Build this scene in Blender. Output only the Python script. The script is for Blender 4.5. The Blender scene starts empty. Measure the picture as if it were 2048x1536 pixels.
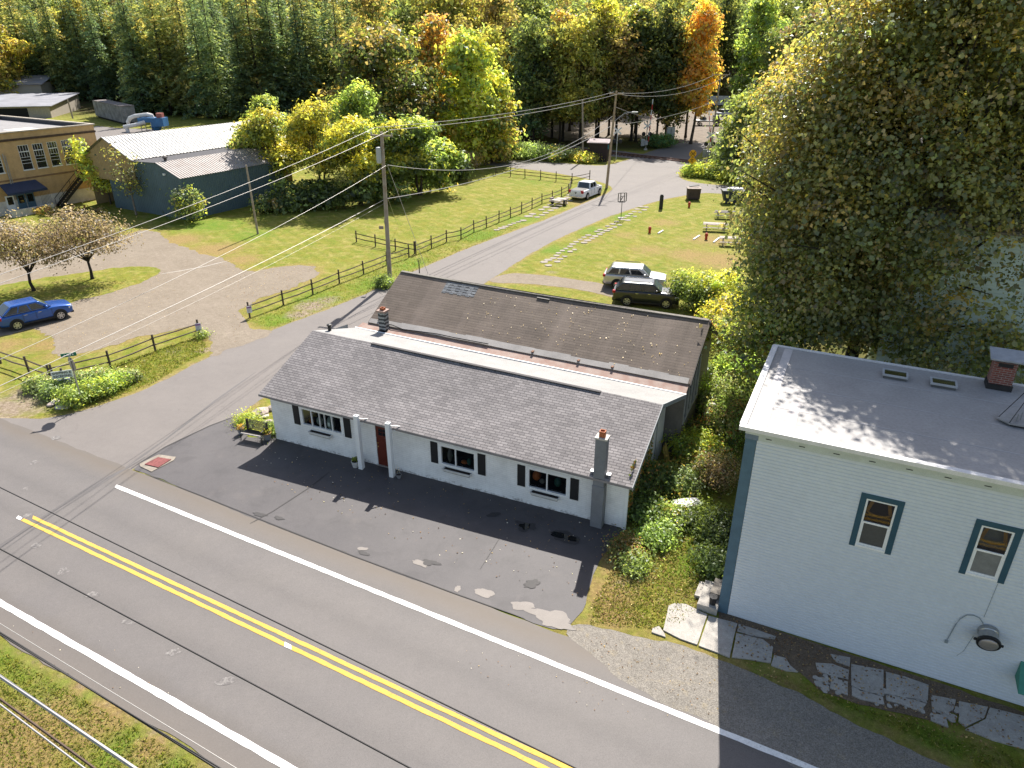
import bpy, math, random
import numpy as np
from mathutils import Matrix, Vector

# ------------------------------------------------------------------ camera
scn = bpy.context.scene
COL = scn.collection
PI = math.pi
CAM_H, PITCH, FPX = 18.0, math.radians(25.72), 1434.0
cam_d = bpy.data.cameras.new("camera")
cam_d.sensor_width = 36.0
cam_d.lens = FPX / 2048.0 * 36.0
cam_d.clip_start, cam_d.clip_end = 0.3, 5000
cam = bpy.data.objects.new("camera", cam_d)
cam.location = (0, 0, CAM_H)
cam.rotation_euler = (PI / 2 - PITCH, 0, 0)
COL.objects.link(cam)
scn.camera = cam

# ------------------------------------------------------------------ light
SUN_AZ, SUN_EL = math.radians(14.0), math.radians(46.0)      # azimuth from +Y towards +X
w = bpy.data.worlds.new("World"); scn.world = w; w.use_nodes = True
nt = w.node_tree
bg = nt.nodes["Background"]
sky = nt.nodes.new("ShaderNodeTexSky")
sky.sky_type = 'NISHITA'; sky.sun_disc = False
sky.sun_elevation = SUN_EL; sky.sun_rotation = SUN_AZ
sky.air_density = 1.0; sky.dust_density = 1.2
tint = nt.nodes.new("ShaderNodeMix"); tint.data_type = 'RGBA'; tint.blend_type = 'MULTIPLY'; tint.inputs[0].default_value = 1.0
tint.inputs[7].default_value = (1.10, 1.0, 0.90, 1)          # camera white balance for open shade
nt.links.new(sky.outputs[0], tint.inputs[6]); nt.links.new(tint.outputs[2], bg.inputs[0])
bg.inputs[1].default_value = 0.095
sd = bpy.data.lights.new("sun", 'SUN'); sd.energy = 5.0; sd.angle = math.radians(0.5); sd.color = (1.0, 0.95, 0.87)
sun = bpy.data.objects.new("sun", sd)
sdir = Vector((math.sin(SUN_AZ) * math.cos(SUN_EL), math.cos(SUN_AZ) * math.cos(SUN_EL), math.sin(SUN_EL)))
sun.rotation_euler = sdir.to_track_quat('Z', 'Y').to_euler()
sun.location = (0, 60, 60)
COL.objects.link(sun)
vs = scn.view_settings
scn.display_settings.display_device = 'sRGB'
vs.view_transform = 'Standard'; vs.look = 'None'; vs.exposure = 1.15; vs.gamma = 1.0; vs.use_curve_mapping = False
scn.render.engine = 'CYCLES'
try:
    scn.cycles.use_denoising = True
    scn.cycles.max_bounces = 10; scn.cycles.diffuse_bounces = 7; scn.cycles.glossy_bounces = 3
    scn.cycles.transmission_bounces = 8; scn.cycles.transparent_max_bounces = 6
    scn.cycles.caustics_reflective = False; scn.cycles.caustics_refractive = False
    scn.cycles.sample_clamp_indirect = 6
except Exception:
    pass

# ------------------------------------------------------------------ survey: photo pixel -> point on a level plane
_c, _s = math.cos(PITCH), math.sin(PITCH)
def ray(x, y):
    a = (x - 1024) / FPX; b = -(y - 768) / FPX
    return Vector((a, _c + b * _s, -_s + b * _c))
def G(x, y, z=0.0):
    q = ray(x, y); t = (z - CAM_H) / q.z
    return Vector((0, 0, CAM_H)) + q * t
def GZ(x, y, base):
    """point straight above ground point `base` whose height shows at pixel row y"""
    q = ray(x, y); s = math.hypot(base[0], base[1]) / math.hypot(q.x, q.y)
    return CAM_H + q.z * s

# ------------------------------------------------------------------ mesh builder
class MB:
    def __init__(s): s.v = []; s.f = []; s.uv = {}; s.mi = {}
    def quad(s, a, b, c, d, uv=None, m=None):
        i = len(s.v); s.v += [tuple(a), tuple(b), tuple(c), tuple(d)]; s.f.append((i, i + 1, i + 2, i + 3))
        if uv: s.uv[len(s.f) - 1] = uv
        if m: s.mi[len(s.f) - 1] = m
    def poly(s, pts, uv=None):
        i = len(s.v); s.v += [tuple(p) for p in pts]; s.f.append(tuple(range(i, i + len(pts))))
        if uv: s.uv[len(s.f) - 1] = uv
    def box(s, c, d, rz=0.0, M=None):
        x, y, z = d[0] / 2, d[1] / 2, d[2] / 2; i = len(s.v)
        R = Matrix.Rotation(rz, 4, 'Z') if M is None else M
        for sx in (-1, 1):
            for sy in (-1, 1):
                for sz in (-1, 1):
                    p = R @ Vector((sx * x, sy * y, sz * z)); s.v.append((p.x + c[0], p.y + c[1], p.z + c[2]))
        for f in ((0, 1, 3, 2), (4, 6, 7, 5), (0, 4, 5, 1), (2, 3, 7, 6), (0, 2, 6, 4), (1, 5, 7, 3)):
            s.f.append(tuple(i + k for k in f))
    def bx(s, x0, x1, y0, y1, z0, z1):
        s.box(((x0 + x1) / 2, (y0 + y1) / 2, (z0 + z1) / 2), (x1 - x0, y1 - y0, z1 - z0))
    def beam(s, a, b, wd, ht):
        a = Vector(a); b = Vector(b); d = b - a; L = d.length
        if L < 1e-6: return
        q = d.to_track_quat('X', 'Z').to_matrix().to_4x4()
        s.box((a + b) / 2, (L, wd, ht), M=q)
    def tube(s, pts, r, n=6, cap=True):
        pts = [Vector(p) for p in pts]
        rs = r if isinstance(r, (list, tuple)) else [r] * len(pts)
        rings = []
        for k, p in enumerate(pts):
            d = (pts[min(k + 1, len(pts) - 1)] - pts[max(k - 1, 0)])
            if d.length < 1e-9: d = Vector((0, 0, 1))
            d.normalize()
            up = Vector((0, 0, 1)) if abs(d.z) < 0.95 else Vector((1, 0, 0))
            e1 = d.cross(up).normalized(); e2 = d.cross(e1)
            i = len(s.v)
            for j in range(n):
                a = 2 * PI * j / n; q = p + (e1 * math.cos(a) + e2 * math.sin(a)) * rs[k]; s.v.append(tuple(q))
            rings.append(i)
        for k in range(len(rings) - 1):
            for j in range(n):
                a, b = rings[k], rings[k + 1]; j2 = (j + 1) % n
                s.f.append((a + j, a + j2, b + j2, b + j))
        if cap:
            s.f.append(tuple(rings[0] + j for j in range(n))[::-1]); s.f.append(tuple(rings[-1] + j for j in range(n)))
    def lathe(s, prof, n=16, o=(0, 0, 0), M=None, cap=True):
        rings = []
        for r, z in prof:
            i = len(s.v)
            for j in range(n):
                a = 2 * PI * j / n; p = Vector((r * math.cos(a), r * math.sin(a), z))
                if M is not None: p = M @ p
                s.v.append((p.x + o[0], p.y + o[1], p.z + o[2]))
            rings.append(i)
        for k in range(len(rings) - 1):
            for j in range(n):
                a, b = rings[k], rings[k + 1]; j2 = (j + 1) % n
                s.f.append((a + j, a + j2, b + j2, b + j))
        if cap:
            s.f.append(tuple(rings[0] + j for j in range(n))[::-1]); s.f.append(tuple(rings[-1] + j for j in range(n)))
    def prism(s, pts, z0, z1):
        n = len(pts); i = len(s.v)
        s.v += [(p[0], p[1], z0) for p in pts] + [(p[0], p[1], z1) for p in pts]
        s.f.append(tuple(range(i, i + n))[::-1]); s.f.append(tuple(range(i + n, i + 2 * n)))
        for k in range(n):
            k2 = (k + 1) % n; s.f.append((i + k, i + k2, i + n + k2, i + n + k))
    def slab(s, pts, off):
        """thick plate: polygon pts (3d) extruded by vector off"""
        off = Vector(off); a = [Vector(p) for p in pts]; b = [p + off for p in a]; n = len(a)
        i = len(s.v); s.v += [tuple(p) for p in a] + [tuple(p) for p in b]
        s.f.append(tuple(range(i, i + n))[::-1]); s.f.append(tuple(range(i + n, i + 2 * n)))
        for k in range(n):
            k2 = (k + 1) % n; s.f.append((i + k, i + k2, i + n + k2, i + n + k))
    def ribbed(s, p00, p10, p01, p11, spacing, h):
        """corrugated sheet; ribs run p0*->p1*, repeated along p00->p10"""
        p00, p10, p01, p11 = map(Vector, (p00, p10, p01, p11))
        L = (p10 - p00).length; n = max(2, int(L / spacing))
        nrm = (p10 - p00).cross(p01 - p00).normalized()
        prof = ((0, 0), (.12, 1), (.28, 1), (.4, 0)); cols = []
        for k in range(n):
            for t, hh in prof:
                u = (k + t) / n; cols.append((p00.lerp(p10, u) + nrm * h * hh, p01.lerp(p11, u) + nrm * h * hh))
        cols.append((p10, p11))
        for a, b in zip(cols[:-1], cols[1:]): s.quad(a[0], b[0], b[1], a[1])
    def warp(s, fn): s.v = [tuple(fn(*p)) for p in s.v]; return s
    def build(s, name, mat, parent=None, smooth=False, loc=None, rz=0.0, bevel=0):
        me = bpy.data.meshes.new(name); me.from_pydata(s.v, [], s.f)
        mats = mat if isinstance(mat, (list, tuple)) else [mat]
        for m in mats: me.materials.append(m)
        if s.mi:
            for k, m in s.mi.items(): me.polygons[k].material_index = m
        if s.uv:
            l = me.uv_layers.new(name="UVMap").data
            for k, uv in s.uv.items():
                for li, c in zip(me.polygons[k].loop_indices, uv): l[li].uv = c
        if smooth: me.polygons.foreach_set("use_smooth", [True] * len(me.polygons))
        me.validate(); me.update()
        o = bpy.data.objects.new(name, me); COL.objects.link(o)
        if parent is not None: o.parent = parent
        if loc is not None: o.location = loc
        if rz: o.rotation_euler = (0, 0, rz)
        if bevel:
            b = o.modifiers.new("bevel", 'BEVEL'); b.width = bevel; b.segments = 2; b.limit_method = 'ANGLE'
        return o

def tag(o, label=None, cat=None, group=None, kind=None):
    if label: o["label"] = label
    if cat: o["category"] = cat
    if group: o["group"] = group
    if kind: o["kind"] = kind
    return o
def thing(name, label, cat, loc=(0, 0, 0), rz=0.0, group=None):
    o = bpy.data.objects.new(name, None); COL.objects.link(o)
    o.location = loc; o.rotation_euler = (0, 0, rz); o.empty_display_size = 0.3
    return tag(o, label, cat, group)
def struct(o): o["kind"] = "structure"; return o
def dup(root, loc, rz=0.0, label=None, group=None, scale=None):
    r = root.copy(); COL.objects.link(r); r.location = loc; r.rotation_euler = (0, 0, rz)
    if scale: r.scale = (scale[0], scale[0], scale[1]) if isinstance(scale, tuple) else (scale,) * 3
    if label: r["label"] = label
    if group: r["group"] = group
    for ch in list(root.children):
        c = ch.copy(); COL.objects.link(c); c.parent = r
        for g in list(ch.children):
            d = g.copy(); COL.objects.link(d); d.parent = c
    return r

# ------------------------------------------------------------------ materials
def new_mat(name):
    m = bpy.data.materials.new(name); m.use_nodes = True
    n = m.node_tree.nodes; b = n["Principled BSDF"]
    return m, m.node_tree, n, b
def N(nt, typ, **kw):
    n = nt.nodes.new(typ)
    for k, v in kw.items():
        if k.startswith("i_"): n.inputs[int(k[2:]) if k[2:].isdigit() else k[2:]].default_value = v
        else: setattr(n, k, v)
    return n
def pos(nt):
    return N(nt, "ShaderNodeNewGeometry").outputs["Position"]
def noise(nt, vec, scale, detail=4, rough=0.6, dist=0.0):
    n = N(nt, "ShaderNodeTexNoise"); n.inputs["Scale"].default_value = scale; n.inputs["Detail"].default_value = detail
    n.inputs["Roughness"].default_value = rough; n.inputs["Distortion"].default_value = dist
    if vec is not None: nt.links.new(vec, n.inputs["Vector"])
    return n.outputs["Fac"]
def ramp(nt, fac, stops):
    r = N(nt, "ShaderNodeValToRGB"); e = r.color_ramp.elements
    while len(e) < len(stops): e.new(0.5)
    for el, (p, c) in zip(e, stops):
        el.position = p; el.color = (c, c, c, 1) if isinstance(c, (int, float)) else (*c, 1)
    nt.links.new(fac, r.inputs[0]); return r.outputs[0]
def mix(nt, fac, a, b, mode='MIX'):
    n = N(nt, "ShaderNodeMix", data_type='RGBA', blend_type=mode)
    for sock, v in ((n.inputs[0], fac), (n.inputs[6], a), (n.inputs[7], b)):
        if isinstance(v, bpy.types.NodeSocket): nt.links.new(v, sock)
        elif isinstance(v, (int, float)): sock.default_value = v if sock == n.inputs[0] else (v, v, v, 1)
        else: sock.default_value = (*v, 1)
    return n.outputs[2]
def math_(nt, op, a, b=0.0, clamp=False):
    n = N(nt, "ShaderNodeMath", operation=op, use_clamp=clamp)
    for sock, v in ((n.inputs[0], a), (n.inputs[1], b)):
        if isinstance(v, bpy.types.NodeSocket): nt.links.new(v, sock)
        else: sock.default_value = v
    return n.outputs[0]
def bump(nt, b, h, strength=0.4, dist=0.02):
    n = N(nt, "ShaderNodeBump"); n.inputs["Strength"].default_value = strength; n.inputs["Distance"].default_value = dist
    nt.links.new(h, n.inputs["Height"]); nt.links.new(n.outputs[0], b.inputs["Normal"])
_MC = {}
def mat(name, col, rough=0.7, metal=0.0, var=0.18, scale=3.0, bmp=0.0, bscale=40.0, col2=None, spec=0.35, coat=0.0, fine=0.1):
    """plain painted / weathered surface: two-scale colour variation, optional bump"""
    if name in _MC: return _MC[name]
    m, nt, n, b = new_mat(name); p = pos(nt)
    c2 = col2 or tuple(c * (1 - var) for c in col)
    f = ramp(nt, noise(nt, p, scale, 5), [(.35, 0.0), (.68, 1.0)])
    c = mix(nt, f, col, c2)
    if fine: 
        g = ramp(nt, noise(nt, p, scale * 14, 3), [(.3, 1 - fine), (.7, 1 + fine)])
        c = mix(nt, 1.0, c, g, 'MULTIPLY')
    nt.links.new(c, b.inputs["Base Color"])
    b.inputs["Roughness"].default_value = rough; b.inputs["Metallic"].default_value = metal
    b.inputs["Specular IOR Level"].default_value = spec
    if coat: b.inputs["Coat Weight"].default_value = coat; b.inputs["Coat Roughness"].default_value = 0.05
    if bmp: bump(nt, b, noise(nt, p, bscale, 4), bmp)
    _MC[name] = m; return m
# ------------------------------------------------------------------ outlines of the paved / gravelled areas (surveyed on the photograph)
def P2(l): return [(G(x, y).x, G(x, y).y) for x, y in l]
_rd = G(1620, 1536) - G(230, 972); _rd.z = 0; _rd.normalize()
RO = G(230, 972); RU = Vector((_rd.x, _rd.y, 0)); RV = Vector((-RU.y, RU.x, 0))       # main road frame: u along, v towards the shop
def RW(u, v, z=0.0): p = RO + RU * u + RV * v; return Vector((p.x, p.y, z))
SIDE = P2([(-260, 905), (-60, 838), (0, 836), (60, 838), (90, 838), (160, 824), (250, 795), (310, 770), (400, 722), (470, 691), (540, 662), (640, 625),
           (740, 585), (800, 555), (880, 520), (960, 487), (1040, 458), (1100, 436), (1160, 410), (1205, 391), (1226, 380), (1222, 371), (1185, 359), (1100, 344), (1000, 332), (945, 328),
           (950, 316), (1060, 321), (1180, 331), (1215, 331), (1262, 318), (1300, 303), (1345, 290), (1372, 283), (1420, 287), (1400, 305), (1380, 322), (1360, 340),
           (1356, 352), (1368, 361), (1400, 367), (1470, 373), (1560, 380), (1700, 392), (1700, 412), (1560, 397), (1500, 393), (1420, 385), (1385, 388), (1320, 400),
           (1240, 425), (1180, 448), (1100, 485), (1040, 520), (985, 558), (900, 605), (760, 690), (640, 762), (545, 785), (520, 800), (470, 838), (420, 860), (350, 897), (272, 935),
           (240, 950), (100, 1010), (-100, 960)])
LOT = P2([(-120, 520), (0, 505), (60, 500), (140, 488), (200, 482), (262, 468), (285, 460), (322, 466), (345, 488), (395, 505), (440, 516), (500, 545), (545, 538), (590, 530), (625, 531), (640, 545), (610, 566), (560, 583),
          (505, 603), (478, 622), (484, 645), (512, 662), (545, 662), (530, 672), (470, 694), (422, 716), (421, 700), (412, 668), (392, 652), (340, 660), (300, 672), (215, 690), (150, 712),
          (95, 712), (118, 690), (105, 668), (70, 655), (30, 664), (-60, 690), (-150, 660)])
ISLAND = P2([(-140, 640), (-60, 588), (20, 566), (90, 556), (150, 548), (210, 538), (270, 532), (306, 534), (318, 542), (310, 553), (270, 570), (210, 588), (140, 606), (60, 628), (-20, 648), (-90, 664)])
DRIVE = P2([(975, 560), (1010, 548), (1040, 546), (1090, 551), (1160, 560), (1240, 574), (1330, 592), (1345, 615), (1300, 612), (1210, 590), (1130, 574), (1060, 568), (990, 566)])
APRON = P2([(262, 938), (330, 895), (420, 852), (474, 832), (481, 842), (487, 866), (500, 878), (556, 868), (700, 880), (1000, 960), (1246, 1040), (1254, 1058), (1237, 1066), (1226, 1086), (1190, 1140), (1176, 1185), (1168, 1215),
            (1146, 1240), (1125, 1263), (1050, 1238), (900, 1184), (780, 1140), (690, 1106), (560, 1056), (470, 1023), (400, 992), (330, 962), (285, 946)])
GRAVEL = P2([(1128, 1263), (1148, 1244), (1190, 1252), (1250, 1268), (1310, 1276), (1400, 1302), (1440, 1322), (1520, 1352), (1600, 1392), (1720, 1452), (1840, 1508), (1950, 1560), (2100, 1640),
             (1750, 1640), (1640, 1560), (1560, 1512), (1430, 1450), (1360, 1424), (1310, 1401), (1262, 1376), (1230, 1352), (1196, 1318), (1168, 1296), (1140, 1280)])
RAIL_A, RAIL_B = G(1132, 297), G(1442, 331)
_ru = (RAIL_B - RAIL_A); _ru.z = 0; _ru.normalize(); _rn = Vector((-_ru.y, _ru.x, 0))
def TR(t, n, z=0.0): p = RAIL_A + _ru * t + _rn * n; return Vector((p.x, p.y, z))
CLEAR = P2([(1150, 288), (1240, 272), (1330, 283), (1372, 286), (1420, 286), (1470, 280), (1500, 240), (1500, 205), (1430, 192), (1360, 196), (1290, 222), (1180, 238), (1060, 262)])

def smooth_loop(pts, it=1):
    for _ in range(it):
        o = []
        for i in range(len(pts)):
            a = pts[i]; b = pts[(i + 1) % len(pts)]
            o.append((a[0] * .75 + b[0] * .25, a[1] * .75 + b[1] * .25)); o.append((a[0] * .25 + b[0] * .75, a[1] * .25 + b[1] * .75))
        pts = o
    return pts
def vn(x, y, sd=0):
    """cheap smooth value noise, -1..1 (world metres)"""
    def h(i, j): return (math.sin(i * 127.1 + j * 311.7 + sd * 74.7) * 43758.5453) % 1.0
    xi, yi = math.floor(x), math.floor(y); fx, fy = x - xi, y - yi
    fx = fx * fx * (3 - 2 * fx); fy = fy * fy * (3 - 2 * fy)
    a = h(xi, yi) * (1 - fx) + h(xi + 1, yi) * fx; b = h(xi, yi + 1) * (1 - fx) + h(xi + 1, yi + 1) * fx
    return 2 * (a * (1 - fy) + b * fy) - 1
def rough_loop(pts, step=0.3, amp=0.1, sd=1, far=90):
    o = []
    for i in range(len(pts)):
        a = pts[i]; b = pts[(i + 1) % len(pts)]; L = math.dist(a, b); st = step if a[1] < far else step * 3
        n = max(1, int(L / st)); dx, dy = (b[0] - a[0]) / max(L, 1e-6), (b[1] - a[1]) / max(L, 1e-6)
        for k in range(n):
            t = k / n; x = a[0] + (b[0] - a[0]) * t; y = a[1] + (b[1] - a[1]) * t
            d = amp * (vn(x * .9, y * .9, sd) + .6 * vn(x * 2.7, y * 2.7, sd + 3) + .18 * vn(x * 5, y * 5, sd + 5))
            o.append((x - dy * d, y + dx * d))
    return o
def sheet(name, pts, z, m, o=None, u=None, kind="structure"):
    """flat sheet; UV = metres along / across the direction u from o"""
    o = o or Vector((0, 0, 0)); u = u or Vector((1, 0, 0)); v = Vector((-u.y, u.x, 0))
    mb = MB(); mb.poly([(x, y, z) for x, y in pts], uv=[((x - o.x) * u.x + (y - o.y) * u.y, (x - o.x) * v.x + (y - o.y) * v.y) for x, y in pts])
    ob = mb.build(name, m)
    if ob.data.polygons and ob.data.polygons[0].normal.z < 0: ob.data.flip_normals()
    ob["kind"] = kind; return ob

# ------------------------------------------------------------------ ground materials
def asphalt(name, base, warm, speck=0.22, crack=0.35, road=False, blot=0.0, rough=.74, spec=.5):
    m, nt, n, b = new_mat(name); p = pos(nt)
    big = ramp(nt, noise(nt, p, 0.35, 5, .62), [(.3, 0.0), (.7, 1.0)])
    c = mix(nt, big, base, warm)
    mid = ramp(nt, noise(nt, p, 2.6, 5, .7), [(.25, .94), (.75, 1.05)])
    c = mix(nt, 1.0, c, mid, 'MULTIPLY')
    fine = ramp(nt, noise(nt, p, 38, 2, .7), [(.25, 1 - speck), (.5, 1.0), (.78, 1 + speck)])
    c = mix(nt, 1.0, c, fine, 'MULTIPLY')
    chips = ramp(nt, noise(nt, p, 26, 1, .5), [(.72, 0.0), (.80, .35)])
    c = mix(nt, chips, c, tuple(min(1, k * 1.9) for k in base))
    vo = N(nt, "ShaderNodeTexVoronoi", feature='DISTANCE_TO_EDGE'); vo.inputs["Scale"].default_value = 0.17
    dn = N(nt, "ShaderNodeTexNoise"); dn.inputs["Scale"].default_value = 1.2; dn.inputs["Detail"].default_value = 6
    nt.links.new(p, dn.inputs["Vector"])
    va = N(nt, "ShaderNodeVectorMath", operation='MULTIPLY_ADD'); nt.links.new(dn.outputs["Color"], va.inputs[0]); va.inputs[1].default_value = (2.2, 2.2, 0); nt.links.new(p, va.inputs[2])
    nt.links.new(va.outputs[0], vo.inputs["Vector"])
    cr = ramp(nt, vo.outputs["Distance"], [(.0, crack), (.006, 0.0)])
    cmask = ramp(nt, noise(nt, p, .12, 2), [(.45, 0.0), (.6, 1.0)])
    c = mix(nt, math_(nt, 'MULTIPLY', cr, cmask), c, tuple(k * .35 for k in base))
    if road:
        uv = N(nt, "ShaderNodeUVMap"); sp = N(nt, "ShaderNodeSeparateXYZ"); nt.links.new(uv.outputs[0], sp.inputs[0])
        wob = math_(nt, 'MULTIPLY', math_(nt, 'SUBTRACT', noise(nt, p, .5, 4), .5), .9)
        v = math_(nt, 'ADD', sp.outputs[1], wob)
        r = ramp(nt, math_(nt, 'DIVIDE', math_(nt, 'ADD', v, 8.0), 10.0), [(.03, .55), (.14, .25), (.18, 0), (.80, 0.0), (.835, .25), (.90, .85), (.93, .6)])
        c = mix(nt, r, c, (base[0] * .98, base[1] * .88, base[2] * .72))
        tr = ramp(nt, math_(nt, 'ABSOLUTE', math_(nt, 'SINE', math_(nt, 'MULTIPLY', v, 1.9))), [(.0, .93), (1.0, 1.06)])
        c = mix(nt, 1.0, c, tr, 'MULTIPLY')
    if blot:
        f = ramp(nt, noise(nt, p, .8, 6, .66, .4), [(.52, 0.0), (.66, blot)])
        c = mix(nt, f, c, tuple(k * .62 for k in base))
        f = ramp(nt, noise(nt, p, .55, 7, .7, .2), [(.58, 0.0), (.74, blot)])
        c = mix(nt, f, c, (warm[0] * 1.45, warm[1] * 1.36, warm[2] * 1.22))
    nt.links.new(c, b.inputs["Base Color"]); b.inputs["Roughness"].default_value = rough; b.inputs["Specular IOR Level"].default_value = spec
    bump(nt, b, noise(nt, p, 60, 3), .25, .006); return m
def granular(name, c1, c2, c3, fs=26, speck=.35, big=.5, chip=0.0):
    m, nt, n, b = new_mat(name); p = pos(nt)
    f = ramp(nt, noise(nt, p, big, 6, .65, .3), [(.32, 0.0), (.66, 1.0)]); c = mix(nt, f, c1, c2)
    f = ramp(nt, noise(nt, p, big * 4.5, 6, .72, .5), [(.55, 0.0), (.72, .8)]); c = mix(nt, f, c, c3)
    g = ramp(nt, noise(nt, p, fs, 2, .75), [(.25, 1 - speck), (.5, 1.0), (.75, 1 + speck)]); c = mix(nt, 1.0, c, g, 'MULTIPLY')
    g = ramp(nt, noise(nt, p, fs * .22, 4, .75), [(.3, .86), (.7, 1.13)]); c = mix(nt, 1.0, c, g, 'MULTIPLY')
    if chip: c = mix(nt, ramp(nt, noise(nt, p, 6, 7, .8), [(.56, 0.0), (.66, chip)]), c, (.17, .155, .15))
    nt.links.new(c, b.inputs["Base Color"]); b.inputs["Roughness"].default_value = .95; b.inputs["Specular IOR Level"].default_value = .15
    bump(nt, b, noise(nt, p, fs, 3), .6, .03); return m
def grass_mat():
    m, nt, n, b = new_mat("grass ground"); p = pos(nt)
    at = N(nt, "ShaderNodeVertexColor", layer_name="gm"); sp = N(nt, "ShaderNodeSeparateColor"); nt.links.new(at.outputs[0], sp.inputs[0])
    f = ramp(nt, noise(nt, p, .22, 5, .6), [(.32, 0.0), (.66, 1.0)])
    c = mix(nt, f, (.160, .170, .022), (.220, .195, .036))
    f = ramp(nt, noise(nt, p, 1.1, 6, .7, .6), [(.40, 0.0), (.68, .9)]); c = mix(nt, f, c, (.115, .168, .018))
    f = ramp(nt, noise(nt, p, .75, 7, .72, .8), [(.46, 0.0), (.66, .75)]); c = mix(nt, f, c, (.30, .25, .085))
    # mowing passes
    ro = N(nt, "ShaderNodeMapping"); ro.inputs["Rotation"].default_value = (0, 0, math.radians(-32)); nt.links.new(p, ro.inputs[0])
    wv = N(nt, "ShaderNodeTexWave"); wv.inputs["Scale"].default_value = .32; wv.inputs["Distortion"].default_value = 1.4; wv.inputs["Detail"].default_value = 2; nt.links.new(ro.outputs[0], wv.inputs[0])
    c = mix(nt, 1.0, c, ramp(nt, wv.outputs["Fac"], [(.2, .96), (.8, 1.05)]), 'MULTIPLY')
    # lush
    wob = math_(nt, 'MULTIPLY', math_(nt, 'SUBTRACT', noise(nt, p, 1.6, 6, .75), .5), 1.5)
    def msk(ch, lo=.32, hi=.86):
        return ramp(nt, math_(nt, 'ADD', sp.outputs[ch], math_(nt, 'MULTIPLY', wob, ramp(nt, sp.outputs[ch], [(.02, 0.0), (.3, 1.0)]))), [(lo, 0.0), (hi, 1.0)])
    c = mix(nt, math_(nt, 'MULTIPLY', msk(2), .8), c, (.105, .190, .018))
    dry = mix(nt, ramp(nt, noise(nt, p, 9, 4, .7), [(.35, 0.0), (.65, 1.0)]), (.30, .225, .085), (.205, .14, .058))
    c = mix(nt, msk(0), c, dry)
    dirt = mix(nt, ramp(nt, noise(nt, p, 5, 5, .7), [(.35, 0.0), (.65, 1.0)]), (.20, .150, .105), (.30, .245, .185))
    c = mix(nt, msk(1), c, dirt)
    g = ramp(nt, noise(nt, p, 34, 3, .8), [(.22, .50), (.5, 1.0), (.78, 1.5)]); c = mix(nt, 1.0, c, g, 'MULTIPLY')
    g = ramp(nt, noise(nt, p, 5, 5, .8), [(.28, .64), (.72, 1.32)]); c = mix(nt, 1.0, c, g, 'MULTIPLY')
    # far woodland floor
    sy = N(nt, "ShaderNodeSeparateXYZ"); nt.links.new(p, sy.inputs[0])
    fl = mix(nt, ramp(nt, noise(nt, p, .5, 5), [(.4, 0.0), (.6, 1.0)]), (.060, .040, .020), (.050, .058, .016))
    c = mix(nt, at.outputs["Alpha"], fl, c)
    nt.links.new(c, b.inputs["Base Color"]); b.inputs["Roughness"].default_value = .95; b.inputs["Specular IOR Level"].default_value = .1
    bump(nt, b, noise(nt, p, 30, 4, .8), .8, .06); return m

# ------------------------------------------------------------------ the ground: one sheet to the horizon, with the wear of the place as a vertex mask
def axis(lo, hi, st, ends):
    a = list(np.arange(lo, hi, st)); pre = []; x = lo; d = st
    while x > ends[0]: d *= 1.35; x -= d; pre.append(x)
    post = []; x = a[-1]; d = st
    while x < ends[1]: d *= 1.35; x += d; post.append(x)
    return np.array(pre[::-1] + a + post)
gx = axis(-75, 62, .33, (-2500, 2500)); gy = axis(7, 128, .33, (-1500, 3500))
X, Y = np.meshgrid(gx, gy)
def hill(x, y):
    return np.clip((y - 225) / 260, 0, 1) ** 1.3 * 46 + np.clip((y - 500) / 2000, 0, 1) * 60
Z = hill(X, Y)
def edge_dist(pts):
    d = np.full(X.shape, 1e9)
    for i in range(len(pts)):
        a = np.array(pts[i]); b = np.array(pts[(i + 1) % len(pts)]); ab = b - a; L = (ab @ ab) + 1e-9
        t = np.clip(((X - a[0]) * ab[0] + (Y - a[1]) * ab[1]) / L, 0, 1)
        d = np.minimum(d, np.hypot(X - a[0] - t * ab[0], Y - a[1] - t * ab[1]))
    return d
R_ = np.zeros(X.shape); Gd = np.zeros(X.shape); Lu = np.zeros(X.shape)
def band(dst, d, w_, s): np.maximum(dst, s * np.exp(-(d / w_) ** 2), out=dst)
d_lot = np.minimum(edge_dist(LOT), edge_dist(ISLAND)); band(R_, d_lot, 1.0, .62)
d_side = edge_dist(SIDE); band(R_, d_side, .75, .62); band(Gd, d_side, .28, .55)
band(R_, edge_dist(DRIVE), .6, .6); band(R_, edge_dist(GRAVEL), .8, .6)
for u0 in (-60, -30, 0): pass
dm = np.abs((X - RO.x) * RV.x + (Y - RO.y) * RV.y + 7.6); band(R_, dm, .75, .62); band(Gd, dm, .25, .5)
def blob(dst, px, py, r, s=.8, sq=1.0, rot=0.0):
    c_ = G(px, py); dx, dy = X - c_.x, Y - c_.y
    if rot: dx, dy = dx * math.cos(rot) + dy * math.sin(rot), -dx * math.sin(rot) + dy * math.cos(rot)
    band(dst, np.hypot(dx, dy * sq), r, s)
for a in [(625, 612, 1.6, .95), (600, 628, 1.3, .9), (655, 600, 1.2, .8), (1105, 545, .8, .6), (60, 790, 2.2, .8), (20, 815, 2.5, .9), (-40, 830, 3, .9), (350, 700, 1.2, .5), (410, 700, .8, .7), (30, 455, 2.5, .75), (70, 470, 2, .6),
          (1380, 285, 4, .8), (1440, 345, 2.5, .6), (1320, 352, 2, .8), (1245, 1170, .9, .5)]: blob(Gd, *a)
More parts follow.
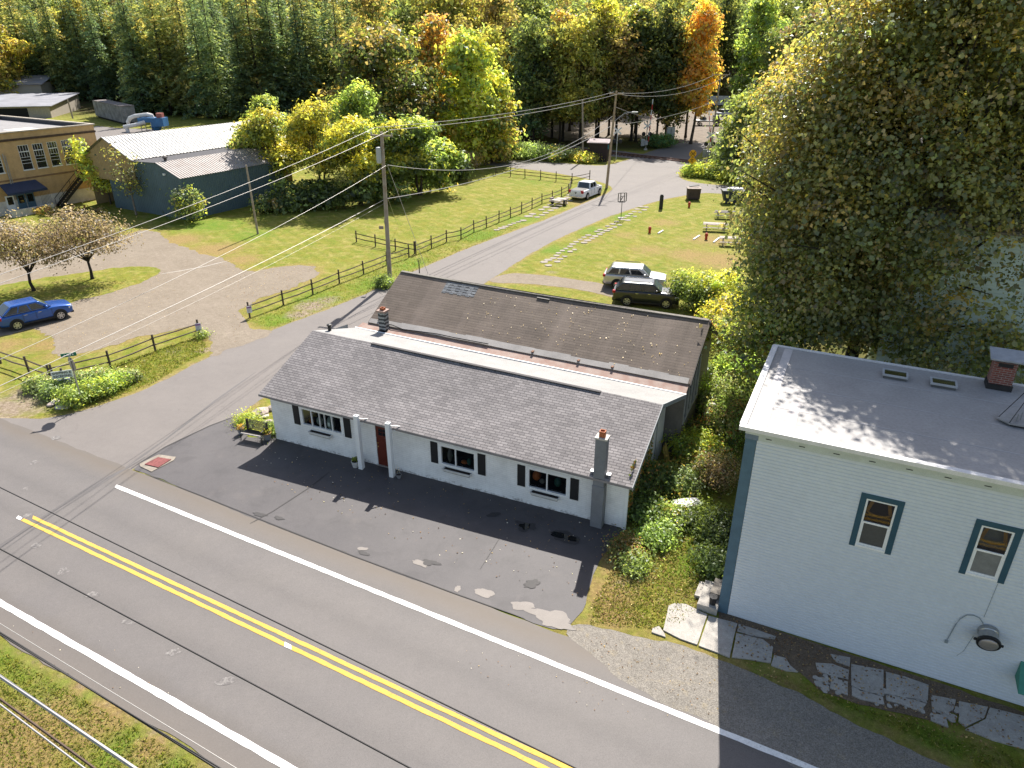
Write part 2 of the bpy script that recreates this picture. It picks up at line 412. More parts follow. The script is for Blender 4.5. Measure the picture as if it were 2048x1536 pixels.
for a in [(1245, 1130, 1.3, .95), (1215, 1185, 1.1, .9), (1230, 1230, .9, .7), (1260, 1090, 1.0, .9), (1340, 900, 1.5, .9), (1380, 850, 1.3, .9), (430, 500, 3, .7), (360, 480, 2.5, .75), (480, 520, 2.2, .6), (300, 400, 2, .5),
          (1130, 435, 2, .9), (1080, 455, 1.6, .9), (1010, 485, 1.4, .7), (1420, 480, 3.0, .55), (1380, 510, 2.6, .6), (1300, 500, 2.4, .5), (1440, 520, 3, .7), (1330, 445, 2.2, .5), (1250, 470, 1.8, .45), (1180, 480, 1.6, .45), (1160, 405, 3, .5), (120, 1300, .8, .6), (220, 1420, 1.2, .75), (60, 1480, 2, .7), (20, 1500, 2, .8), (300, 1500, .9, .6), (160, 1370, .7, .6), (90, 690, 1.5, .6), (20, 690, 1.4, .6), (1480, 1335, .7, .5)]: blob(R_, a[0], a[1], a[2] * 1.15, min(1.0, a[3] * 1.5))
for a in [(640, 600, 3, .8), (760, 570, 3, .9), (700, 640, 2, .7), (560, 640, 2, .8), (830, 530, 3, .8), (960, 470, 3.5, .9), (1040, 440, 3, .8), (1110, 500, 2.2, .9), (1230, 430, 3, .9), (1180, 460, 2.5, .8), (420, 450, 5, .8), (500, 470, 4, .7), (350, 430, 4, .8), (180, 1400, 1.2, .9), (60, 1330, 1.2, .8), (260, 1500, 1.2, 1.0), (120, 1390, 1.4, 1.0), (330, 1530, 1.2, 1.0), (20, 1300, 1.0, .9), (1380, 1130, 1.2, .9), (1400, 1090, 1.2, .8), (210, 245, 6, .9), (1060, 365, 6, .5), (1500, 1345, .9, .8), (1700, 1430, .9, .8), (1850, 1480, .8, .8), (1900, 1500, .8, .8)]: blob(Lu, *a)
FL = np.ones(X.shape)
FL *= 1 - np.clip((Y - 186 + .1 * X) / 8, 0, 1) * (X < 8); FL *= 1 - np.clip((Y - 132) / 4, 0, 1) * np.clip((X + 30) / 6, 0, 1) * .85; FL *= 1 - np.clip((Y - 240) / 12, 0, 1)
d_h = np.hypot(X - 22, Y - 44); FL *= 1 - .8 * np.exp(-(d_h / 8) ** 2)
def ground():
    ny, nx = X.shape
    co = np.stack([X, Y, Z], -1).reshape(-1, 3).astype(np.float32)
    idx = np.arange(nx * ny).reshape(ny, nx)
    q = np.stack([idx[:-1, :-1], idx[:-1, 1:], idx[1:, 1:], idx[1:, :-1]], -1).reshape(-1, 4)
    me = bpy.data.meshes.new("ground"); me.vertices.add(len(co)); me.vertices.foreach_set("co", co.ravel())
    me.loops.add(q.size); me.loops.foreach_set("vertex_index", q.ravel().astype(np.int32))
    me.polygons.add(len(q)); me.polygons.foreach_set("loop_start", np.arange(0, q.size, 4, dtype=np.int32))
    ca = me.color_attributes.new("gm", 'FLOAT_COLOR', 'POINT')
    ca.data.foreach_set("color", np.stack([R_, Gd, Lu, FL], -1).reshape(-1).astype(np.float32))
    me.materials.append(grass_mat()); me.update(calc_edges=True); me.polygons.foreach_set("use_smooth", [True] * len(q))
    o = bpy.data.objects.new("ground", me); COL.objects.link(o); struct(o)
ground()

M_ROAD = asphalt("main road asphalt", (.105, .095, .092), (.116, .104, .098), road=True, crack=.12)
M_SIDE = asphalt("side road asphalt", (.150, .135, .127), (.168, .151, .141), crack=.4, spec=.25, rough=.82)
M_APRON = asphalt("apron asphalt", (.052, .047, .050), (.072, .065, .067), crack=.25, blot=.45, rough=.71, spec=.5)
M_LOT = granular("lot gravel", (.185, .153, .118), (.215, .180, .140), (.265, .225, .178), fs=14, speck=.22)
M_GRAVEL = granular("roadside gravel", (.215, .195, .170), (.175, .160, .140), (.245, .205, .140), fs=27, speck=.5, big=.6)
M_BALLAST = granular("rail ballast", (.200, .180, .175), (.160, .130, .110), (.26, .24, .23), fs=6, speck=.4)
M_CONC = granular("old concrete", (.40, .375, .34), (.33, .305, .275), (.45, .42, .385), fs=34, speck=.14, big=.9)
M_DIRT = granular("bare dirt", (.20, .165, .135), (.14, .115, .09), (.24, .205, .17), fs=4, speck=.2)
M_LITTER = granular("leaf litter", (.125, .095, .070), (.165, .120, .080), (.20, .145, .09), fs=22, speck=.5)
M_WHITE = granular("white road paint", (.80, .79, .77), (.74, .73, .70), (.70, .68, .65), fs=40, speck=.10, chip=.55)
M_YEL = granular("yellow road paint", (.62, .385, .09), (.56, .345, .08), (.64, .43, .14), fs=40, speck=.14, chip=.6)
M_STONE = granular("flagstone", (.31, .275, .235), (.25, .22, .19), (.36, .33, .30), fs=12, speck=.2)

sd_dir = (G(1000, 520) - G(300, 880)); sd_dir.z = 0; sd_dir.normalize()
sheet("side_road", rough_loop(smooth_loop(SIDE), .35, .07, 2), .004, M_SIDE, G(300, 880), sd_dir)
sheet("gravel_lot", rough_loop(smooth_loop(LOT), .12, .32, 3), .008, M_LOT)
isl = rough_loop(smooth_loop(ISLAND), .25, .2, 4)
# the planted island keeps the ground's own grass: a slightly raised turf sheet
turf = sheet("grass_island", isl, .012, bpy.data.materials["grass ground"])
ca = turf.data.color_attributes.new("gm", 'FLOAT_COLOR', 'POINT'); ca.data.foreach_set("color", np.tile(np.array([.12, .05, .25, 1.0], np.float32), len(turf.data.vertices)))
sheet("gravel_driveway", rough_loop(smooth_loop(DRIVE), .25, .1, 5), .008, M_LOT)
rd = [(-75, -7.55)] + [(u, -7.55 + .10 * vn(u * .7, 3) + .05 * vn(u * 3, 9)) for u in np.arange(-74, 75, .35)] + [(75, -7.55)]
rd += [(u, 1.22 + .06 * vn(u * .8, 7)) for u in np.arange(75, 22, -.5)] + [(u, 1.25 + .05 * vn(u * 1.3, 7)) for u in np.arange(22, -75, -.5)]
sheet("main_road", [(RW(u, v).x, RW(u, v).y) for u, v in rd], .012, M_ROAD, RO, RU)
sheet("asphalt_apron", rough_loop(smooth_loop(APRON), .2, .05, 6), .016, M_APRON)
sheet("gravel_shoulder", rough_loop(smooth_loop(GRAVEL), .18, .09, 7), .0135, M_GRAVEL)
def strip(name, u0, u1, v, wd, m, z=.020, sd=1):
    a = [(u, v + wd / 2 + .012 * vn(u * 5, sd)) for u in np.arange(u0, u1, .3)]; b = [(u, v - wd / 2 + .012 * vn(u * 5, sd + 4)) for u in np.arange(u1, u0, -.3)]
    return sheet(name, [(RW(u, k).x, RW(u, k).y) for u, k in a + b], z, m, RO, RU)
strip("white_edge_line", 0.0, 70, 0.0, .20, M_WHITE, sd=2)
strip("white_edge_line", -60, 70, -6.69, .21, M_WHITE, sd=5)
strip("yellow_center_line", -1.0, 70, -3.12, .15, M_YEL, sd=8)
strip("yellow_center_line", -1.15, 70, -3.42, .15, M_YEL, sd=11)
strip("paint_patch", RU.dot(G(571, 1297) - RO) - .22, RU.dot(G(571, 1297) - RO) + .22, -3.42, .16, M_WHITE, .024)
strip("paint_patch", -1.55, -1.15, -3.42, .15, M_WHITE, .021)
# worn marks of the old crossing and tyre marks
m, nt, n, b = new_mat("worn paint"); p = pos(nt)
f = ramp(nt, noise(nt, p, 7, 5, .8), [(.46, 0.0), (.66, .55)]); nt.links.new(mix(nt, f, (.110, .100, .097), (.36, .34, .32)), b.inputs["Base Color"]); b.inputs["Roughness"].default_value = .9
for (x, y, lx, ly) in [(112, 876, 7, 5), (68, 925, 4, 5), (51, 978, 4, 5), (53, 1032, 5, 5), (77, 1090, 6, 5), (124, 1143, 7, 5), (185, 1190, 7, 4), (260, 1243, 8, 4), (345, 1305, 8, 4), (450, 1362, 8, 4)]:
    a0 = G(x, y); q = [(a0.x + math.cos(t) * lx * .035 * (1 + .4 * vn(t * 2, x)), a0.y + math.sin(t) * ly * .04 * (1 + .4 * vn(t * 2, y))) for t in np.linspace(0, 2 * PI, 14)[:-1]]
    sheet("worn_paint_mark", q, .0165, m)
M_TYRE = asphalt("tyre darkened asphalt", (.085, .078, .077), (.095, .086, .084))
_zc = [0]
def ribbon(name, px, wd, m, z):
    _zc[0] += 1; z += _zc[0] * .0003
    pts = [G(x, y) for x, y in px]; f = []
    for a, b_ in zip(pts[:-1], pts[1:]): f += [a.lerp(b_, k / 6) for k in range(6)]
    f.append(pts[-1]); L, R = [], []
    for i, q in enumerate(f):
        d = f[min(i + 1, len(f) - 1)] - f[max(i - 1, 0)]; d.normalize(); k = wd / 2 * (1 + .3 * vn(q.x * 1.5, q.y * 1.5, 3)) * min(1, .3 + i / 4, .3 + (len(f) - 1 - i) / 4)
        L.append((q.x - d.y * k, q.y + d.x * k)); R.append((q.x + d.y * k, q.y - d.x * k))
    return sheet(name, L + R[::-1], z, m)
ribbon("tyre_mark", [(-60, 1128), (0, 1094), (100, 1026), (180, 976), (245, 940)], .22, M_TYRE, .0145)
ribbon("tyre_mark", [(245, 940), (330, 880), (430, 802), (512, 744)], .14, M_TYRE, .0065)
ribbon("tyre_mark", [(10, 1100), (120, 1020), (235, 948), (290, 915)], .10, M_TYRE, .0145)
M_TRACK = granular("packed gravel track", (.195, .162, .126), (.225, .188, .148), (.185, .152, .118), fs=14, speck=.18)
for q, w_ in (([(60, 640), (180, 622), (300, 606), (420, 590), (520, 560)], .5), ([(150, 668), (260, 648), (380, 622), (470, 600)], .45), ([(230, 640), (330, 612), (420, 572), (470, 552)], .4), ([(470, 690), (450, 650), (400, 622), (320, 610)], .45), ([(500, 675), (485, 640), (450, 600), (370, 560), (320, 500)], .45), ([(440, 640), (400, 600), (340, 545), (300, 490)], .4), ([(50, 545), (150, 520), (260, 505), (360, 520)], .5), ([(560, 560), (590, 545), (620, 540)], .5)):
    ribbon("wheel_track", q, w_, M_TRACK, .009)
ribbon("pale_line", [(317, 549), (360, 542), (410, 533), (458, 521)], .16, M_CONC, .010)
# tar seam where the apron meets the road, sandy wash-outs and pot holes
M_SAND = granular("washed sand", (.30, .255, .205), (.235, .205, .175), (.36, .31, .255), fs=30, speck=.15, big=1.2)
def patch(name, px, py, rx, ry, m, z, rot=0.0, sd=1, amp=.35, n=26):
    _zc[0] += 1; z += _zc[0] * .0003
    c0 = G(px, py); q = []
    for t in np.linspace(0, 2 * PI, n + 1)[:-1]:
        k = 1 + amp * vn(math.cos(t) * 1.7 + px, math.sin(t) * 1.7 + py, sd) + amp * .5 * vn(math.cos(t) * 4 + px, math.sin(t) * 4, sd); x, y = rx * k * math.cos(t), ry * k * math.sin(t)
        q.append((c0.x + x * math.cos(rot) - y * math.sin(rot), c0.y + x * math.sin(rot) + y * math.cos(rot)))
    return sheet(name, q, z, m)
M_ASTAIN = asphalt("dusty asphalt", (.16, .142, .128), (.21, .186, .168))
M_ADARK = asphalt("broken asphalt", (.025, .023, .024), (.040, .036, .036), speck=.5)
for a in [(1092, 1232, .85, .26, -.45), (1046, 1213, .4, .2, -.2), (968, 1187, .42, .2, -.4), (1118, 1238, .5, .3, -.6), (842, 1128, .35, .14, -.5), (725, 1098, .22, .1, 0), (915, 1178, .1, .18, 0), (1110, 1248, .55, .22, -.4)]: patch("sand_patch", a[0], a[1], a[2], a[3], M_ASTAIN, .0195, a[4], sd=a[0] % 7)
for a in [(860, 1126, .34, .15, -.3), (728, 1107, .22, .1, -.3), (985, 1030, .3, .16, 0), (520, 1030, .3, .12, -.4), (560, 1038, .25, .1, -.4), (1130, 1075, .62, .32, -.5), (1052, 1054, .42, .30, -.3), (1065, 1168, .3, .2, .2)]: patch("broken_patch", a[0], a[1], a[2], a[3], M_ADARK, .022, a[4], sd=a[1] % 7, amp=.5)
M_WET = mat("standing water", (.012, .012, .012), .04, spec=.6, var=.05, fine=0)
for a in [(1124, 1073, .46, .19, -.5), (1051, 1053, .22, .2, -.3), (1140, 1078, .3, .14, -.4)]: patch("puddle", a[0], a[1], a[2], a[3], M_WET, .025, a[4], sd=a[1] % 5, amp=.45)
ribbon("tar_seam", [(500, 1048), (545, 1024), (620, 975), (660, 944)], .05, M_ADARK, .0205)
ribbon("tar_seam", [(960, 1140), (985, 1100), (1000, 1076)], .03, M_ADARK, .0205)
ribbon("tar_seam", [(262, 938), (330, 895), (420, 852), (474, 832)], .07, M_ADARK, .0205)
ribbon("tar_seam", [(282, 945), (400, 991), (560, 1055), (700, 1110), (900, 1184), (1050, 1238)], .05, M_ADARK, .0205)
# patio slabs, pavement, litter strips, rail bed, clearing
def slabs(name, polys, m, t=.035, z0=.016):
    mb = MB()
    for px in polys:
        q = rough_loop(P2(px), .12, .012, 3); mb.prism(q, z0 - .012, z0 + t)
    o = mb.build(name, m); return struct(o)
sheet("leaf_litter", rough_loop(P2([(1436, 1224), (1480, 1236), (1600, 1276), (1760, 1328), (1900, 1376), (2060, 1428), (2060, 1450), (1960, 1432), (1890, 1424), (1860, 1440), (1720, 1408), (1640, 1380), (1600, 1345), (1560, 1330), (1540, 1300), (1470, 1262), (1440, 1245)]), .15, .05, 8), .012, M_LITTER)
slabs("pavement", [[(1337, 1213), (1350, 1208), (1372, 1210), (1415, 1231), (1394, 1291), (1360, 1279), (1326, 1262)], [(1305, 1258), (1318, 1254), (1329, 1269), (1331, 1276), (1303, 1266)],
                   [(1417, 1233), (1474, 1249), (1459, 1317), (1397, 1293)], [(1477, 1250), (1510, 1260), (1552, 1275), (1549, 1280), (1500, 1273), (1474, 1264)], [(1472, 1268), (1525, 1280), (1546, 1296), (1541, 1327), (1500, 1320), (1463, 1316)],
                   [(1542, 1332), (1548, 1312), (1571, 1318), (1580, 1333), (1596, 1346), (1572, 1343)], [(1660, 1310), (1700, 1317), (1699, 1334), (1672, 1325)], [(1631, 1328), (1664, 1330), (1697, 1342), (1696, 1360), (1660, 1352), (1636, 1344)], [(1662, 1358), (1695, 1365), (1695, 1392), (1660, 1378)],
                   [(1702, 1330), (1735, 1336), (1767, 1342), (1767, 1392), (1720, 1384), (1702, 1372)], [(1703, 1376), (1766, 1396), (1768, 1411), (1720, 1400), (1703, 1392)], [(1771, 1345), (1810, 1355), (1857, 1372), (1855, 1402), (1800, 1396), (1771, 1388)], [(1771, 1392), (1830, 1402), (1852, 1410), (1840, 1424), (1800, 1410), (1772, 1402)],
                   [(1861, 1392), (1912, 1401), (1907, 1420), (1894, 1428), (1864, 1420)], [(1861, 1428), (1890, 1434), (1896, 1456), (1862, 1442)], [(1917, 1404), (1975, 1416), (1968, 1438), (1930, 1456), (1916, 1444)], [(1979, 1417), (2070, 1440), (2070, 1505), (1985, 1482), (1930, 1460), (1970, 1440)]], M_CONC)
rng = random.Random(5); mb = MB()
for k in range(70):
    x = rng.choice([rng.uniform(1630, 1660), rng.uniform(1660, 1770), rng.uniform(1770, 1850), rng.uniform(1860, 1920)]); y = 1222 + (x - 1437) * .319 + rng.uniform(62, 100) * (1 - (x - 1630) / 900)
    c0 = G(x, y); r = rng.uniform(.04, .14); q = [(c0.x + r * rng.uniform(.6, 1.2) * math.cos(t), c0.y + r * rng.uniform(.6, 1.2) * math.sin(t)) for t in (0, 1.1, 2.3, 3.3, 4.2, 5.3)]
    mb.prism(q, .012, .03 + rng.random() * .02)
tag(mb.build("concrete_rubble", M_CONC), kind="stuff")
slabs("concrete_path", [[(-40, 436), (0, 444), (40, 455), (76, 470), (50, 474), (20, 466), (-40, 452)]], M_CONC, .03, .01)
bal = [TR(t, -3.0 + .4 * vn(t * .3, 1)) for t in np.arange(-120, 60, 1.5)] + [TR(t, 3.6 + .6 * vn(t * .3, 5)) for t in np.arange(60, -120, -1.5)]
sheet("rail_bed", [(q.x, q.y) for q in bal], .006, M_BALLAST)
sheet("dirt_clearing", rough_loop(smooth_loop(CLEAR), 1.0, .7, 9, 1000), .006, M_DIRT)
xr = P2([(1255, 322), (1300, 303), (1345, 290), (1372, 283), (1420, 287), (1402, 305), (1384, 322), (1362, 338), (1330, 336)])
sheet("level_crossing", rough_loop(xr, .6, .05, 3), .014, M_SIDE)
sheet("yard", rough_loop(P2([(150, 262), (196, 252), (232, 256), (300, 258), (345, 262), (420, 262), (440, 276), (300, 284), (180, 282)]), .8, .3, 4, 1000), .006, M_SIDE)
# flat stones along both sides of the side road
rng = random.Random(11); mb = MB()
def stones(px, n, wd, sz):
    pts = [G(x, y) for x, y in px]
    for k in range(n):
        t = (k + .5) / n * (len(pts) - 1); i = int(t); c0 = pts[i].lerp(pts[min(i + 1, len(pts) - 1)], t - i); d = (pts[min(i + 1, len(pts) - 1)] - pts[i]).normalized()
        for j in range(wd):
            cc = c0 + Vector((-d.y, d.x, 0)) * ((j - (wd - 1) / 2) * sz * 1.25 + rng.uniform(-.08, .08)); r = sz * rng.uniform(.4, .62)
            if rng.random() < .12: continue
            q = []
            for a in (.5, 1.3, 2.4, 3.4, 4.4, 5.5):
                a += rng.uniform(-.25, .25); q.append((cc.x + r * math.cos(a) * 1.1, cc.y + r * math.sin(a)))
            mb.prism(q, 0, .03 + rng.random() * .025)
stones([(1085, 532), (1110, 520), (1130, 505), (1150, 492), (1172, 478), (1195, 466)], 15, 2, .62)
stones([(1195, 466), (1220, 455), (1250, 440), (1270, 428), (1290, 412)], 13, 2, .6)
stones([(990, 462), (1020, 450), (1050, 440)], 7, 1, .7); stones([(1062, 436), (1085, 424), (1110, 411), (1140, 397), (1160, 385)], 11, 2, .85)
struct(mb.build("stone_path", M_STONE))
# ------------------------------------------------------------------ building materials
def shingles(name, c1, c2, mortar, bw, rh, ms, streak=0.0, streak_col=None, lichen=0.0):
    m, nt, n, b = new_mat(name); p = pos(nt)
    uv = N(nt, "ShaderNodeUVMap")
    br = N(nt, "ShaderNodeTexBrick"); br.offset = .5; br.inputs["Scale"].default_value = 1.0
    br.inputs["Brick Width"].default_value = bw; br.inputs["Row Height"].default_value = rh; br.inputs["Mortar Size"].default_value = ms; br.inputs["Mortar Smooth"].default_value = .3
    br.inputs["Color1"].default_value = (*c1, 1); br.inputs["Color2"].default_value = (*c2, 1); br.inputs["Mortar"].default_value = (*mortar, 1)
    nt.links.new(uv.outputs[0], br.inputs["Vector"]); c = br.outputs["Color"]
    # the butt edge of every course
    sp = N(nt, "ShaderNodeSeparateXYZ"); nt.links.new(uv.outputs[0], sp.inputs[0])
    fr = math_(nt, 'FRACT', math_(nt, 'DIVIDE', sp.outputs[1], rh))
    c = mix(nt, ramp(nt, fr, [(.0, .75), (.16, .55), (.22, 0.0)]), c, mortar)
    c = mix(nt, 1.0, c, ramp(nt, noise(nt, p, .7, 5, .65), [(.3, .80), (.7, 1.16)]), 'MULTIPLY')
    c = mix(nt, 1.0, c, ramp(nt, noise(nt, p, 45, 2, .6), [(.3, .82), (.7, 1.18)]), 'MULTIPLY')
    if streak:
        cm = N(nt, "ShaderNodeCombineXYZ"); nt.links.new(math_(nt, 'MULTIPLY', sp.outputs[0], .55), cm.inputs[0]); nt.links.new(math_(nt, 'MULTIPLY', sp.outputs[1], .05), cm.inputs[1])
        f = ramp(nt, noise(nt, cm.outputs[0], 1.0, 5, .6), [(.48, 0.0), (.68, streak)]); c = mix(nt, f, c, streak_col)
    if lichen:
        f = ramp(nt, noise(nt, p, 3.2, 6, .75), [(.60, 0.0), (.72, lichen)]); c = mix(nt, f, c, (.30, .25, .17))
        f = ramp(nt, noise(nt, p, 11, 2, .6), [(.74, 0.0), (.78, lichen * 1.6)]); c = mix(nt, f, c, (.42, .33, .16))
    nt.links.new(c, b.inputs["Base Color"]); b.inputs["Roughness"].default_value = .8; b.inputs["Specular IOR Level"].default_value = .3
    bump(nt, b, fr, .5, .012); return m
def brick_wall(name, c1, c2, mortar, bw, rh, ms, bstr=.5, grime=0.0):
    m, nt, n, b = new_mat(name); p = pos(nt); uv = N(nt, "ShaderNodeUVMap")
    br = N(nt, "ShaderNodeTexBrick"); br.inputs["Scale"].default_value = 1.0; br.inputs["Brick Width"].default_value = bw; br.inputs["Row Height"].default_value = rh; br.inputs["Mortar Size"].default_value = ms
    br.inputs["Color1"].default_value = (*c1, 1); br.inputs["Color2"].default_value = (*c2, 1); br.inputs["Mortar"].default_value = (*mortar, 1)
    nt.links.new(uv.outputs[0], br.inputs["Vector"]); c = br.outputs["Color"]
    c = mix(nt, 1.0, c, ramp(nt, noise(nt, p, 1.2, 6, .7), [(.3, .84), (.7, 1.08)]), 'MULTIPLY')
    if grime:
        sp = N(nt, "ShaderNodeSeparateXYZ"); nt.links.new(uv.outputs[0], sp.inputs[0])
        cm = N(nt, "ShaderNodeCombineXYZ"); nt.links.new(math_(nt, 'MULTIPLY', sp.outputs[0], 1.1), cm.inputs[0]); nt.links.new(math_(nt, 'MULTIPLY', sp.outputs[1], .18), cm.inputs[1])
        f = ramp(nt, noise(nt, cm.outputs[0], 1.0, 6, .7), [(.50, 0.0), (.75, grime)]); c = mix(nt, f, c, tuple(k * .35 for k in c1))
    if name.startswith("white"):
        sp = N(nt, "ShaderNodeSeparateXYZ"); nt.links.new(uv.outputs[0], sp.inputs[0])
        e = math_(nt, 'ADD', sp.outputs[1], math_(nt, 'MULTIPLY', noise(nt, p, 3.5, 6, .75), 1.1))
        c = mix(nt, ramp(nt, e, [(.50, .75), (.66, .0)]), c, (.22, .20, .18)); c = mix(nt, ramp(nt, noise(nt, p, 1.3, 6, .7), [(.55, 0.0), (.75, .25)]), c, (.52, .51, .49))
    nt.links.new(c, b.inputs["Base Color"]); b.inputs["Roughness"].default_value = .8; b.inputs["Specular IOR Level"].default_value = .3
    bump(nt, b, br.outputs["Fac"], -bstr, .01); return m
M_SH_GREY = shingles("grey shingles", (.275, .252, .250), (.190, .174, .175), (.065, .060, .063), .31, .145, .012)
M_SH_BROWN = shingles("brown shingles", (.178, .140, .113), (.145, .113, .091), (.058, .045, .036), 1.1, .165, .006, .5, (.245, .195, .165), .35)
M_SH_BLUE = shingles("blue grey shingles", (.235, .245, .255), (.120, .132, .150), (.05, .05, .055), .33, .165, .014)
M_ROLL = mat("roll roofing", (.30, .293, .285), .9, var=.14, scale=1.5, bmp=.2, bscale=50, fine=.12)
M_MEMB = mat("pale roof membrane", (.36, .335, .315), .8, var=.25, scale=1.2)
M_RUST = mat("rusty flashing", (.25, .15, .12), .75, var=.5, scale=2.5, col2=(.32, .245, .21))
M_WBRICK = brick_wall("white painted block", (.87, .86, .85), (.84, .83, .82), (.74, .73, .72), .40, .10, .008, .35)
M_WPAINT = mat("white paint", (.80, .80, .80), .55, var=.06)
M_WDIRTY = mat("worn white paint", (.74, .73, .71), .7, var=.16, scale=5)
M_BLACK = mat("black paint", (.018, .018, .020), .5, var=.1)
M_RED = mat("oxblood door paint", (.125, .022, .012), .5, var=.25, scale=4)
M_GLASS = mat("dark glass", (.012, .014, .016), .06, var=.1, spec=.7, fine=0)
M_GREYP = mat("grey chimney paint", (.205, .210, .225), .75, var=.14, scale=3, bmp=.4, bscale=14)
M_CLAY = mat("clay flue", (.42, .13, .05), .7, var=.3, scale=9)
M_SOIL = mat("potting soil", (.03, .022, .018), .95, var=.3)
M_BRASS = mat("brass", (.55, .36, .10), .3, metal=.8, var=.1)
M_DARK = mat("dark interior", (.010, .010, .011), .9, var=.1)
M_SHADEG = mat("roller blind grey", (.22, .215, .205), .9, var=.12)
M_GREYWALL = mat("weathered grey wall", (.215, .195, .175), .85, var=.25, scale=2, bmp=.3, bscale=20)
M_FASCIA = mat("grey fascia", (.33, .345, .355), .7, var=.15)
M_ORANGE = mat("orange plastic", (.60, .16, .03), .5, var=.2)
M_MINTW = mat("pale figure cloth", (.42, .50, .47), .8, var=.3)
M_TEALD = mat("teal decoration", (.03, .12, .10), .6, var=.3)

# ------------------------------------------------------------------ the shop (white, grey shingle roof)
WO = G(553, 878); WRZ = math.radians(-24.02)
def settle(x, y, z): return (x, y, z - .0125 * (x - 9) * min(max(z, 0), 4.2) / 2)
shop = thing("shop", "long low white painted shop with grey shingle roof facing the road", "shop", WO, WRZ)
WF = 0.0
mb = MB()
def wq(mb, x0, x1, z0, z1, y=0.0): mb.quad((x0, y, z0), (x1, y, z0), (x1, y, z1), (x0, y, z1), uv=[(x0, z0), (x1, z0), (x1, z1), (x0, z1)])
OPEN = [(1.80, 4.22, 1.16, 2.13), (6.02, 6.92, .02, 2.17), (9.36, 11.18, .93, 2.0), (13.56, 15.42, .86, 1.94)]       # windows and door in the front wall
cols = sorted({0.0, 17.82} | {o[0] for o in OPEN} | {o[1] for o in OPEN})
for a, b_ in zip(cols[:-1], cols[1:]):
    op = [o for o in OPEN if o[0] <= a + 1e-6 and o[1] >= b_ - 1e-6]
    if op: 
        if op[0][2] > .05: wq(mb, a, b_, -.1, op[0][2])
        wq(mb, a, b_, op[0][3], 2.62)
    else: wq(mb, a, b_, -.1, 2.62)
for x0, x1, z0, z1 in OPEN:                                   # reveals
    for f in (((x0, 0, z0), (x0, .12, z0), (x0, .12, z1), (x0, 0, z1)), ((x1, .12, z0), (x1, 0, z0), (x1, 0, z1), (x1, .12, z1)), ((x0, 0, z0), (x1, 0, z0), (x1, .12, z0), (x0, .12, z0)), ((x0, .12, z1), (x1, .12, z1), (x1, 0, z1), (x0, 0, z1))):
        mb.quad(*f, uv=[(0, 0), (.1, 0), (.1, .1), (0, .1)])
def gable(mb, x, fl):
    pts = [(x, 0, -.1), (x, 6.6, -.1), (x, 6.6, 3.6), (x, 4.05, 3.92), (x, 0, 2.58)]
    if fl: pts = pts[::-1]
    mb.poly(pts, uv=[(q[1], q[2]) for q in pts])
gable(mb, 17.82, False); gable(mb, 0, True)
mb.warp(settle).build("wall", M_WBRICK, shop)
# roofs: front slope, thin; back part nearly flat
def plate(mb, a, b_, c_, d, t, uv):
    a, b_, c_, d = map(Vector, (a, b_, c_, d)); n_ = (b_ - a).cross(d - a).normalized() * t
    mb.quad(a, b_, c_, d, uv=uv); lo = [q - n_ for q in (a, b_, c_, d)]
    mb.quad(*lo[::-1], uv=[(0, 0.04)] * 4)
    top = (a, b_, c_, d)
    for k in range(4): mb.quad(lo[k], lo[(k + 1) % 4], top[(k + 1) % 4], top[k], uv=[(0, .04)] * 4)
def grid_plate(mb, fn, nu, nv, t, L, S):
    for i in range(nu):
        for j in range(nv):
            q = [fn(i / nu, j / nv), fn((i + 1) / nu, j / nv), fn((i + 1) / nu, (j + 1) / nv), fn(i / nu, (j + 1) / nv)]
            mb.quad(*q, uv=[(L * i / nu, S * j / nv), (L * (i + 1) / nu, S * j / nv), (L * (i + 1) / nu, S * (j + 1) / nv), (L * i / nu, S * (j + 1) / nv)])
    bd = [fn(i / nu, 0) for i in range(nu + 1)] + [fn(1, j / nv) for j in range(1, nv + 1)] + [fn(i / nu, 1) for i in range(nu - 1, -1, -1)] + [fn(0, j / nv) for j in range(nv - 1, 0, -1)]
    for k in range(len(bd)):
        a, b_ = bd[k], bd[(k + 1) % len(bd)]; mb.quad((a[0], a[1], a[2] - t), (b_[0], b_[1], b_[2] - t), b_, a, uv=[(0, .04)] * 4)
    mb.quad(*[(q[0], q[1], q[2] - t) for q in (fn(0, 0), fn(0, 1), fn(1, 1), fn(1, 0))], uv=[(0, .04)] * 4)
def f_front(u, v):
    x = -.28 + 18.44 * u; sag = -.05 * math.sin(PI * u) * math.sin(PI * v) + .012 * vn(x * .6, v * 3, 4)
    return settle(x, -.42 + 4.45 * v, 2.47 + 1.62 * v + sag)
mb = MB(); grid_plate(mb, f_front, 24, 6, .10, 18.44, 4.73); roof = mb.build("roof", M_SH_GREY, shop)
def f_flat(u, v):
    x0 = -.28 + 1.30 * v; x1 = 18.16 + .62 * v
    x = x0 + (x1 - x0) * u; return settle(x, 4.035 + 1.93 * v, 4.07 - .27 * v - .03 * math.sin(PI * u))
mb = MB(); grid_plate(mb, f_flat, 16, 2, .12, 18, 2); o = mb.build("flat_roof", M_ROLL, shop); o["label"] = "pale nearly flat rear roof strip"
mb = MB()
for k in range(12):
    a, b_ = [settle(3.4 + 12.0 * (k + t) / 12, 4.02, 4.10) for t in (0, 1)]; mb.beam((a[0], a[1] - .05, a[2] - .01), (b_[0], b_[1] - .05, b_[2] - .01), .16, .06)
mb.build("ridge_cap", mat("shade toned ridge cap", (.085, .080, .082), .9, var=.2), roof)  # cap's dark colour stands for the shading along the ridge
mb = MB(); a, b_ = settle(.95, 5.98, 3.80), settle(18.8, 5.98, 3.80); mb.beam(a, b_, .07, .05); mb.build("drip_edge", M_WPAINT, o)
mb = MB()
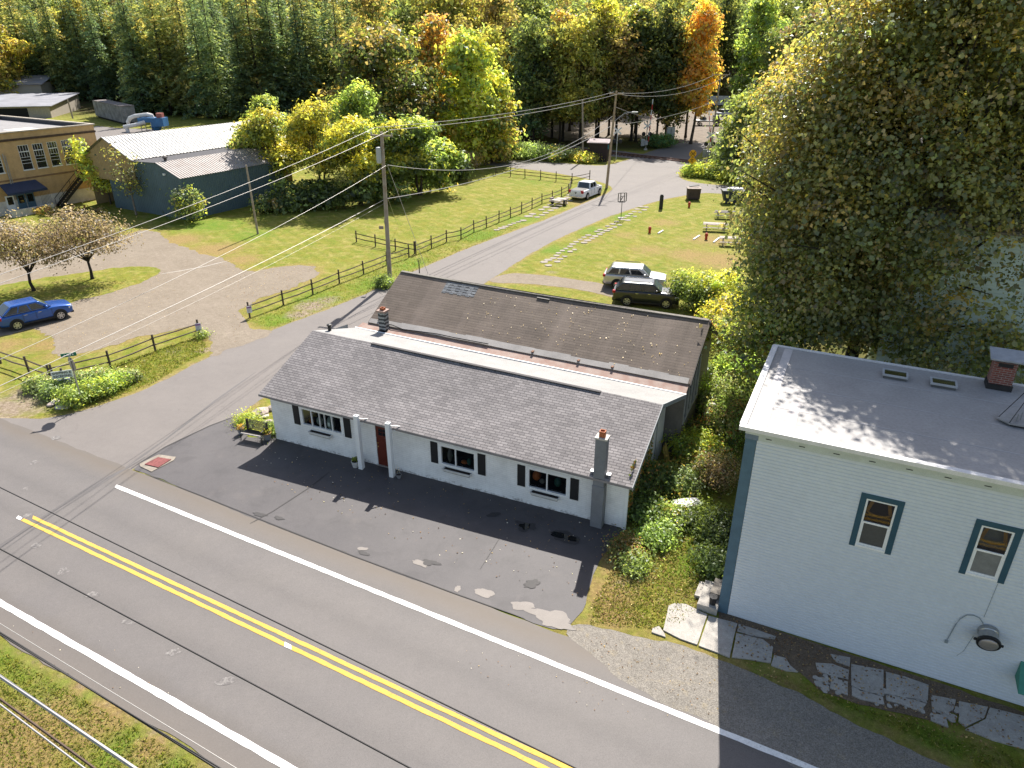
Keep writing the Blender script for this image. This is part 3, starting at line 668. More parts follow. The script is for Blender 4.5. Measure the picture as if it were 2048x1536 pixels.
for (a, b_) in (((18.17, -.45, 2.40), (18.17, 4.03, 4.0)), ((18.17, 4.04, 4.0), (18.79, 5.95, 3.74))):
    a, b_ = settle(*a), settle(*b_); mb.beam(a, b_, .03, .2)
mb.build("fascia", M_FASCIA, shop)
mb = MB(); mb.box(settle(17.86, -.02, 1.1), (.16, .1, 2.4)); mb.build("corner_board", M_WPAINT, shop)
mb = MB()
for y in (1.5, 3.2, 4.9): mb.bx(17.825, 17.85, y, y + .09, 0, 2.6 + min(y, 4) * .25)
mb.build("batten", M_FASCIA, shop)
def shop_window(x0, x1, z0, z1, bars, deco):
    zc = lambda x, z: settle(x, 0, z)[2]
    def bxz(mb, xa, xb, ya, yb, za, zb):
        mb.bx(xa, xb, ya, yb, za, zb); 
    m_ = MB(); fw = .10
    bxz(m_, x0, x1, -.035, .06, z1 - fw, z1); bxz(m_, x0, x1, -.05, .06, z0, z0 + fw)
    bxz(m_, x0, x0 + fw, -.034, .059, z0 + fw, z1 - fw); bxz(m_, x1 - fw, x1, -.034, .059, z0 + fw, z1 - fw)
    # outer casing
    bxz(m_, x0 - .07, x0 - .001, -.03, .0, z0 - .04, z1 + .06); bxz(m_, x1 + .001, x1 + .07, -.03, .0, z0 - .04, z1 + .06); bxz(m_, x0, x1, -.029, .0, z1 + .001, z1 + .06)
    win = m_.warp(settle).build("window", M_WPAINT, shop)
    m_ = MB()
    for bx_, bw in bars: bxz(m_, bx_ - bw / 2, bx_ + bw / 2, -.02, .055, z0 + fw, z1 - fw)
    m_.warp(settle).build("mullion", M_WPAINT, win)
    m_ = MB(); m_.quad((x0 + fw, .05, z0 + fw), (x1 - fw, .05, z0 + fw), (x1 - fw, .05, z1 - fw), (x0 + fw, .05, z1 - fw)); m_.warp(settle).build("pane", M_SHOPGLASS, win)
    m_ = MB(); m_.bx(x0, x1, .3, .9, z0 - .3, z0 + .02); m_.quad((x0 - .3, 1.4, z0 - .6), (x1 + .3, 1.4, z0 - .6), (x1 + .3, 1.4, z1 + .3), (x0 - .3, 1.4, z1 + .3)); m_.warp(settle).build("interior", M_DARK, win)
    for (x, z, r, sx, sz, mt, nm) in deco:
        m_ = MB(); m_.lathe([(r * math.sin(t) + .002, -r * math.cos(t) * sz) for t in np.linspace(.05, PI - .05, 8)], 10, (x, .25, z)); m_.v = [((v[0] - x) * sx + x, v[1], v[2]) for v in m_.v]
        m_.warp(settle).build(nm, mt, win, smooth=True)
    return win
mg, nt, n, b = new_mat("shop glass")
tr = N(nt, "ShaderNodeBsdfTransparent"); tr.inputs[0].default_value = (.62, .66, .66, 1); gl = N(nt, "ShaderNodeBsdfGlossy"); gl.inputs["Roughness"].default_value = .03; gl.inputs[0].default_value = (.9, .95, 1, 1)
fz = N(nt, "ShaderNodeFresnel"); fz.inputs[0].default_value = 1.5; ms = N(nt, "ShaderNodeMixShader"); nt.links.new(fz.outputs[0], ms.inputs[0]); nt.links.new(tr.outputs[0], ms.inputs[1]); nt.links.new(gl.outputs[0], ms.inputs[2]); nt.links.new(ms.outputs[0], n["Material Output"].inputs[0])
M_SHOPGLASS = mg
shop_window(1.80, 4.22, 1.16, 2.13, [(2.42, .05), (2.88, .03), (3.18, .03), (3.60, .05)], [(2.2, 1.34, .13, 1, .9, M_ORANGE, "pumpkin_ornament"), (3.35, 1.5, .22, .9, 1.6, M_MINTW, "figure_ornament"), (2.7, 1.45, .16, 1.2, 1.3, M_MINTW, "figure_ornament"), (3.98, 1.36, .12, 1, .9, M_ORANGE, "pumpkin_ornament")])
shop_window(9.36, 11.18, .93, 2.0, [(10.16, .05)], [(10.45, 1.18, .12, 1.3, .8, M_ORANGE, "pumpkin_ornament"), (10.7, 1.25, .12, .9, 1.5, M_TEALD, "figure_ornament"), (9.75, 1.35, .16, .7, 2.2, M_SHADEG, "curtain")])
shop_window(13.56, 15.42, .86, 1.94, [(14.46, .05)], [(13.9, 1.42, .19, 1, 1.2, M_ORANGE, "pumpkin_ornament"), (14.15, 1.2, .1, 1.2, 1.2, M_SHADEG, "curtain"), (14.85, 1.35, .16, 1, 1.4, M_TEALD, "figure_ornament")])
for x0, z0 in ((1.36, 1.15), (4.30, 1.12), (8.93, .95), (11.26, .93), (13.13, .88), (15.5, .86)):
    m_ = MB(); m_.bx(x0, x0 + .36, -.045, -.002, z0, z0 + 1.06); m_.bx(x0 + .05, x0 + .31, -.052, -.045, z0 + .06, z0 + .5); m_.bx(x0 + .05, x0 + .31, -.052, -.045, z0 + .56, z0 + 1.0); m_.warp(settle).build("shutter", M_BLACK, shop)
for x0, x1, z0 in ((2.3, 3.55, .88), (9.6, 10.95, .72), (13.8, 15.05, .66)):
    m_ = MB(); zt = z0 + .17
    m_.slab([(x0, -.25, zt), (x1, -.25, zt), (x1 - .04, -.20, z0), (x0 + .04, -.20, z0)], (0, .025, 0)); m_.bx(x0 + .04, x1 - .04, -.175, -.005, z0, z0 + .02)
    m_.slab([(x0, -.25, zt), (x0 + .04, -.20, z0), (x0 + .04, -.005, z0), (x0, -.005, zt)], (.02, 0, 0)); m_.slab([(x1, -.25, zt), (x1 - .04, -.20, z0), (x1 - .04, -.005, z0), (x1, -.005, zt)], (-.02, 0, 0))
    pb = m_.warp(settle).build("window_box", M_WDIRTY, shop)
    m_ = MB(); m_.bx(x0 + .045, x1 - .045, -.21, -.01, z0 + .02, zt - .03); m_.warp(settle).build("soil", M_SOIL, pb)
# door
m_ = MB(); m_.bx(6.02, 6.92, .04, .09, .05, 2.17)
for (xa, xb, za, zb) in ((6.06, 6.88, 2.12, 2.15),): m_.bx(xa, xb, .02, .04, za, zb)
for (xa, xb) in ((6.14, 6.44), (6.5, 6.8)): m_.bx(xa, xb, .03, .04, .2, 1.4)
door = m_.warp(settle).build("door", M_RED, shop)
m_ = MB()
for i in range(3):
    for j in range(2): m_.bx(6.16 + i * .22, 6.16 + i * .22 + .19, .03, .045, 1.62 + j * .19, 1.62 + j * .19 + .16)
m_.warp(settle).build("pane", M_GLASS, door)
m_ = MB(); m_.lathe([(.03, 0), (.035, .02), (.012, .05)], 8, (6.10, .03, 1.02), Matrix.Rotation(PI / 2, 4, 'X')); m_.warp(settle).build("handle", M_BRASS, door)
m_ = MB(); m_.lathe([(.03, 0), (.03, .03)], 8, (6.10, .03, 1.2), Matrix.Rotation(PI / 2, 4, 'X')); m_.warp(settle).build("lock", M_BRASS, door)
m_ = MB(); m_.bx(5.95, 7.0, -.04, .1, .0, .05); m_.build("doorstep", M_STONE, shop)
# the two hollow square posts either side of the door
for x in (5.47, 7.14):
    m_ = MB(); h, s_ = 2.80, .105; y = -.55
    for (cx_, cy_, dx, dy) in ((x, y - s_ + .01, 2 * s_, .02), (x, y + s_ - .01, 2 * s_, .02), (x - s_ + .01, y, .02, 2 * s_ - .04), (x + s_ - .01, y, .02, 2 * s_ - .04)): m_.box((cx_, cy_, h / 2), (dx, dy, h))
    m_.bx(x - .085, x + .085, y - .085, y + .085, 2.5, 2.66)
    pst = m_.build("porch_post", M_WPAINT, shop)
    m_ = MB(); m_.beam((x + .11, y + .02, 2.66), (x + .42, y + .30, 2.56), .05, .03); m_.beam((x + .40, y + .30, 2.58), (x + .15, y + .02, 2.3), .03, .03); m_.build("bracket", M_WDIRTY, pst)
# chimney against the front wall
m_ = MB(); cx0, cy0 = 16.78, -.21; a, b_ = .225, .185
m_.slab([(cx0 - a * f, cy0 - b_ * f, z) for f, z in ((1.1, 0),)] + [(cx0 + a * 1.1, cy0 - b_ * 1.1, 0), (cx0 + a * 1.1, cy0 + b_ * 1.1, 0), (cx0 - a * 1.1, cy0 + b_ * 1.1, 0)], (0, 0, 2.0))
m_.slab([(cx0 - a, cy0 - b_, 2.0), (cx0 + a, cy0 - b_, 2.0), (cx0 + a, cy0 + b_, 2.0), (cx0 - a, cy0 + b_, 2.0)], (0, 0, 2.12))
ch = m_.build("chimney", M_GREYP, shop, bevel=.012)
m_ = MB(); m_.slab([(cx0 - a - .03, cy0 - b_ - .03, 4.12), (cx0 + a + .03, cy0 - b_ - .03, 4.12), (cx0 + a + .03, cy0 + b_ + .03, 4.12), (cx0 - a - .03, cy0 + b_ + .03, 4.12)], (0, 0, .07)); m_.build("crown", mat("mortar crown", (.50, .47, .43), .9), ch)
m_ = MB()
for (cx_, cy_, dx, dy) in ((cx0, cy0 - .1, .22, .03), (cx0, cy0 + .1, .22, .03), (cx0 - .1, cy0, .03, .17), (cx0 + .1, cy0, .03, .17)): m_.box((cx_, cy_, 4.31), (dx, dy, .26))
m_.build("flue", M_CLAY, ch)
m_ = MB(); m_.bx(cx0 - .1, cx0 + .1, cy0 - .085, cy0 + .085, 4.16, 4.22); m_.build("flue_opening", M_BLACK, ch)
for xx in (cx0 - .42, cx0 + .24): m_ = MB(); m_.bx(xx, xx + .18, -.24, -.04, 2.50, 2.53); m_.build("roof_bracket", M_WPAINT, ch)

# ------------------------------------------------------------------ brown roofed building behind the shop
rear = thing("rear_building", "old building with brown streaked shingle roof directly behind the white shop", "building", WO, WRZ)
mb = MB(); x0, x1 = 1.62, 18.6
mb.quad((x0, 6.75, -.1), (x1, 6.75, -.1), (x1, 6.75, 3.9), (x0, 6.75, 3.9)); mb.quad((x1, 13.4, -.1), (x0, 13.4, -.1), (x0, 13.4, 3.95), (x1, 13.4, 3.95))
WB = (7.0, 10.35, 1.55, 3.75)                             # window band in the right gable
def gq(y0, y1, z0, z1): mb.quad((x1, y0, z0), (x1, y1, z0), (x1, y1, z1), (x1, y0, z1))
gq(6.75, WB[0], -.1, 3.9); gq(WB[0], WB[1], -.1, WB[2]); gq(WB[1], 13.4, -.1, 3.9)
mb.poly([(x1, 6.75, 3.9), (x1, 13.4, 3.9), (x1, 10.05, 5.72)]); mb.poly([(x0, 6.75, -.1), (x0, 6.75, 3.9), (x0, 10.05, 5.72), (x0, 13.4, 3.9), (x0, 13.4, -.1)])
mb.quad((x1, WB[0], WB[3]), (x1, WB[1], WB[3]), (x1, WB[1], 3.9), (x1, WB[0], 3.9))
mb.build("wall", M_GREYWALL, rear)
def rset(x, y, z): return (x, y, z - .018 * (x - 10))
def f_r1(u, v):
    x = 1.36 + .12 * v + 17.45 * u; return rset(x, 6.62 + 3.42 * v, 3.98 + 1.92 * v - .07 * math.sin(PI * u) * v + .025 * vn(x * .5, v * 2, 7))
mb = MB(); grid_plate(mb, f_r1, 22, 5, .1, 17.45, 3.92); rr = mb.build("roof", M_SH_BROWN, rear); rr["label"] = "brown shingle slope towards the shop"
def f_r2(u, v):
    x = 1.48 + 17.33 * u; return rset(x, 10.045 + 3.75 * v, 5.895 - 2.0 * v)
mb = MB(); grid_plate(mb, f_r2, 10, 3, .1, 17.3, 4.2); mb.build("roof", M_SH_BROWN, rear)
mb = MB()
for k in range(14): mb.beam(rset(1.5 + 17.3 * k / 14, 10.04, 5.90 - .07 * math.sin(PI * k / 14)), rset(1.5 + 17.3 * (k + 1) / 14, 10.04, 5.90 - .07 * math.sin(PI * (k + 1) / 14)), .22, .05)
mb.build("ridge_cap", mat("weathered ridge", (.19, .175, .155), .9, var=.35, scale=6), rr)
def on_r1(x, v, h=.012): q = f_r1((x - 1.36 - .12 * v) / 17.45, v); return (q[0], q[1] - h * .4, q[2] + h)
mb = MB()
for i in range(8):
    for j in range(4):
        xa, xb = 4.55 + 1.95 * i / 8, 4.55 + 1.95 * (i + 1) / 8; va, vb = .74 + .21 * j / 4 + .012 * (i % 2), .74 + .21 * (j + 1) / 4
        mb.quad(on_r1(xa, va), on_r1(xb, va), on_r1(xb, vb), on_r1(xa, vb), uv=[(xa, va * 3.9), (xb, va * 3.9), (xb, vb * 3.9), (xa, vb * 3.9)])
mb.build("shingle_patch", M_SH_BLUE, rr)
mb = MB(); a, b_ = on_r1(9.95, .93, .03), on_r1(10.65, .93, .03); mb.beam(a, b_, .1, .04); mb.build("roof_vent", M_BLACK, rr)
mb = MB()
for k in range(18):
    xa, xb = 1.40 + 17.3 * k / 18, 1.40 + 17.3 * (k + 1) / 18; w0 = .085 + .02 * vn(k * .8, 2)
    mb.quad(on_r1(xa, -.005), on_r1(xb, -.005), on_r1(xb, w0, .014), on_r1(xa, w0, .014))
mb.build("eave_membrane", M_MEMB, rr)
mb = MB()
for k in range(18):
    xa, xb = 1.0 + 17.75 * k / 18, 1.0 + 17.75 * (k + 1) / 18
    qa, qb = rset(xa, 6.60, 3.90), rset(xb, 6.60, 3.90); pa, pb_ = settle(xa, 6.03, 3.76), settle(xb, 6.03, 3.76)
    mb.quad(pa, pb_, qb, qa)
mb.build("valley_flashing", M_RUST, rear)
mb = MB()
mb.tube([rset(1.9, 6.75, 4.12), rset(2.3, 6.7, 4.02), rset(2.9, 6.62, 4.08), rset(3.6, 6.55, 3.98), rset(4.6, 6.6, 4.02), rset(5.6, 6.65, 4.05), rset(6.6, 6.62, 4.04), rset(8.6, 6.62, 4.05)], .025, 5); mb.build("loose_cable", M_BLACK, rear)
for xx in (11.0, 13.4, 15.1): mb = MB(); mb.box(rset(xx, 6.72, 4.06), (.12, .22, .05)); mb.build("clamp", mat("rust brown", (.16, .08, .05), .8), rr)
mb = MB()
for z, h in ((WB[2], .09), (WB[3], .09)): mb.bx(x1 - .03, x1 + .05, WB[0] - .08, WB[1] + .08, z - h / 2, z + h / 2)
for k in range(5): y = WB[0] + (WB[1] - WB[0]) * k / 4; mb.bx(x1 - .028, x1 + .045, y - .045, y + .045, WB[2] + .05, WB[3] - .05)
win = mb.build("window", mat("grey white trim", (.46, .46, .45), .7), rear)
mb = MB(); mb.quad((x1 - .02, WB[0], WB[2]), (x1 - .02, WB[1], WB[2]), (x1 - .02, WB[1], WB[3]), (x1 - .02, WB[0], WB[3])); mb.build("pane", M_GLASS, win)
mb = MB()
for (a, b_) in (((18.84, 6.6, 3.86), (18.84, 10.04, 5.78)), ((18.84, 10.05, 5.78), (18.84, 13.8, 3.78))): mb.beam(rset(*a), rset(*b_), .04, .2)
mb.build("barge_board", mat("dark barge board", (.075, .068, .062), .8, var=.3), rear)
# black and white block chimney rising out of the valley
m, nt, n, b = new_mat("sooted block"); p = pos(nt); wv = N(nt, "ShaderNodeTexWave", bands_direction='Z'); wv.inputs["Scale"].default_value = 1.5; wv.inputs["Distortion"].default_value = 3.0; wv.inputs["Detail"].default_value = 4; wv.inputs["Detail Scale"].default_value = 3; nt.links.new(p, wv.inputs[0])
nt.links.new(mix(nt, ramp(nt, wv.outputs["Fac"], [(.3, 0.0), (.75, 1.0)]), (.032, .034, .036), (.24, .25, .25)), b.inputs["Base Color"]); b.inputs["Roughness"].default_value = .9
mb = MB(); mb.bx(2.35, 2.75, 6.18, 6.56, 3.7, 5.0); ch = mb.build("chimney", m, rear)
mb = MB(); mb.bx(2.29, 2.81, 6.12, 6.62, 5.0, 5.1); mb.build("cap", M_RUST, ch)
mb = MB()
for (cx_, cy_, dx, dy) in ((2.55, 6.28, .24, .03), (2.55, 6.46, .24, .03), (2.445, 6.37, .03, .15), (2.655, 6.37, .03, .15)): mb.box((cx_, cy_, 5.16), (dx, dy, .14))
mb.build("flue", M_CLAY, ch)
mb = MB(); mb.bx(2.28, 2.82, 6.1, 6.64, 3.7, 3.98); mb.build("flashing", M_BLACK, ch)
mb = MB(); mb.lathe([(.09, 0), (.09, .25), (.13, .27), (.13, .33), (.02, .36)], 8, settle(.35, 4.6, 4.0)); mb.build("vent_pipe", M_BLACK, shop)

# ------------------------------------------------------------------ pale blue two storey house on the right
HO = G(1437, 1222); HRZ = math.radians(-26.06); HH = 7.47
m, nt, n, b = new_mat("blue vinyl siding"); p = pos(nt)
c = mix(nt, ramp(nt, noise(nt, p, .45, 4), [(.3, 0.0), (.7, 1.0)]), (.58, .615, .665), (.615, .65, .695)); c = mix(nt, 1.0, c, ramp(nt, noise(nt, p, 5, 5, .7), [(.3, .95), (.7, 1.04)]), 'MULTIPLY')
nt.links.new(c, b.inputs["Base Color"]); b.inputs["Roughness"].default_value = .6; M_SIDING = m
M_TEAL = mat("dark teal trim", (.030, .085, .125), .6, var=.15)
M_BLUEBD = mat("blue corner board", (.085, .155, .215), .6, var=.18)
M_ROOFP = mat("silver coated flat roof", (.34, .325, .315), .72, var=.14, scale=.8, bmp=.12, bscale=6)
M_TRIMG = mat("pale green white trim", (.52, .56, .53), .7, var=.12)
house = thing("blue_house", "two storey pale blue clapboard house with a flat grey roof by the road", "house", HO, HRZ)
def clap(mb, x0, x1, z0, z1, y, holes=(), row=.118, d=.030, ax='x'):
    n = int(round((z1 - z0) / row)); h = (z1 - z0) / n
    for k in range(n):
        za, zb = z0 + k * h, z0 + (k + 1) * h; segs = [(x0, x1)]
        for (hx0, hx1, hz0, hz1) in holes:
            if hz0 < (za + zb) / 2 < hz1:
                ns = []
                for a, b_ in segs:
                    if hx1 <= a or hx0 >= b_: ns.append((a, b_))
                    else:
                        if a < hx0: ns.append((a, hx0))
                        if hx1 < b_: ns.append((hx1, b_))
                segs = ns
        for a, b_ in segs:
            zc = za + (zb - za) * .70
            for q in (((a, y - d, za), (b_, y - d, za), (b_, y - d, zc), (a, y - d, zc)), ((a, y - d, zc), (b_, y - d, zc), (b_, y, zb), (a, y, zb)), ((a, y, za), (b_, y, za), (b_, y - d, za), (a, y - d, za))): mb.quad(*(q if ax == 'x' else [(v[1], v[0], v[2]) for v in q[::-1]]))
HW = [(3.45, 4.54, 4.13, 5.98), (6.37, 7.43, 4.13, 5.98)]
mb = MB(); clap(mb, .31, 13, 0.02, 7.0, 0.0, HW); mb.quad((13, 0, -.1), (13, 6.7, -.1), (13, 6.7, 7.4), (13, 0, 7.4)); mb.quad((13, 6.7, -.1), (0, 6.7, -.1), (0, 6.7, 7.4), (13, 6.7, 7.4))
clap(mb, 0.02, 6.68, .02, 7.2, 0.0, (), ax='y'); mb.build("wall", M_SIDING, house)
mb = MB(); mb.bx(-.03, .30, -.035, .0, -.05, 6.98); mb.bx(-.034, -.0, -.034, .25, -.05, 6.98); mb.build("corner_board", M_BLUEBD, house)
mb = MB(); mb.bx(-.02, 13, .02, 6.65, -.4, .0); mb.build("foundation", mat("dark stone foundation", (.09, .075, .06), .9, var=.4), house)
mb = MB(); mb.bx(-.16, 13.1, -.14, 6.82, 7.30, 7.42); roof = mb.build("roof", M_ROOFP, house)
mb = MB()
for a in ((-.24, 13.2, -.30, -.10, 7.34, 7.47), (-.24, 13.2, 6.78, 6.90, 7.36, 7.46), (-.26, -.06, -.101, 6.779, 7.36, 7.475)): mb.bx(*a)
mb.build("roof_edge", mat("white metal roof edge", (.70, .68, .67), .5, var=.12), roof)
mb = MB(); mb.bx(.2, .5, -.1, 6.7, 7.425, 7.435); mb.build("seam", mat("roof seam grey", (.52, .49, .48), .8), roof)
mb = MB(); mb.bx(.98, 1.28, -.095, 2.2, 7.422, 7.432); mb.build("seam", mat("roof patch", (.40, .375, .375), .8), roof)
mb = MB()
for y in (1.55, 3.3, 5.0): mb.bx(.55, 13, y, y + .05, 7.421, 7.427)
mb.build("seam", mat("seam line", (.40, .385, .385), .8), roof)
mb = MB(); mb.bx(0.31, 13.1, -.08, -.02, 7.0, 7.30); mb.bx(-.05, 13.1, -.20, -.081, 7.22, 7.34); mb.build("cornice", M_TRIMG, house)
mb = MB()
for k in range(13): mb.bx(.55 + k * .95, .72 + k * .95, -.088, -.07, 7.09, 7.115)
mb.build("soffit_vent", M_BLACK, house)
mb = MB(); mb.bx(-.05, .34, -.09, .0, 6.99, 7.30); mb.build("corner_block", mat("slate blue block", (.16, .21, .28), .6), house)
M_BLIND = mat("grey insect screen", (.085, .083, .080), .7, var=.2, scale=1.5)
M_OBAND = mat("orange band", (.50, .23, .03), .8, var=.35, scale=9)
M_CURT = mat("grey curtain", (.22, .22, .215), .85, var=.25, scale=4)
for wi, (x0, x1, z0, z1) in enumerate(HW):
    mb = MB(); t = .135
    mb.bx(x0 - .03, x0 + t, -.045, .02, z0 - .02, z1); mb.bx(x1 - t, x1 + .03, -.045, .02, z0 - .02, z1); mb.bx(x0 - .03, x1 + .03, -.048, .019, z1 - t, z1 + .03)
    trim = mb.build("window", M_TEAL, house)
    a, b_, c0, d0 = x0 + t, x1 - t, z0, z1 - t; mb = MB(); f = .055
    for q in ((a, a + f, -.03, .03, c0 + .07, d0), (b_ - f, b_, -.03, .03, c0 + .07, d0), (a + f, b_ - f, -.03, .03, d0 - f, d0), (a, b_, -.05, .03, c0, c0 + .07)): mb.bx(*q)
    zm = (c0 + d0) / 2 + .03
    mb.bx(a + f, b_ - f, -.024, .03, zm - .03, zm + .03); mb.bx(a + f, a + f + .035, -.015, .03, c0 + .07, zm - .03); mb.bx(b_ - f - .035, b_ - f, -.015, .03, c0 + .07, zm - .03); mb.bx(a + f + .035, b_ - f - .035, -.015, .03, c0 + .07, c0 + .12)
    mb.build("frame", M_WPAINT, trim)
    mb = MB(); mb.quad((a + f, .005, zm), (b_ - f, .005, zm), (b_ - f, .005, d0 - f), (a + f, .005, d0 - f)); mb.build("pane", M_SHOPGLASS, trim)
    mb = MB(); mb.quad((a + f, .012, c0 + .07), (b_ - f, .012, c0 + .07), (b_ - f, .012, zm), (a + f, .012, zm)); mb.build("screen", M_BLIND if wi == 0 else M_CURT, trim)
    mb = MB(); mb.quad((a, .30, zm - .1), (b_, .30, zm - .1), (b_, .30, d0), (a, .30, d0)); mb.build("interior", M_DARK if wi == 0 else M_CURT, trim)
    mb = MB(); xm = (a + b_) / 2; hw_ = (b_ - a) / 2 - .06
    sw = [(xm + hw_ * s_, .08, zm + .20 + .13 * (s_ * s_)) for s_ in np.linspace(-1, 1, 9)]
    for p0, p1 in zip(sw[:-1], sw[1:]): mb.quad(p0, p1, (p1[0], .08, p1[2] + .07), (p0[0], .08, p0[2] + .07))
    for sg in (-1, 1): mb.quad((xm + sg * hw_, .078, zm + .38), (xm + sg * (hw_ - .09), .078, zm + .36), (xm + sg * hw_ * .45, .078, d0 - f), (xm + sg * hw_ * .72, .078, d0 - f))
    mb.build("orange_bands", M_OBAND, trim)  # curved orange bands set behind the upper pane
# exhaust fan hood with its conduit
M_STEEL = mat("galvanised steel", (.42, .43, .44), .35, metal=.85, var=.2, scale=8)
fx, fz = 7.52, 2.36
T = Matrix.Rotation(PI / 2 + .25, 4, 'X')
mb = MB(); mb.lathe([(.27, 0), (.27, .12), (.25, .14), (.25, .42)], 20, (fx, .0, fz), T); fan = mb.build("wall_fan", M_STEEL, house, smooth=False)
mb = MB(); mb.lathe([(.25, .40), (.31, .40), (.31, .48), (.26, .49)], 20, (fx, .0, fz), T); mb.build("rim", M_BLACK, fan)
mb = MB(); mb.lathe([(.255, .485), (.22, .52), (.14, .55), (.02, .565)], 20, (fx, .0, fz), T); mb.build("dome", mat("dull dome metal", (.42, .38, .36), .4, metal=.6, var=.15), fan, smooth=True)
mb = MB(); mb.box((fx + .33, -.40, fz - .10), (.08, .05, .06)); mb.box((fx - .33, -.40, fz - .1), (.08, .05, .06)); mb.build("latch", M_BLACK, fan)
mb = MB()
cz = [(6.62, 1.62), (6.66, 1.95), (6.70, 2.30), (6.76, 2.55), (6.88, 2.74), (7.04, 2.80), (7.20, 2.76), (7.32, 2.62), (7.38, 2.46), (7.40, 2.30)]
mb.tube([(x, -.06, z) for x, z in cz], .014, 6); mb.box((6.62, -.05, 1.58), (.08, .06, .1)); mb.tube([(7.30, -.03, 2.8), (7.33, -.03, 4.1)], .008, 5); mb.tube([(7.22, -.03, 2.05), (7.12, -.03, 1.4), (7.0, -.03, 1.15)], .008, 5); mb.build("conduit", mat("grey conduit", (.25, .29, .31), .5), house)
mb = MB(); mb.slab([(8.52, -.02, 1.62), (10.2, -.02, 1.62), (10.2, -.75, 1.05), (8.52, -.75, 1.05)], (0, 0, .03)); mb.slab([(8.52, -.02, 1.62), (8.52, -.75, 1.05), (8.52, -.02, 1.05)], (.02, 0, 0)); mb.build("awning", mat("green canvas", (.06, .24, .18), .7, var=.2), house)
# roof furniture
def hp(u, v, z): 
    c_, s_ = math.cos(HRZ), math.sin(HRZ); return Vector((HO.x + u * c_ - v * s_, HO.y + u * s_ + v * c_, z))
for (u, v, lab) in ((3.95, 5.72, "low roof skylight with olive glazing nearer the roof corner"), (5.42, 5.66, "low roof skylight with olive glazing nearer the brick chimney")):
    t = thing("skylight", lab, "skylight", hp(u, v, 7.42), HRZ, "skylights on the flat roof")
    mb = MB(); mb.bx(-.36, .36, -.24, .24, 0, .10); mb.build("curb", mat("skylight curb", (.12, .12, .12), .8), t)
    mb = MB()
    for q in ((-.40, .40, -.28, -.22, .10, .16), (-.40, .40, .22, .28, .10, .16), (-.40, -.34, -.22, .22, .10, .16), (.34, .40, -.22, .22, .10, .16)): mb.bx(*q)
    mb.build("frame", mat("grey aluminium", (.42, .43, .44), .5), t)
    mb = MB(); mb.bx(-.34, .34, -.22, .22, .10, .135); mb.build("glazing", mat("olive glazing", (.075, .070, .022), .25, var=.4, scale=6, spec=.5), t)
M_RBRICK = brick_wall("red chimney brick", (.26, .065, .045), (.17, .055, .045), (.27, .22, .19), .21, .075, .012, .5, .5)
def brick_box(mb, x0, x1, y0, y1, z0, z1):
    for a, b_, L in (((x0, y0), (x1, y0), x1 - x0), ((x1, y0), (x1, y1), y1 - y0), ((x1, y1), (x0, y1), x1 - x0), ((x0, y1), (x0, y0), y1 - y0)):
        mb.quad((*a, z0), (*b_, z0), (*b_, z1), (*a, z1), uv=[(0, z0), (L, z0), (L, z1), (0, z1)])
    mb.quad((x0, y0, z1), (x1, y0, z1), (x1, y1, z1), (x0, y1, z1), uv=[(0, 0), (.2, 0), (.2, .2), (0, .2)])
mb = MB(); brick_box(mb, 6.74, 7.40, 6.12, 6.64, 7.42, 8.40); ch = mb.build("chimney", M_RBRICK, house)
mb = MB(); mb.slab([(6.58, 5.98, 8.48), (7.56, 5.98, 8.48), (7.56, 6.78, 8.62), (6.58, 6.78, 8.62)], (0, 0, .05)); mb.build("cap", mat("sheet metal cap", (.36, .37, .40), .5, var=.25, scale=4), ch)
mb = MB(); mb.bx(6.70, 7.44, 6.08, 6.67, 7.42, 7.62); mb.build("flashing", mat("tar flashing", (.035, .033, .032), .8, var=.5), ch)
mb = MB(); mb.bx(6.86, 7.28, 6.11, 6.13, 8.24, 8.38); mb.build("flue_opening", M_BLACK, ch)
t = thing("sign_mast", "dark red mast with stay wires on a steel base on the flat roof", "mast", hp(7.62, 3.75, 7.42), HRZ)
M_MAROON = mat("maroon mast paint", (.075, .014, .016), .5)
mb = MB(); mb.tube([(0, 0, .12), (.02, .05, 2.4)], .06, 8); mb.build("pole", M_MAROON, t)
mb = MB(); mb.prism([(-.85, -.15), (-.55, -.45), (.8, -.45), (.8, .35), (-.7, .35)], .08, .12); mb.build("base_plate", mat("base plate grey", (.33, .32, .31), .7, var=.3), t)
mb = MB(); mb.bx(-.5, .7, -.35, -.25, 0, .08); mb.bx(-.5, .7, .2, .3, 0, .08); mb.build("sleeper", M_BLACK, t)
for q in ((-.8, -.1), (-.55, -.4)):
    mb = MB(); mb.tube([(q[0], q[1], .12), (.02, .04, 1.75)], .012, 5); mb.build("stay", M_BLACK, t)
mb = MB()
for q in ((-.35, -.2), (-.22, .0), (.25, -.2), (.3, .1), (.4, -.1)): mb.tube([(q[0], q[1], .12), (q[0], q[1], .38)], .018, 5)
mb.build("bolt", M_STEEL, t)

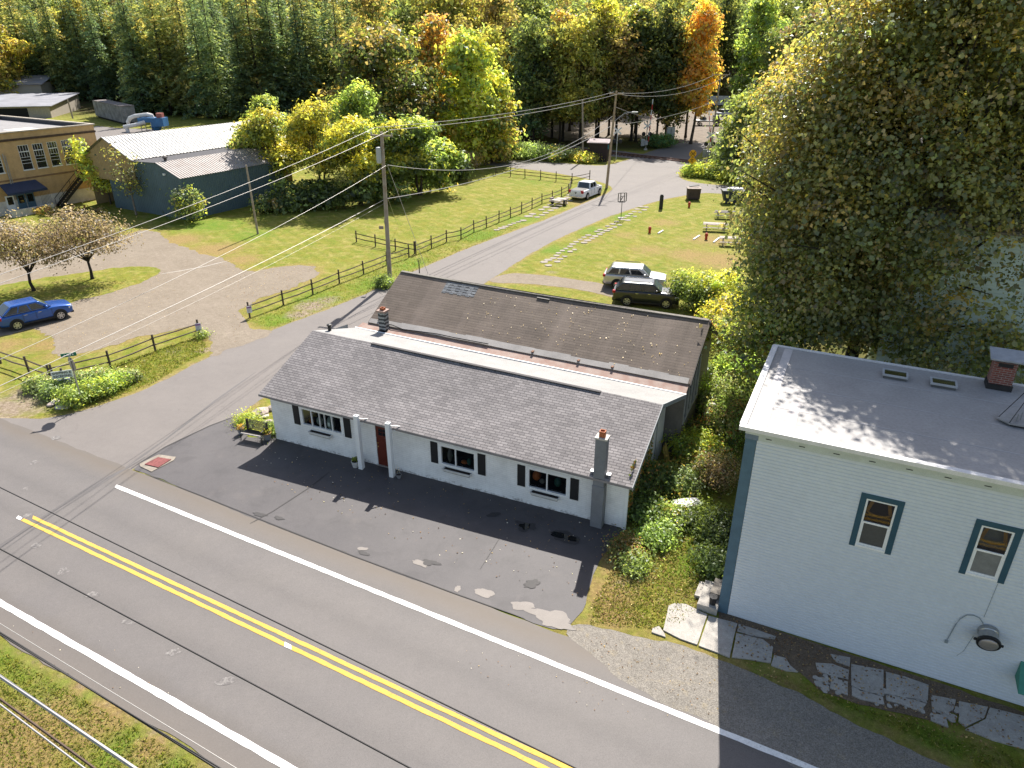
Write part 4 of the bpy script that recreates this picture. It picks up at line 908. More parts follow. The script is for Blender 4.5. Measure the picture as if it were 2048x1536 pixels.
# ------------------------------------------------------------------ mint white house behind the blue one
m, nt, n, b = new_mat("mint siding"); p = pos(nt); nt.links.new(mix(nt, noise(nt, p, .6, 4), (.47, .56, .53), (.54, .62, .59)), b.inputs["Base Color"]); b.inputs["Roughness"].default_value = .65; M_MINT = m
back = thing("mint_house", "mint white clapboard house half hidden behind the big maple", "house", hp(3.6, 12.6, 0), HRZ)
mb = MB(); clap(mb, 0, 16, 0, 11.6, 0.0, [(6.7, 7.7, 3.9, 5.6)], row=.15); mb.quad((0, 9, 0), (0, 0, 0), (0, 0, 11.6), (0, 9, 11.6)); mb.quad((16, 0, 0), (16, 9, 0), (16, 9, 11.6), (16, 0, 11.6)); mb.poly([(0, 9, 11.6), (0, 0, 11.6), (0, 4.5, 14)]); mb.build("wall", M_MINT, back)
mb = MB(); plate(mb, (-.4, -.4, 11.35), (16.4, -.4, 11.35), (16.4, 4.5, 14.2), (-.4, 4.5, 14.2), .12, [(0, 0), (16.8, 0), (16.8, 5.8), (0, 5.8)]); plate(mb, (16.4, 9.4, 11.35), (-.4, 9.4, 11.35), (-.4, 4.51, 14.2), (16.4, 4.51, 14.2), .12, [(0, 0), (16.8, 0), (16.8, 5.8), (0, 5.8)]); mb.build("roof", M_SH_GREY, back)
mb = MB()
for q in ((6.62, 6.76, -.05, .02, 3.85, 5.7), (7.64, 7.78, -.05, .02, 3.85, 5.7), (6.62, 7.78, -.051, .02, 5.56, 5.72), (6.55, 7.85, -.08, .02, 3.78, 3.88), (6.76, 7.64, -.03, .02, 4.7, 4.77)): mb.bx(*q)
win = mb.build("window", M_WPAINT, back)
mb = MB(); mb.quad((6.7, .01, 3.85), (7.7, .01, 3.85), (7.7, .01, 5.6), (6.7, .01, 5.6)); mb.build("pane", M_GLASS, win)
mb = MB(); mb.tube([(2.4, -.04, 7), (2.3, -.04, 4.8)], .02, 5); mb.tube([(4.7, -.04, 5.0), (4.4, -.04, 4.4), (4.2, -.04, 4.2), (3.9, -.04, 4.15)], .018, 5); mb.build("cable", M_BLACK, back)
def PY(x, y, Y):
    q = ray(x, y); t = Y / q.y; return Vector((0, 0, CAM_H)) + q * t
# ------------------------------------------------------------------ metal barn, brick works building, sheds
BO, BRZ = G(376, 440), math.radians(59.5)
M_MROOF = mat("weathered white metal roof", (.47, .46, .44), .6, metal=.1, var=.22, scale=.9, col2=(.31, .305, .285), fine=.14)
M_MROOF2 = mat("galvanised lean-to roof", (.30, .275, .26), .6, metal=.1, var=.2, scale=1.2, col2=(.24, .20, .18))
M_MROOF3 = mat("dull grey metal roof", (.13, .125, .13), .85, metal=0, var=.2)
M_BLUEW = mat("blue grey metal siding", (.105, .155, .185), .55, metal=.2, var=.2, scale=.6)
M_TANW = mat("tan metal siding", (.42, .30, .155), .6, metal=.1, var=.18)
barn = thing("metal_barn", "metal barn with white ribbed roof and blue grey lean-to", "barn", BO, BRZ)
mb = MB(); mb.ribbed((14.5, 0, 0), (0, 0, 0), (14.5, 0, 4.5), (0, 0, 4.5), .3, .03); mb.build("wall", M_BLUEW, barn)
mb = MB(); mb.ribbed((0, 0, 0), (0, 3.5, 0), (0, 0, 4.5), (0, 3.5, 5.75), .3, -.03); mb.ribbed((0, 3.5, 0), (0, 7.7, 0), (0, 3.5, 5.75), (0, 7.7, 5.68), .3, -.03); mb.ribbed((0, 7.7, 0), (0, 13.0, 0), (0, 7.7, 3.2), (0, 13.0, 3.2), .3, -.03); mb.build("wall", M_BLUEW, barn)
mb = MB(); mb.ribbed((-.05, 7.7, 3.2), (-.05, 12.2, 3.2), (-.05, 7.7, 5.7), (-.05, 12.2, 7.85), .3, -.03); mb.ribbed((-.05, 12.2, 3.2), (-.05, 16.7, 3.2), (-.05, 12.2, 7.85), (-.05, 16.7, 5.7), .3, -.03); mb.build("gable", M_TANW, barn)
mb = MB(); mb.quad((23, 7.7, 0), (23, 16.7, 0), (23, 16.7, 5.6), (23, 7.7, 5.6)); mb.poly([(23, 7.7, 5.6), (23, 16.7, 5.6), (23, 12.2, 7.8)]); mb.quad((-.05, 16.7, 0), (23, 16.7, 0), (23, 16.7, 5.6), (-.05, 16.7, 5.6)); mb.quad((14.5, 0, 0), (14.5, 7.7, 0), (14.5, 7.7, 5.6), (14.5, 0, 4.4)); mb.build("wall", M_TANW, barn)
mb = MB(); mb.ribbed((-.2, -.2, 4.46), (14.7, -.2, 4.46), (-.2, 3.55, 5.84), (14.7, 3.55, 5.84), .33, .045); mb.build("lean_to_roof", M_MROOF2, barn)
mb = MB(); mb.ribbed((-.25, 3.56, 5.84), (14.7, 3.56, 5.84), (-.25, 7.8, 5.70), (14.7, 7.8, 5.70), .5, .04); mb.build("lean_to_roof", M_MROOF3, barn)
mb = MB(); mb.ribbed((-.35, 7.55, 5.80), (23.3, 7.55, 5.80), (-.35, 12.2, 7.98), (23.3, 12.2, 7.98), .45, .05); mb.ribbed((23.3, 16.9, 5.80), (-.35, 16.9, 5.80), (23.3, 12.21, 7.98), (-.35, 12.21, 7.98), .45, .05); rf = mb.build("roof", M_MROOF, barn)
mb = MB(); mb.lathe([(.16, 0), (.16, .3), (.28, .34), (.28, .46), (.05, .55)], 10, (1.3, 3.75, 5.8)); mb.build("roof_vent", mat("dark vent", (.07, .06, .06), .7), barn)
mb = MB(); mb.box((-.12, 2.4, 4.7), (.2, .25, .2)); mb.build("lamp", M_WPAINT, barn)

KO = G(210, 395)
M_TANB = brick_wall("tan stucco brick", (.52, .335, .160), (.46, .30, .145), (.42, .29, .16), .22, .075, .006, .2, .35)
M_STUCCO = mat("stained white base", (.62, .58, .53), .85, var=.28, scale=1.5)
brick = thing("brick_factory", "tan brick factory building with tall white windows and flat roof", "factory", KO, BRZ)
BW = [(-8.57, -7.38, 4.5, 7.2), (-6.97, -5.78, 4.5, 7.2), (-5.31, -4.15, 4.5, 7.22), (-3.66, -2.46, 4.47, 7.25), (-2.05, -.82, 5.2, 7.18), (-10.6 - 1.3, -10.55, 4.5, 7.2), (-13.6, -12.3, 4.5, 7.2)]
cols = sorted({-16.0, .7} | {o[0] for o in BW} | {o[1] for o in BW}); mb = MB()
for a, b_ in zip(cols[:-1], cols[1:]):
    op = [o for o in BW if o[0] <= a + 1e-6 and o[1] >= b_ - 1e-6]
    if op: wq(mb, a, b_, 1.5, op[0][2]); wq(mb, a, b_, op[0][3], 8.6)
    else: wq(mb, a, b_, 1.5, 8.6)
for x0, x1, z0, z1 in BW:
    for f in (((x0, 0, z0), (x0, .18, z0), (x0, .18, z1), (x0, 0, z1)), ((x1, .18, z0), (x1, 0, z0), (x1, 0, z1), (x1, .18, z1)), ((x0, 0, z0), (x1, 0, z0), (x1, .18, z0), (x0, .18, z0)), ((x0, .18, z1), (x1, .18, z1), (x1, 0, z1), (x0, 0, z1))): mb.quad(*f, uv=[(0, 0)] * 4)
mb.quad((.7, 0, 0), (.7, 21, 0), (.7, 21, 8.6), (.7, 0, 8.6), uv=[(0, 0), (21, 0), (21, 8.6), (0, 8.6)]); mb.quad((.7, 21, 0), (-16, 21, 0), (-16, 21, 8.6), (.7, 21, 8.6), uv=[(0, 0), (16, 0), (16, 8), (0, 8)]); mb.build("wall", M_TANB, brick)
mb = MB(); mb.bx(-16, .76, -.06, .3, -.2, 1.5); mb.build("base", M_STUCCO, brick)
mb = MB(); mb.bx(-16, .78, -.10, .0, 7.72, 7.95); mb.build("cornice", mat("dark stained cornice", (.085, .052, .035), .85, var=.5, scale=3), brick)
mb = MB(); mb.bx(-16, .75, -.04, .0, 3.55, 3.72); mb.build("belt_course", mat("stained belt", (.25, .15, .08), .85, var=.4), brick)
mb = MB(); mb.bx(-16, .4, .3, 20.7, 8.0, 8.2); rf = mb.build("roof", mat("grey flat roof", (.24, .23, .23), .8, var=.14, scale=.5), brick)
mb = MB(); mb.bx(-16, .85, -.15, .25, 8.6, 8.72); mb.bx(.45, .85, .25, 21.1, 8.6, 8.72); mb.bx(-16, .45, 20.8, 21.1, 8.6, 8.72); mb.build("coping", mat("pale coping", (.46, .40, .33), .8, var=.3), rf)
mb = MB(); mb.bx(.40, .46, .3, 20.8, 8.2, 8.6); mb.bx(-16, .4, 20.72, 20.79, 8.2, 8.6); mb.build("parapet_flashing", mat("dark parapet flashing", (.045, .045, .055), .7), rf)
mb = MB(); mb.bx(-6, -3, 4, 7.5, 8.205, 8.215); mb.build("roof_patch", mat("white roof patch", (.60, .58, .55), .8), rf)
for (x0, x1, z0, z1) in BW:
    mb = MB(); t = .07
    mb.bx(x0, x0 + t, .04, .12, z0, z1); mb.bx(x1 - t, x1, .04, .12, z0, z1); mb.bx(x0 + t, x1 - t, .041, .119, z1 - t, z1); mb.bx(x0 - .05, x1 + .05, -.06, .12, z0 - .08, z0 + .05)
    H_ = z1 - z0
    if H_ > 2.3:
        zb = z1 - H_ * .27; mb.bx(x0 + t, x1 - t, .041, .119, zb - .05, zb + .05)
        for fr in (.36, .54, .70): mb.bx(x0 + t, x1 - t, .05, .11, z0 + H_ * fr * .72 - .02, z0 + H_ * fr * .72 + .02)
        for k in (1, 2, 3): xx = x0 + (x1 - x0) * k / 4; mb.bx(xx - .015, xx + .015, .052, .108, zb + .05, z1 - t); mb.bx(xx - .013, xx + .013, .053, .107, z0 + H_ * .505, zb - .05)
    else: mb.bx((x0 + x1) / 2 - .03, (x0 + x1) / 2 + .03, .05, .11, z0 + .05, z1 - t)
    win = mb.build("window", mat("white sash paint", (.66, .65, .63), .6), brick)
    mb = MB(); mb.quad((x0 + t, .09, z0), (x1 - t, .09, z0), (x1 - t, .09, z1), (x0 + t, .09, z1)); mb.build("pane", M_GLASS if H_ > 2.3 else M_CURT, win)
mb = MB(); mb.tube([(-10.35, -.12, 6.5), (-10.35, -.12, 1.6)], .06, 6); mb.tube([(-10.15, -.12, 6.3), (-10.15, -.12, 3.0)], .04, 6); mb.build("downpipe", mat("grey downpipe", (.30, .29, .28), .6), brick)
mb = MB(); mb.slab([(-11.6, -.02, 3.3), (-7.65, -.02, 3.3), (-7.35, -1.55, 2.45), (-11.75, -1.55, 2.45)], (0, 0, .06)); mb.slab([(-7.66, -.02, 3.28), (-7.36, -1.55, 2.43), (-7.66, -.02, 2.45)], (.02, 0, 0)); mb.slab([(-11.75, -1.55, 2.45), (-7.35, -1.55, 2.45), (-7.35, -1.56, 2.28), (-11.75, -1.56, 2.28)], (0, -.02, 0)); mb.build("awning", mat("dark blue canvas", (.022, .035, .075), .7, var=.25), brick)
for x0, mt in ((-11.4, M_WPAINT), (-10.2, M_BLUEBD), (-9.2, M_BLUEBD)):
    mb = MB(); mb.bx(x0, x0 + .9, -.1, -.06, .05, 2.05); d = mb.build("door", mt, brick)
    mb = MB(); mb.bx(x0 + .15, x0 + .75, -.115, -.095, 1.05, 1.9); mb.build("pane", M_GLASS, d)
mb = MB(); mb.bx(-12, -7.3, -2.0, -1.75, -.1, .75); mb.bx(-7.5, -7.3, -1.75, -.08, -.1, .75); mb.build("low_wall", M_STUCCO, brick)
mb = MB()
for k in range(8): mb.bx(-8.3 + k * .15, -8.28 + k * .15, -1.55, -1.53, .75, 2.3)
mb.build("railing", M_BLACK, brick)
mb = MB(); a, b_ = Vector((-1.95, -1.0, 3.6)), Vector((-6.3, -1.0, .1))
for y in (-1.45, -.5): mb.beam((a.x, y, a.z), (b_.x, y, b_.z), .07, .3)
for k in range(16): q = a.lerp(b_, k / 16); mb.box((q.x, -.98, q.z + .05), (.28, .95, .04))
for y in (-1.45, -.5):
    mb.beam((a.x, y, a.z + .95), (b_.x, y, b_.z + .95), .05, .05)
    for k in range(5): q = a.lerp(b_, k / 4); mb.beam((q.x, y, q.z), (q.x, y, q.z + .95), .04, .04)
mb.bx(-2.0, -.6, -1.5, -.1, 3.45, 3.55); mb.build("outside_stair", mat("black steel", (.022, .020, .020), .6), brick)
mb = MB(); mb.bx(-1.75, -.85, -.09, -.05, 3.6, 5.1); mb.build("door", mat("rust red door", (.17, .055, .03), .7), brick)
wing = thing("flat_roofed_wing", "lower pale flat roofed wing behind the tan brick factory", "building", KO, BRZ)
mb = MB(); mb.bx(-24, 2.6, 21.2, 44, 0, 7.0); mb.build("wall", M_TANB, wing)
mb = MB(); mb.bx(-24, 2.8, 21.3, 44.2, 7.01, 7.3); mb.build("roof", mat("pale flat roof", (.31, .30, .29), .8, var=.2, scale=.3), wing)
mb = MB(); mb.lathe([(.5, 0), (.5, .5), (.3, .8), (.02, .9)], 10, (.5, 33, 7.3)); mb.build("roof_vent", M_WPAINT, wing)
beige = thing("beige_warehouse", "long beige warehouse with grey sloping roof at the far left edge", "warehouse", (-116, 192, 0), math.radians(14))
mb = MB(); mb.ribbed((0, 0, 0), (-70, 0, 0), (0, 0, 2.9), (-70, 0, 2.9), .6, -.05); mb.quad((0, 0, 0), (0, 26, 0), (0, 26, 4.2), (0, 0, 2.9)); mb.build("wall", mat("beige siding", (.34, .30, .25), .7, var=.12), beige)
mb = MB(); plate(mb, (-72, -.6, 2.85), (.6, -.6, 2.85), (.6, 26, 4.3), (-72, 26, 4.3), .15, [(0, 0)] * 4); mb.build("roof", mat("grey violet roof", (.26, .26, .29), .7, var=.3, scale=.3), beige)
mb = MB(); mb.bx(-16, -5, -.12, -.02, 0, 2.4); mb.build("door_opening", M_DARK, beige)
shed2 = thing("far_shed", "small grey shed roof behind the beige warehouse at the left edge", "shed", (-135, 222, 0), math.radians(14))
mb = MB(); mb.bx(-30, 0, 0, 12, 0, 6.5); mb.build("wall", mat("beige siding", (.5, .44, .36)), shed2)
mb = MB(); plate(mb, (-31, -.6, 6.3), (.6, -.6, 6.3), (.6, 12, 8.2), (-31, 12, 8.2), .15, [(0, 0)] * 4); mb.build("roof", mat("grey violet roof", (.36, .36, .38)), shed2)
a, b_ = G(193, 235), G(248, 250); d = b_ - a; L = d.length; rz = math.atan2(d.y, d.x)
ct = thing("freight_container", "old weathered grey freight box standing on grass by the conifers", "container", a, rz)
mb = MB(); mb.ribbed((0, 0, .5), (L, 0, .5), (0, 0, 4.0), (L, 0, 4.0), .55, .07); mb.ribbed((L, 0, .5), (L, 3.0, .5), (L, 0, 4.0), (L, 3, 4.0), .5, .05); mb.quad((L, 3, .5), (0, 3, .5), (0, 3, 4), (L, 3, 4)); mb.quad((0, 3, .5), (0, 0, .5), (0, 0, 4), (0, 3, 4)); mb.build("body", mat("streaked grey paint", (.27, .265, .275), .7, var=.55, scale=.8, fine=.2), ct)
mb = MB(); mb.bx(-.1, L + .1, -.1, 3.1, 4.0, 4.12); mb.build("roof", mat("rusty grey roof", (.20, .17, .165), .8, var=.4, scale=.5), ct)
mb = MB(); mb.bx(.4, L - .4, .2, 2.8, .1, .5); mb.build("chassis", M_DARK, ct)
dc = thing("dust_collector", "blue dust collector on legs with white bent ducts behind the barn", "machine", (0, 0, 0))
M_DUCT = mat("white duct", (.66, .65, .64), .5, var=.12); M_DBLUE = mat("blue machine paint", (.045, .16, .36), .55, var=.3, scale=1.2)
Yd = 163
mb = MB(); q = PY(318, 242, Yd); mb.bx(q.x - 4.0, q.x + 1.0, Yd - 1.2, Yd + 1.2, PY(310, 244, Yd).z, PY(310, 238, Yd).z + .3); mb.bx(q.x - 1.2, q.x + 1.4, Yd - 1.3, Yd + 1.3, PY(310, 252, Yd).z, PY(310, 235, Yd).z); mb.lathe([(1.3, 0), (.35, -1.6)], 8, (q.x - .8, Yd, PY(310, 252, Yd).z)); body = mb.build("hopper", M_DBLUE, dc)
mb = MB()
for dx in (-3.6, -1.4, 1.2):
    for dy in (-1, 1): mb.tube([(q.x + dx, Yd + dy, 0), (q.x + dx, Yd + dy, PY(310, 244, Yd).z)], .09, 5)
mb.build("leg", M_STEEL, dc)
mb = MB(); mb.tube([PY(257, 268, Yd), PY(256, 244, Yd), PY(260, 236, Yd), PY(270, 232, Yd), PY(295, 229, Yd), PY(303, 231, Yd), PY(308, 240, Yd)], .42, 10); mb.build("duct", M_DUCT, dc)
mb = MB(); mb.tube([PY(248, 254, Yd - 2), PY(270, 250, Yd - 2), PY(290, 244, Yd - 1)], .42, 10); mb.tube([PY(253, 255, Yd - 2), PY(257, 265, Yd - 2)], .4, 8); mb.build("duct", M_DUCT, dc)
mb = MB(); mb.box(PY(320, 231, Yd), (1.2, 1.2, 1.0)); mb.build("motor", mat("red grey motor", (.35, .12, .10), .6), dc)

# ------------------------------------------------------------------ split rail fences
M_WOOD = mat("weathered fence wood", (.105, .080, .062), .9, var=.35, scale=6, bmp=.4, bscale=30)
def fence(label, posts_px, hgt=1.05, rails=(.42, .86), r=.065, mtl=None):
    P = [G(x, y) for x, y in posts_px]
    t = thing("split_rail_fence", label, "fence", P[0], 0, "dark split rail fences beside the side road")
    o = P[0]; rg = random.Random(int(abs(o.x) * 10))
    for q in P:
        mb = MB(); lx, ly = rg.uniform(-.03, .03), rg.uniform(-.03, .03); q = q - o
        mb.tube([(q.x, q.y, -.1), (q.x + lx, q.y + ly, hgt * rg.uniform(.97, 1.05))], r, 6); mb.build("post", mtl or M_WOOD, t)
    for a, b_ in zip(P[:-1], P[1:]):
        for z in rails:
            a1, b1 = a - o, b_ - o; d = (b1 - a1).normalized() * .12; mb = MB(); mid = (a1 + b1) / 2
            mb.tube([(a1.x - d.x, a1.y - d.y, z + rg.uniform(-.03, .03)), (mid.x, mid.y, z - rg.uniform(0, .05)), (b1.x + d.x, b1.y + d.y, z + rg.uniform(-.03, .03))], [.038, .05, .038], 5); mb.build("rail", mtl or M_WOOD, t)
    return t
fence("short fence along the near edge of the gravel lot ending in a white notice", [(400, 671.5), (311, 701.5), (222, 737), (110, 763)], 1.12)
fence("fence running to the left picture edge from the arrow sign", [(110, 763), (59, 746), (2, 727), (-60, 705), (-130, 682)][0:0] + [(104, 764), (59, 746), (2, 727), (-60, 705)], 1.12)
fence("long near fence between side road and lawn, left of the utility pole", [(500, 635), (567, 610), (626, 588.5), (679, 566.5), (727.5, 548), (774, 529), (818, 515)], 1.15)
fence("long fence on the lawn edge climbing towards the white pickup", [(832, 509), (863, 496.5), (893, 484), (922, 478), (948, 464), (973, 455), (998, 444), (1021, 435), (1043, 426), (1064, 416.7), (1084, 407), (1104.5, 401), (1123, 393), (1137, 386), (1142, 374)], 1.2)
fence("short fence spur running back into the lawn behind the utility pole", [(713, 484), (751, 493), (791, 501), (829, 508)], 1.15)
fence("far fence across the back of the lawn beside the dirt road", [(991, 351), (1021, 353), (1050, 356), (1081, 359), (1112, 363), (1144, 366.5), (1179, 359)], 1.3)
M_PAPER = mat("white notice board", (.72, .68, .78), .6, var=.12, scale=8)
def notice(px, py, label, rz):
    g = G(px, py); t = thing("notice_sign", label, "sign", g, rz, "white notices on the fence end posts")
    mb = MB(); mb.bx(-.18, .18, -.10, -.08, .42, .92); mb.build("board", M_PAPER, t)
    mb = MB(); mb.bx(-.16, .16, -.108, -.101, .76, .88); mb.build("heading", mat("violet print", (.30, .16, .36), .6), t)
    mb = MB()
    for k in range(3): mb.bx(-.13, .1 - .05 * k, -.107, -.101, .68 - .08 * k, .70 - .08 * k)
    mb.build("print", mat("grey print", (.25, .24, .28), .6), t)
notice(400, 671.5, "small white notice on the end post of the lower left fence", .5)
notice(501, 636, "small white notice on the end post across the lot entrance", .5)

# ------------------------------------------------------------------ street signs at the corner
M_SIGNW = mat("sign white", (.74, .74, .74), .5, var=.05); M_SIGNB = mat("sign black", (.02, .02, .025), .5); M_SIGNG = mat("sign green", (.01, .16, .085), .5, var=.1); M_ALU = mat("bare aluminium sign back", (.38, .355, .34), .5, metal=.5, var=.15)
def text(body, size, parent, loc, rot, m, name="lettering", sx=1.0):
    cu = bpy.data.curves.new(name, 'FONT'); cu.body = body; cu.size = size; cu.align_x = 'CENTER'; cu.align_y = 'CENTER'; cu.extrude = .002; cu.offset = size * .02
    tmp = bpy.data.objects.new("tmp", cu); COL.objects.link(tmp); dg = bpy.context.evaluated_depsgraph_get(); me = bpy.data.meshes.new_from_object(tmp.evaluated_get(dg)); bpy.data.objects.remove(tmp); me.name = name
    me.materials.clear(); me.materials.append(m); o = bpy.data.objects.new(name, me); COL.objects.link(o); o.parent = parent; o.location = loc; o.rotation_euler = rot; o.scale = (sx, 1, 1); return o
g = G(135, 783); t = thing("arrow_sign", "white SHIPPING & RECEIVING sign with right arrow on a wooden post in the shrubs", "sign", g, math.radians(22))
mb = MB(); mb.box((0, 0, .7), (.1, .1, 1.5)); mb.build("post", M_WOOD, t)
mb = MB(); mb.bx(-.52, .52, -.075, -.052, .88, 1.32); mb.build("board", M_SIGNW, t)
text("SHIPPING &", .18, t, (0, -.08, 1.19), (PI / 2, 0, 0), M_SIGNB); text("RECEIVING", .18, t, (0, -.08, 1.0), (PI / 2, 0, 0), M_SIGNB)
mb = MB(); mb.bx(-.32, .32, -.075, -.052, .60, .83); bd = mb.build("arrow_board", M_SIGNW, t)
mb = MB(); mb.slab([(-.25, -.078, .69), (.08, -.078, .69), (.08, -.078, .64), (.26, -.078, .715), (.08, -.078, .79), (.08, -.078, .74), (-.25, -.078, .74)], (0, -.004, 0)); mb.build("arrow", M_SIGNB, bd)
g = G(167, 812); t = thing("stop_sign", "stop sign seen almost edge-on with green street name plate on top", "sign", g, 0)
top = GZ(148, 712, g)
mb = MB(); mb.box((0, 0, top / 2), (.06, .05, top)); mb.build("post", M_STEEL, t)
def octagon(r, M): return [M @ Vector((r * math.cos(PI / 8 + k * PI / 4), 0, r * math.sin(PI / 8 + k * PI / 4))) for k in range(8)]
Mo = Matrix.Rotation(math.radians(143), 3, 'Z'); fn_ = Mo @ Vector((0, -1, 0))
mb = MB(); mb.slab([p_ + Vector((0, 0, top - .42)) + fn_ * .035 for p_ in octagon(.41, Mo)], fn_ * -.01 ); bd = mb.build("sign_back", M_ALU, t)
mb = MB(); mb.slab([p_ + Vector((0, 0, top - .42)) + fn_ * .040 for p_ in octagon(.405, Mo)], fn_ * .004); fc = mb.build("sign_face", mat("stop sign red", (.42, .02, .02), .4), t)
text("STOP", .26, t, Vector((0, 0, top - .42)) + fn_ * .048, (PI / 2, 0, math.radians(143)), M_SIGNW)
mb = MB(); mb.bx(-.36, .36, -.012, .012, top + .02, top + .22); pl = mb.build("name_plate", M_SIGNG, t); pl.rotation_euler = (0, 0, math.radians(24))
mb = MB()
for k, wd in enumerate((.05, .10, .07, .05)): mb.bx(-.22 + k * .13, -.22 + k * .13 + wd, -.018, -.013, top + .08, top + .16)
q = mb.build("lettering", M_SIGNW, t); q.rotation_euler = (0, 0, math.radians(24))

# ------------------------------------------------------------------ utility poles and wires
M_POLE = mat("grey timber pole", (.33, .285, .245), .85, var=.3, scale=2, col2=(.25, .195, .15), bmp=.3, bscale=14)
M_POLE2 = mat("brown timber pole", (.37, .27, .19), .85, var=.3, scale=1.5, bmp=.3, bscale=14)
M_INS = mat("grey insulator", (.42, .42, .42), .4)
def upole(label, base, toppx, r0=.17, r1=.11, arm=None, m=M_POLE, name="utility_pole"):
    g = G(*base); z = GZ(*toppx, g); q = ray(*toppx); k = math.hypot(g.x, g.y) / math.hypot(q.x, q.y); tp = Vector((q.x * k, q.y * k, z)) - g
    t = thing(name, label, "utility pole", g, 0, "timber utility poles"); mb = MB(); mb.tube([(0, 0, -.2), (tp.x, tp.y, tp.z)], [r0, r1], 10); mb.build("pole", m, t)
    if arm:
        L, ang, dz = arm; c0 = Vector((tp.x, tp.y, tp.z - dz)); d = Vector((math.cos(ang), math.sin(ang), 0)); mb = MB(); mb.beam(c0 - d * L / 2 + Vector((0, -.12, 0)), c0 + d * L / 2 + Vector((0, -.12, 0)), .1, .12); ar = mb.build("crossarm", m, t)
        for s_ in (-.46, .46):
            mb = MB(); mb.lathe([(.05, 0), (.06, .12), (.02, .2)], 8, tuple(c0 + d * L * s_ + Vector((0, -.12, .06)))); mb.build("insulator", M_INS, ar)
    return t, tp, g
pA, tA, gA = upole("tall grey utility pole with transformer box at the lawn fence corner", (780, 562), (763, 264), .19, .12, (1.9, math.radians(-20), .25))
mb = MB(); z = GZ(757, 310, gA); mb.lathe([(.02, 1.2), (.18, 1.16), (.2, 1.08), (.2, .1), (.16, 0)], 12, (tA.x - .42 * 1.0 + .1, -.1 + tA.y * .8, z - .6)); mb.bx(tA.x - .2, tA.x + .1, -.08 + tA.y * .8, .02 + tA.y * .8, z - .2, z - .1); mb.bx(tA.x - .2, tA.x + .1, -.08 + tA.y * .8, .02 + tA.y * .8, z + .3, z + .4); mb.build("transformer", mat("pale transformer grey", (.40, .42, .44), .4, var=.08), pA)
mb = MB(); mb.tube([(.12, -.12, 3.2), (-.1, -.1, 5.2)], .02, 5); mb.bx(-.55, -.2, -.03, .03, 4.3, 4.55); mb.build("conduit", M_POLE, pA)
pB, tB, gB = upole("leaning tan utility pole with street lamp beside the white pickup", (1213, 376), (1233, 182), .19, .12, (1.8, math.radians(-18), .35), M_POLE2)
zB = GZ(1229, 236, gB); q = PY(1229, 236, gB.y) - gB
mb = MB(); mb.tube([(q.x, 0, zB - .4), (q.x + 1.2, -.2, zB + .55), (q.x + 2.2, -.3, zB + .75)], .045, 6); la = mb.build("lamp_arm", M_STEEL, pB)
mb = MB(); mb.box((q.x + 2.5, -.32, zB + .72), (.75, .3, .16)); mb.build("lamp_head", mat("lamp head white", (.62, .62, .62), .4), la)
pC, tC, gC = upole("thin pale pole on the lawn in front of the metal barn", (516, 468), (492, 330), .11, .08)
pD, tD, gD = upole("grey pole standing beside the brown railway hut", (1166, 322), (1165, 200), .17, .13)
pE, tE, gE = upole("pole with wide white crossarm beyond the railway crossing", (1420, 305), (1442, 148), .17, .11, (3.0, math.radians(-4), .1))
pF, tF, gF = upole("pale pole half hidden in foliage at the right of the lawn", (1494, 392), (1503, 322), .15, .12)
upole("thin white pole behind the tan brick factory", (146, 237), (135, 199), .2, .16)
upole("thin leaning pole rising behind the barn roof against the conifers", (531, 236), (519, 164), .2, .16)
def sag(a, b_, s, n=24):
    a, b_ = Vector(a), Vector(b_); return [a.lerp(b_, t) - Vector((0, 0, 4 * s * t * (1 - t))) for t in [k / n for k in range(n + 1)]]
M_WIRE_L = mat("bright wire", (.42, .40, .38), .45, metal=.3, var=.05, fine=0); M_WIRE_D = mat("black wire", (.016, .014, .015), .6, var=.05, fine=0); M_WIRE_G = mat("grey wire", (.30, .29, .30), .5, metal=.3, var=.05, fine=0)
def wire(label, a, b_, s, r, m, group=None, pts=None):
    mb = MB(); mb.tube(pts or sag(a, b_, s), r, 5); return tag(mb.build("overhead_wire", m), label, "wire", group)
AT = lambda x, y: PY(x, y, gA.y - .1); BT = lambda x, y: PY(x, y, gB.y - .1); ET = lambda x, y: PY(x, y, gE.y)
GL = "lines strung from the tall grey pole to the left"
wire("upper of two pale lines from the tall grey pole to the left picture edge", AT(750, 255), G(-160, 604, 10.2), .35, .012, M_WIRE_L, GL)
wire("lower of two pale lines from the tall grey pole to the left picture edge", AT(777, 262), G(-160, 622, 10.0), .35, .012, M_WIRE_L, GL)
wire("white line from mid height of the tall grey pole down over the gravel lot", AT(772, 331), G(-160, 790, 7.5), .45, .010, M_WIRE_L, GL)
wire("thick white cable from the tall grey pole crossing above the gravel lot", AT(769, 399), G(-190, 858, 6.0), .25, .015, M_WIRE_L, GL)
wire("thin cable just under the thick white one above the gravel lot", AT(770, 406), G(-190, 872, 5.9), .35, .006, M_WIRE_L, GL)
GR = "lines strung between the two roadside poles"
wire("upper of two lines between the tall grey pole and the leaning tan pole", AT(752, 255), BT(1228, 184), .5, .022, M_WIRE_L, GR)
wire("lower of two lines between the tall grey pole and the leaning tan pole", AT(778, 260), BT(1236, 188), .5, .022, M_WIRE_L, GR)
wire("line sagging from the transformer pole towards the leaning tan pole", AT(775, 330), BT(1225, 232), 2.6, .022, M_WIRE_L, GR)
wire("cable sagging low in front of the dark trees to the leaning tan pole", AT(775, 397), BT(1222, 252), 1.2, .030, M_WIRE_L, GR)
GE = "lines over the railway crossing"
wire("upper line from the leaning tan pole over the crossing", BT(1236, 186), ET(1428, 150), .9, .022, M_WIRE_L, GE)
wire("lower line from the leaning tan pole over the crossing", BT(1240, 189), ET(1455, 151), 1.3, .022, M_WIRE_L, GE)
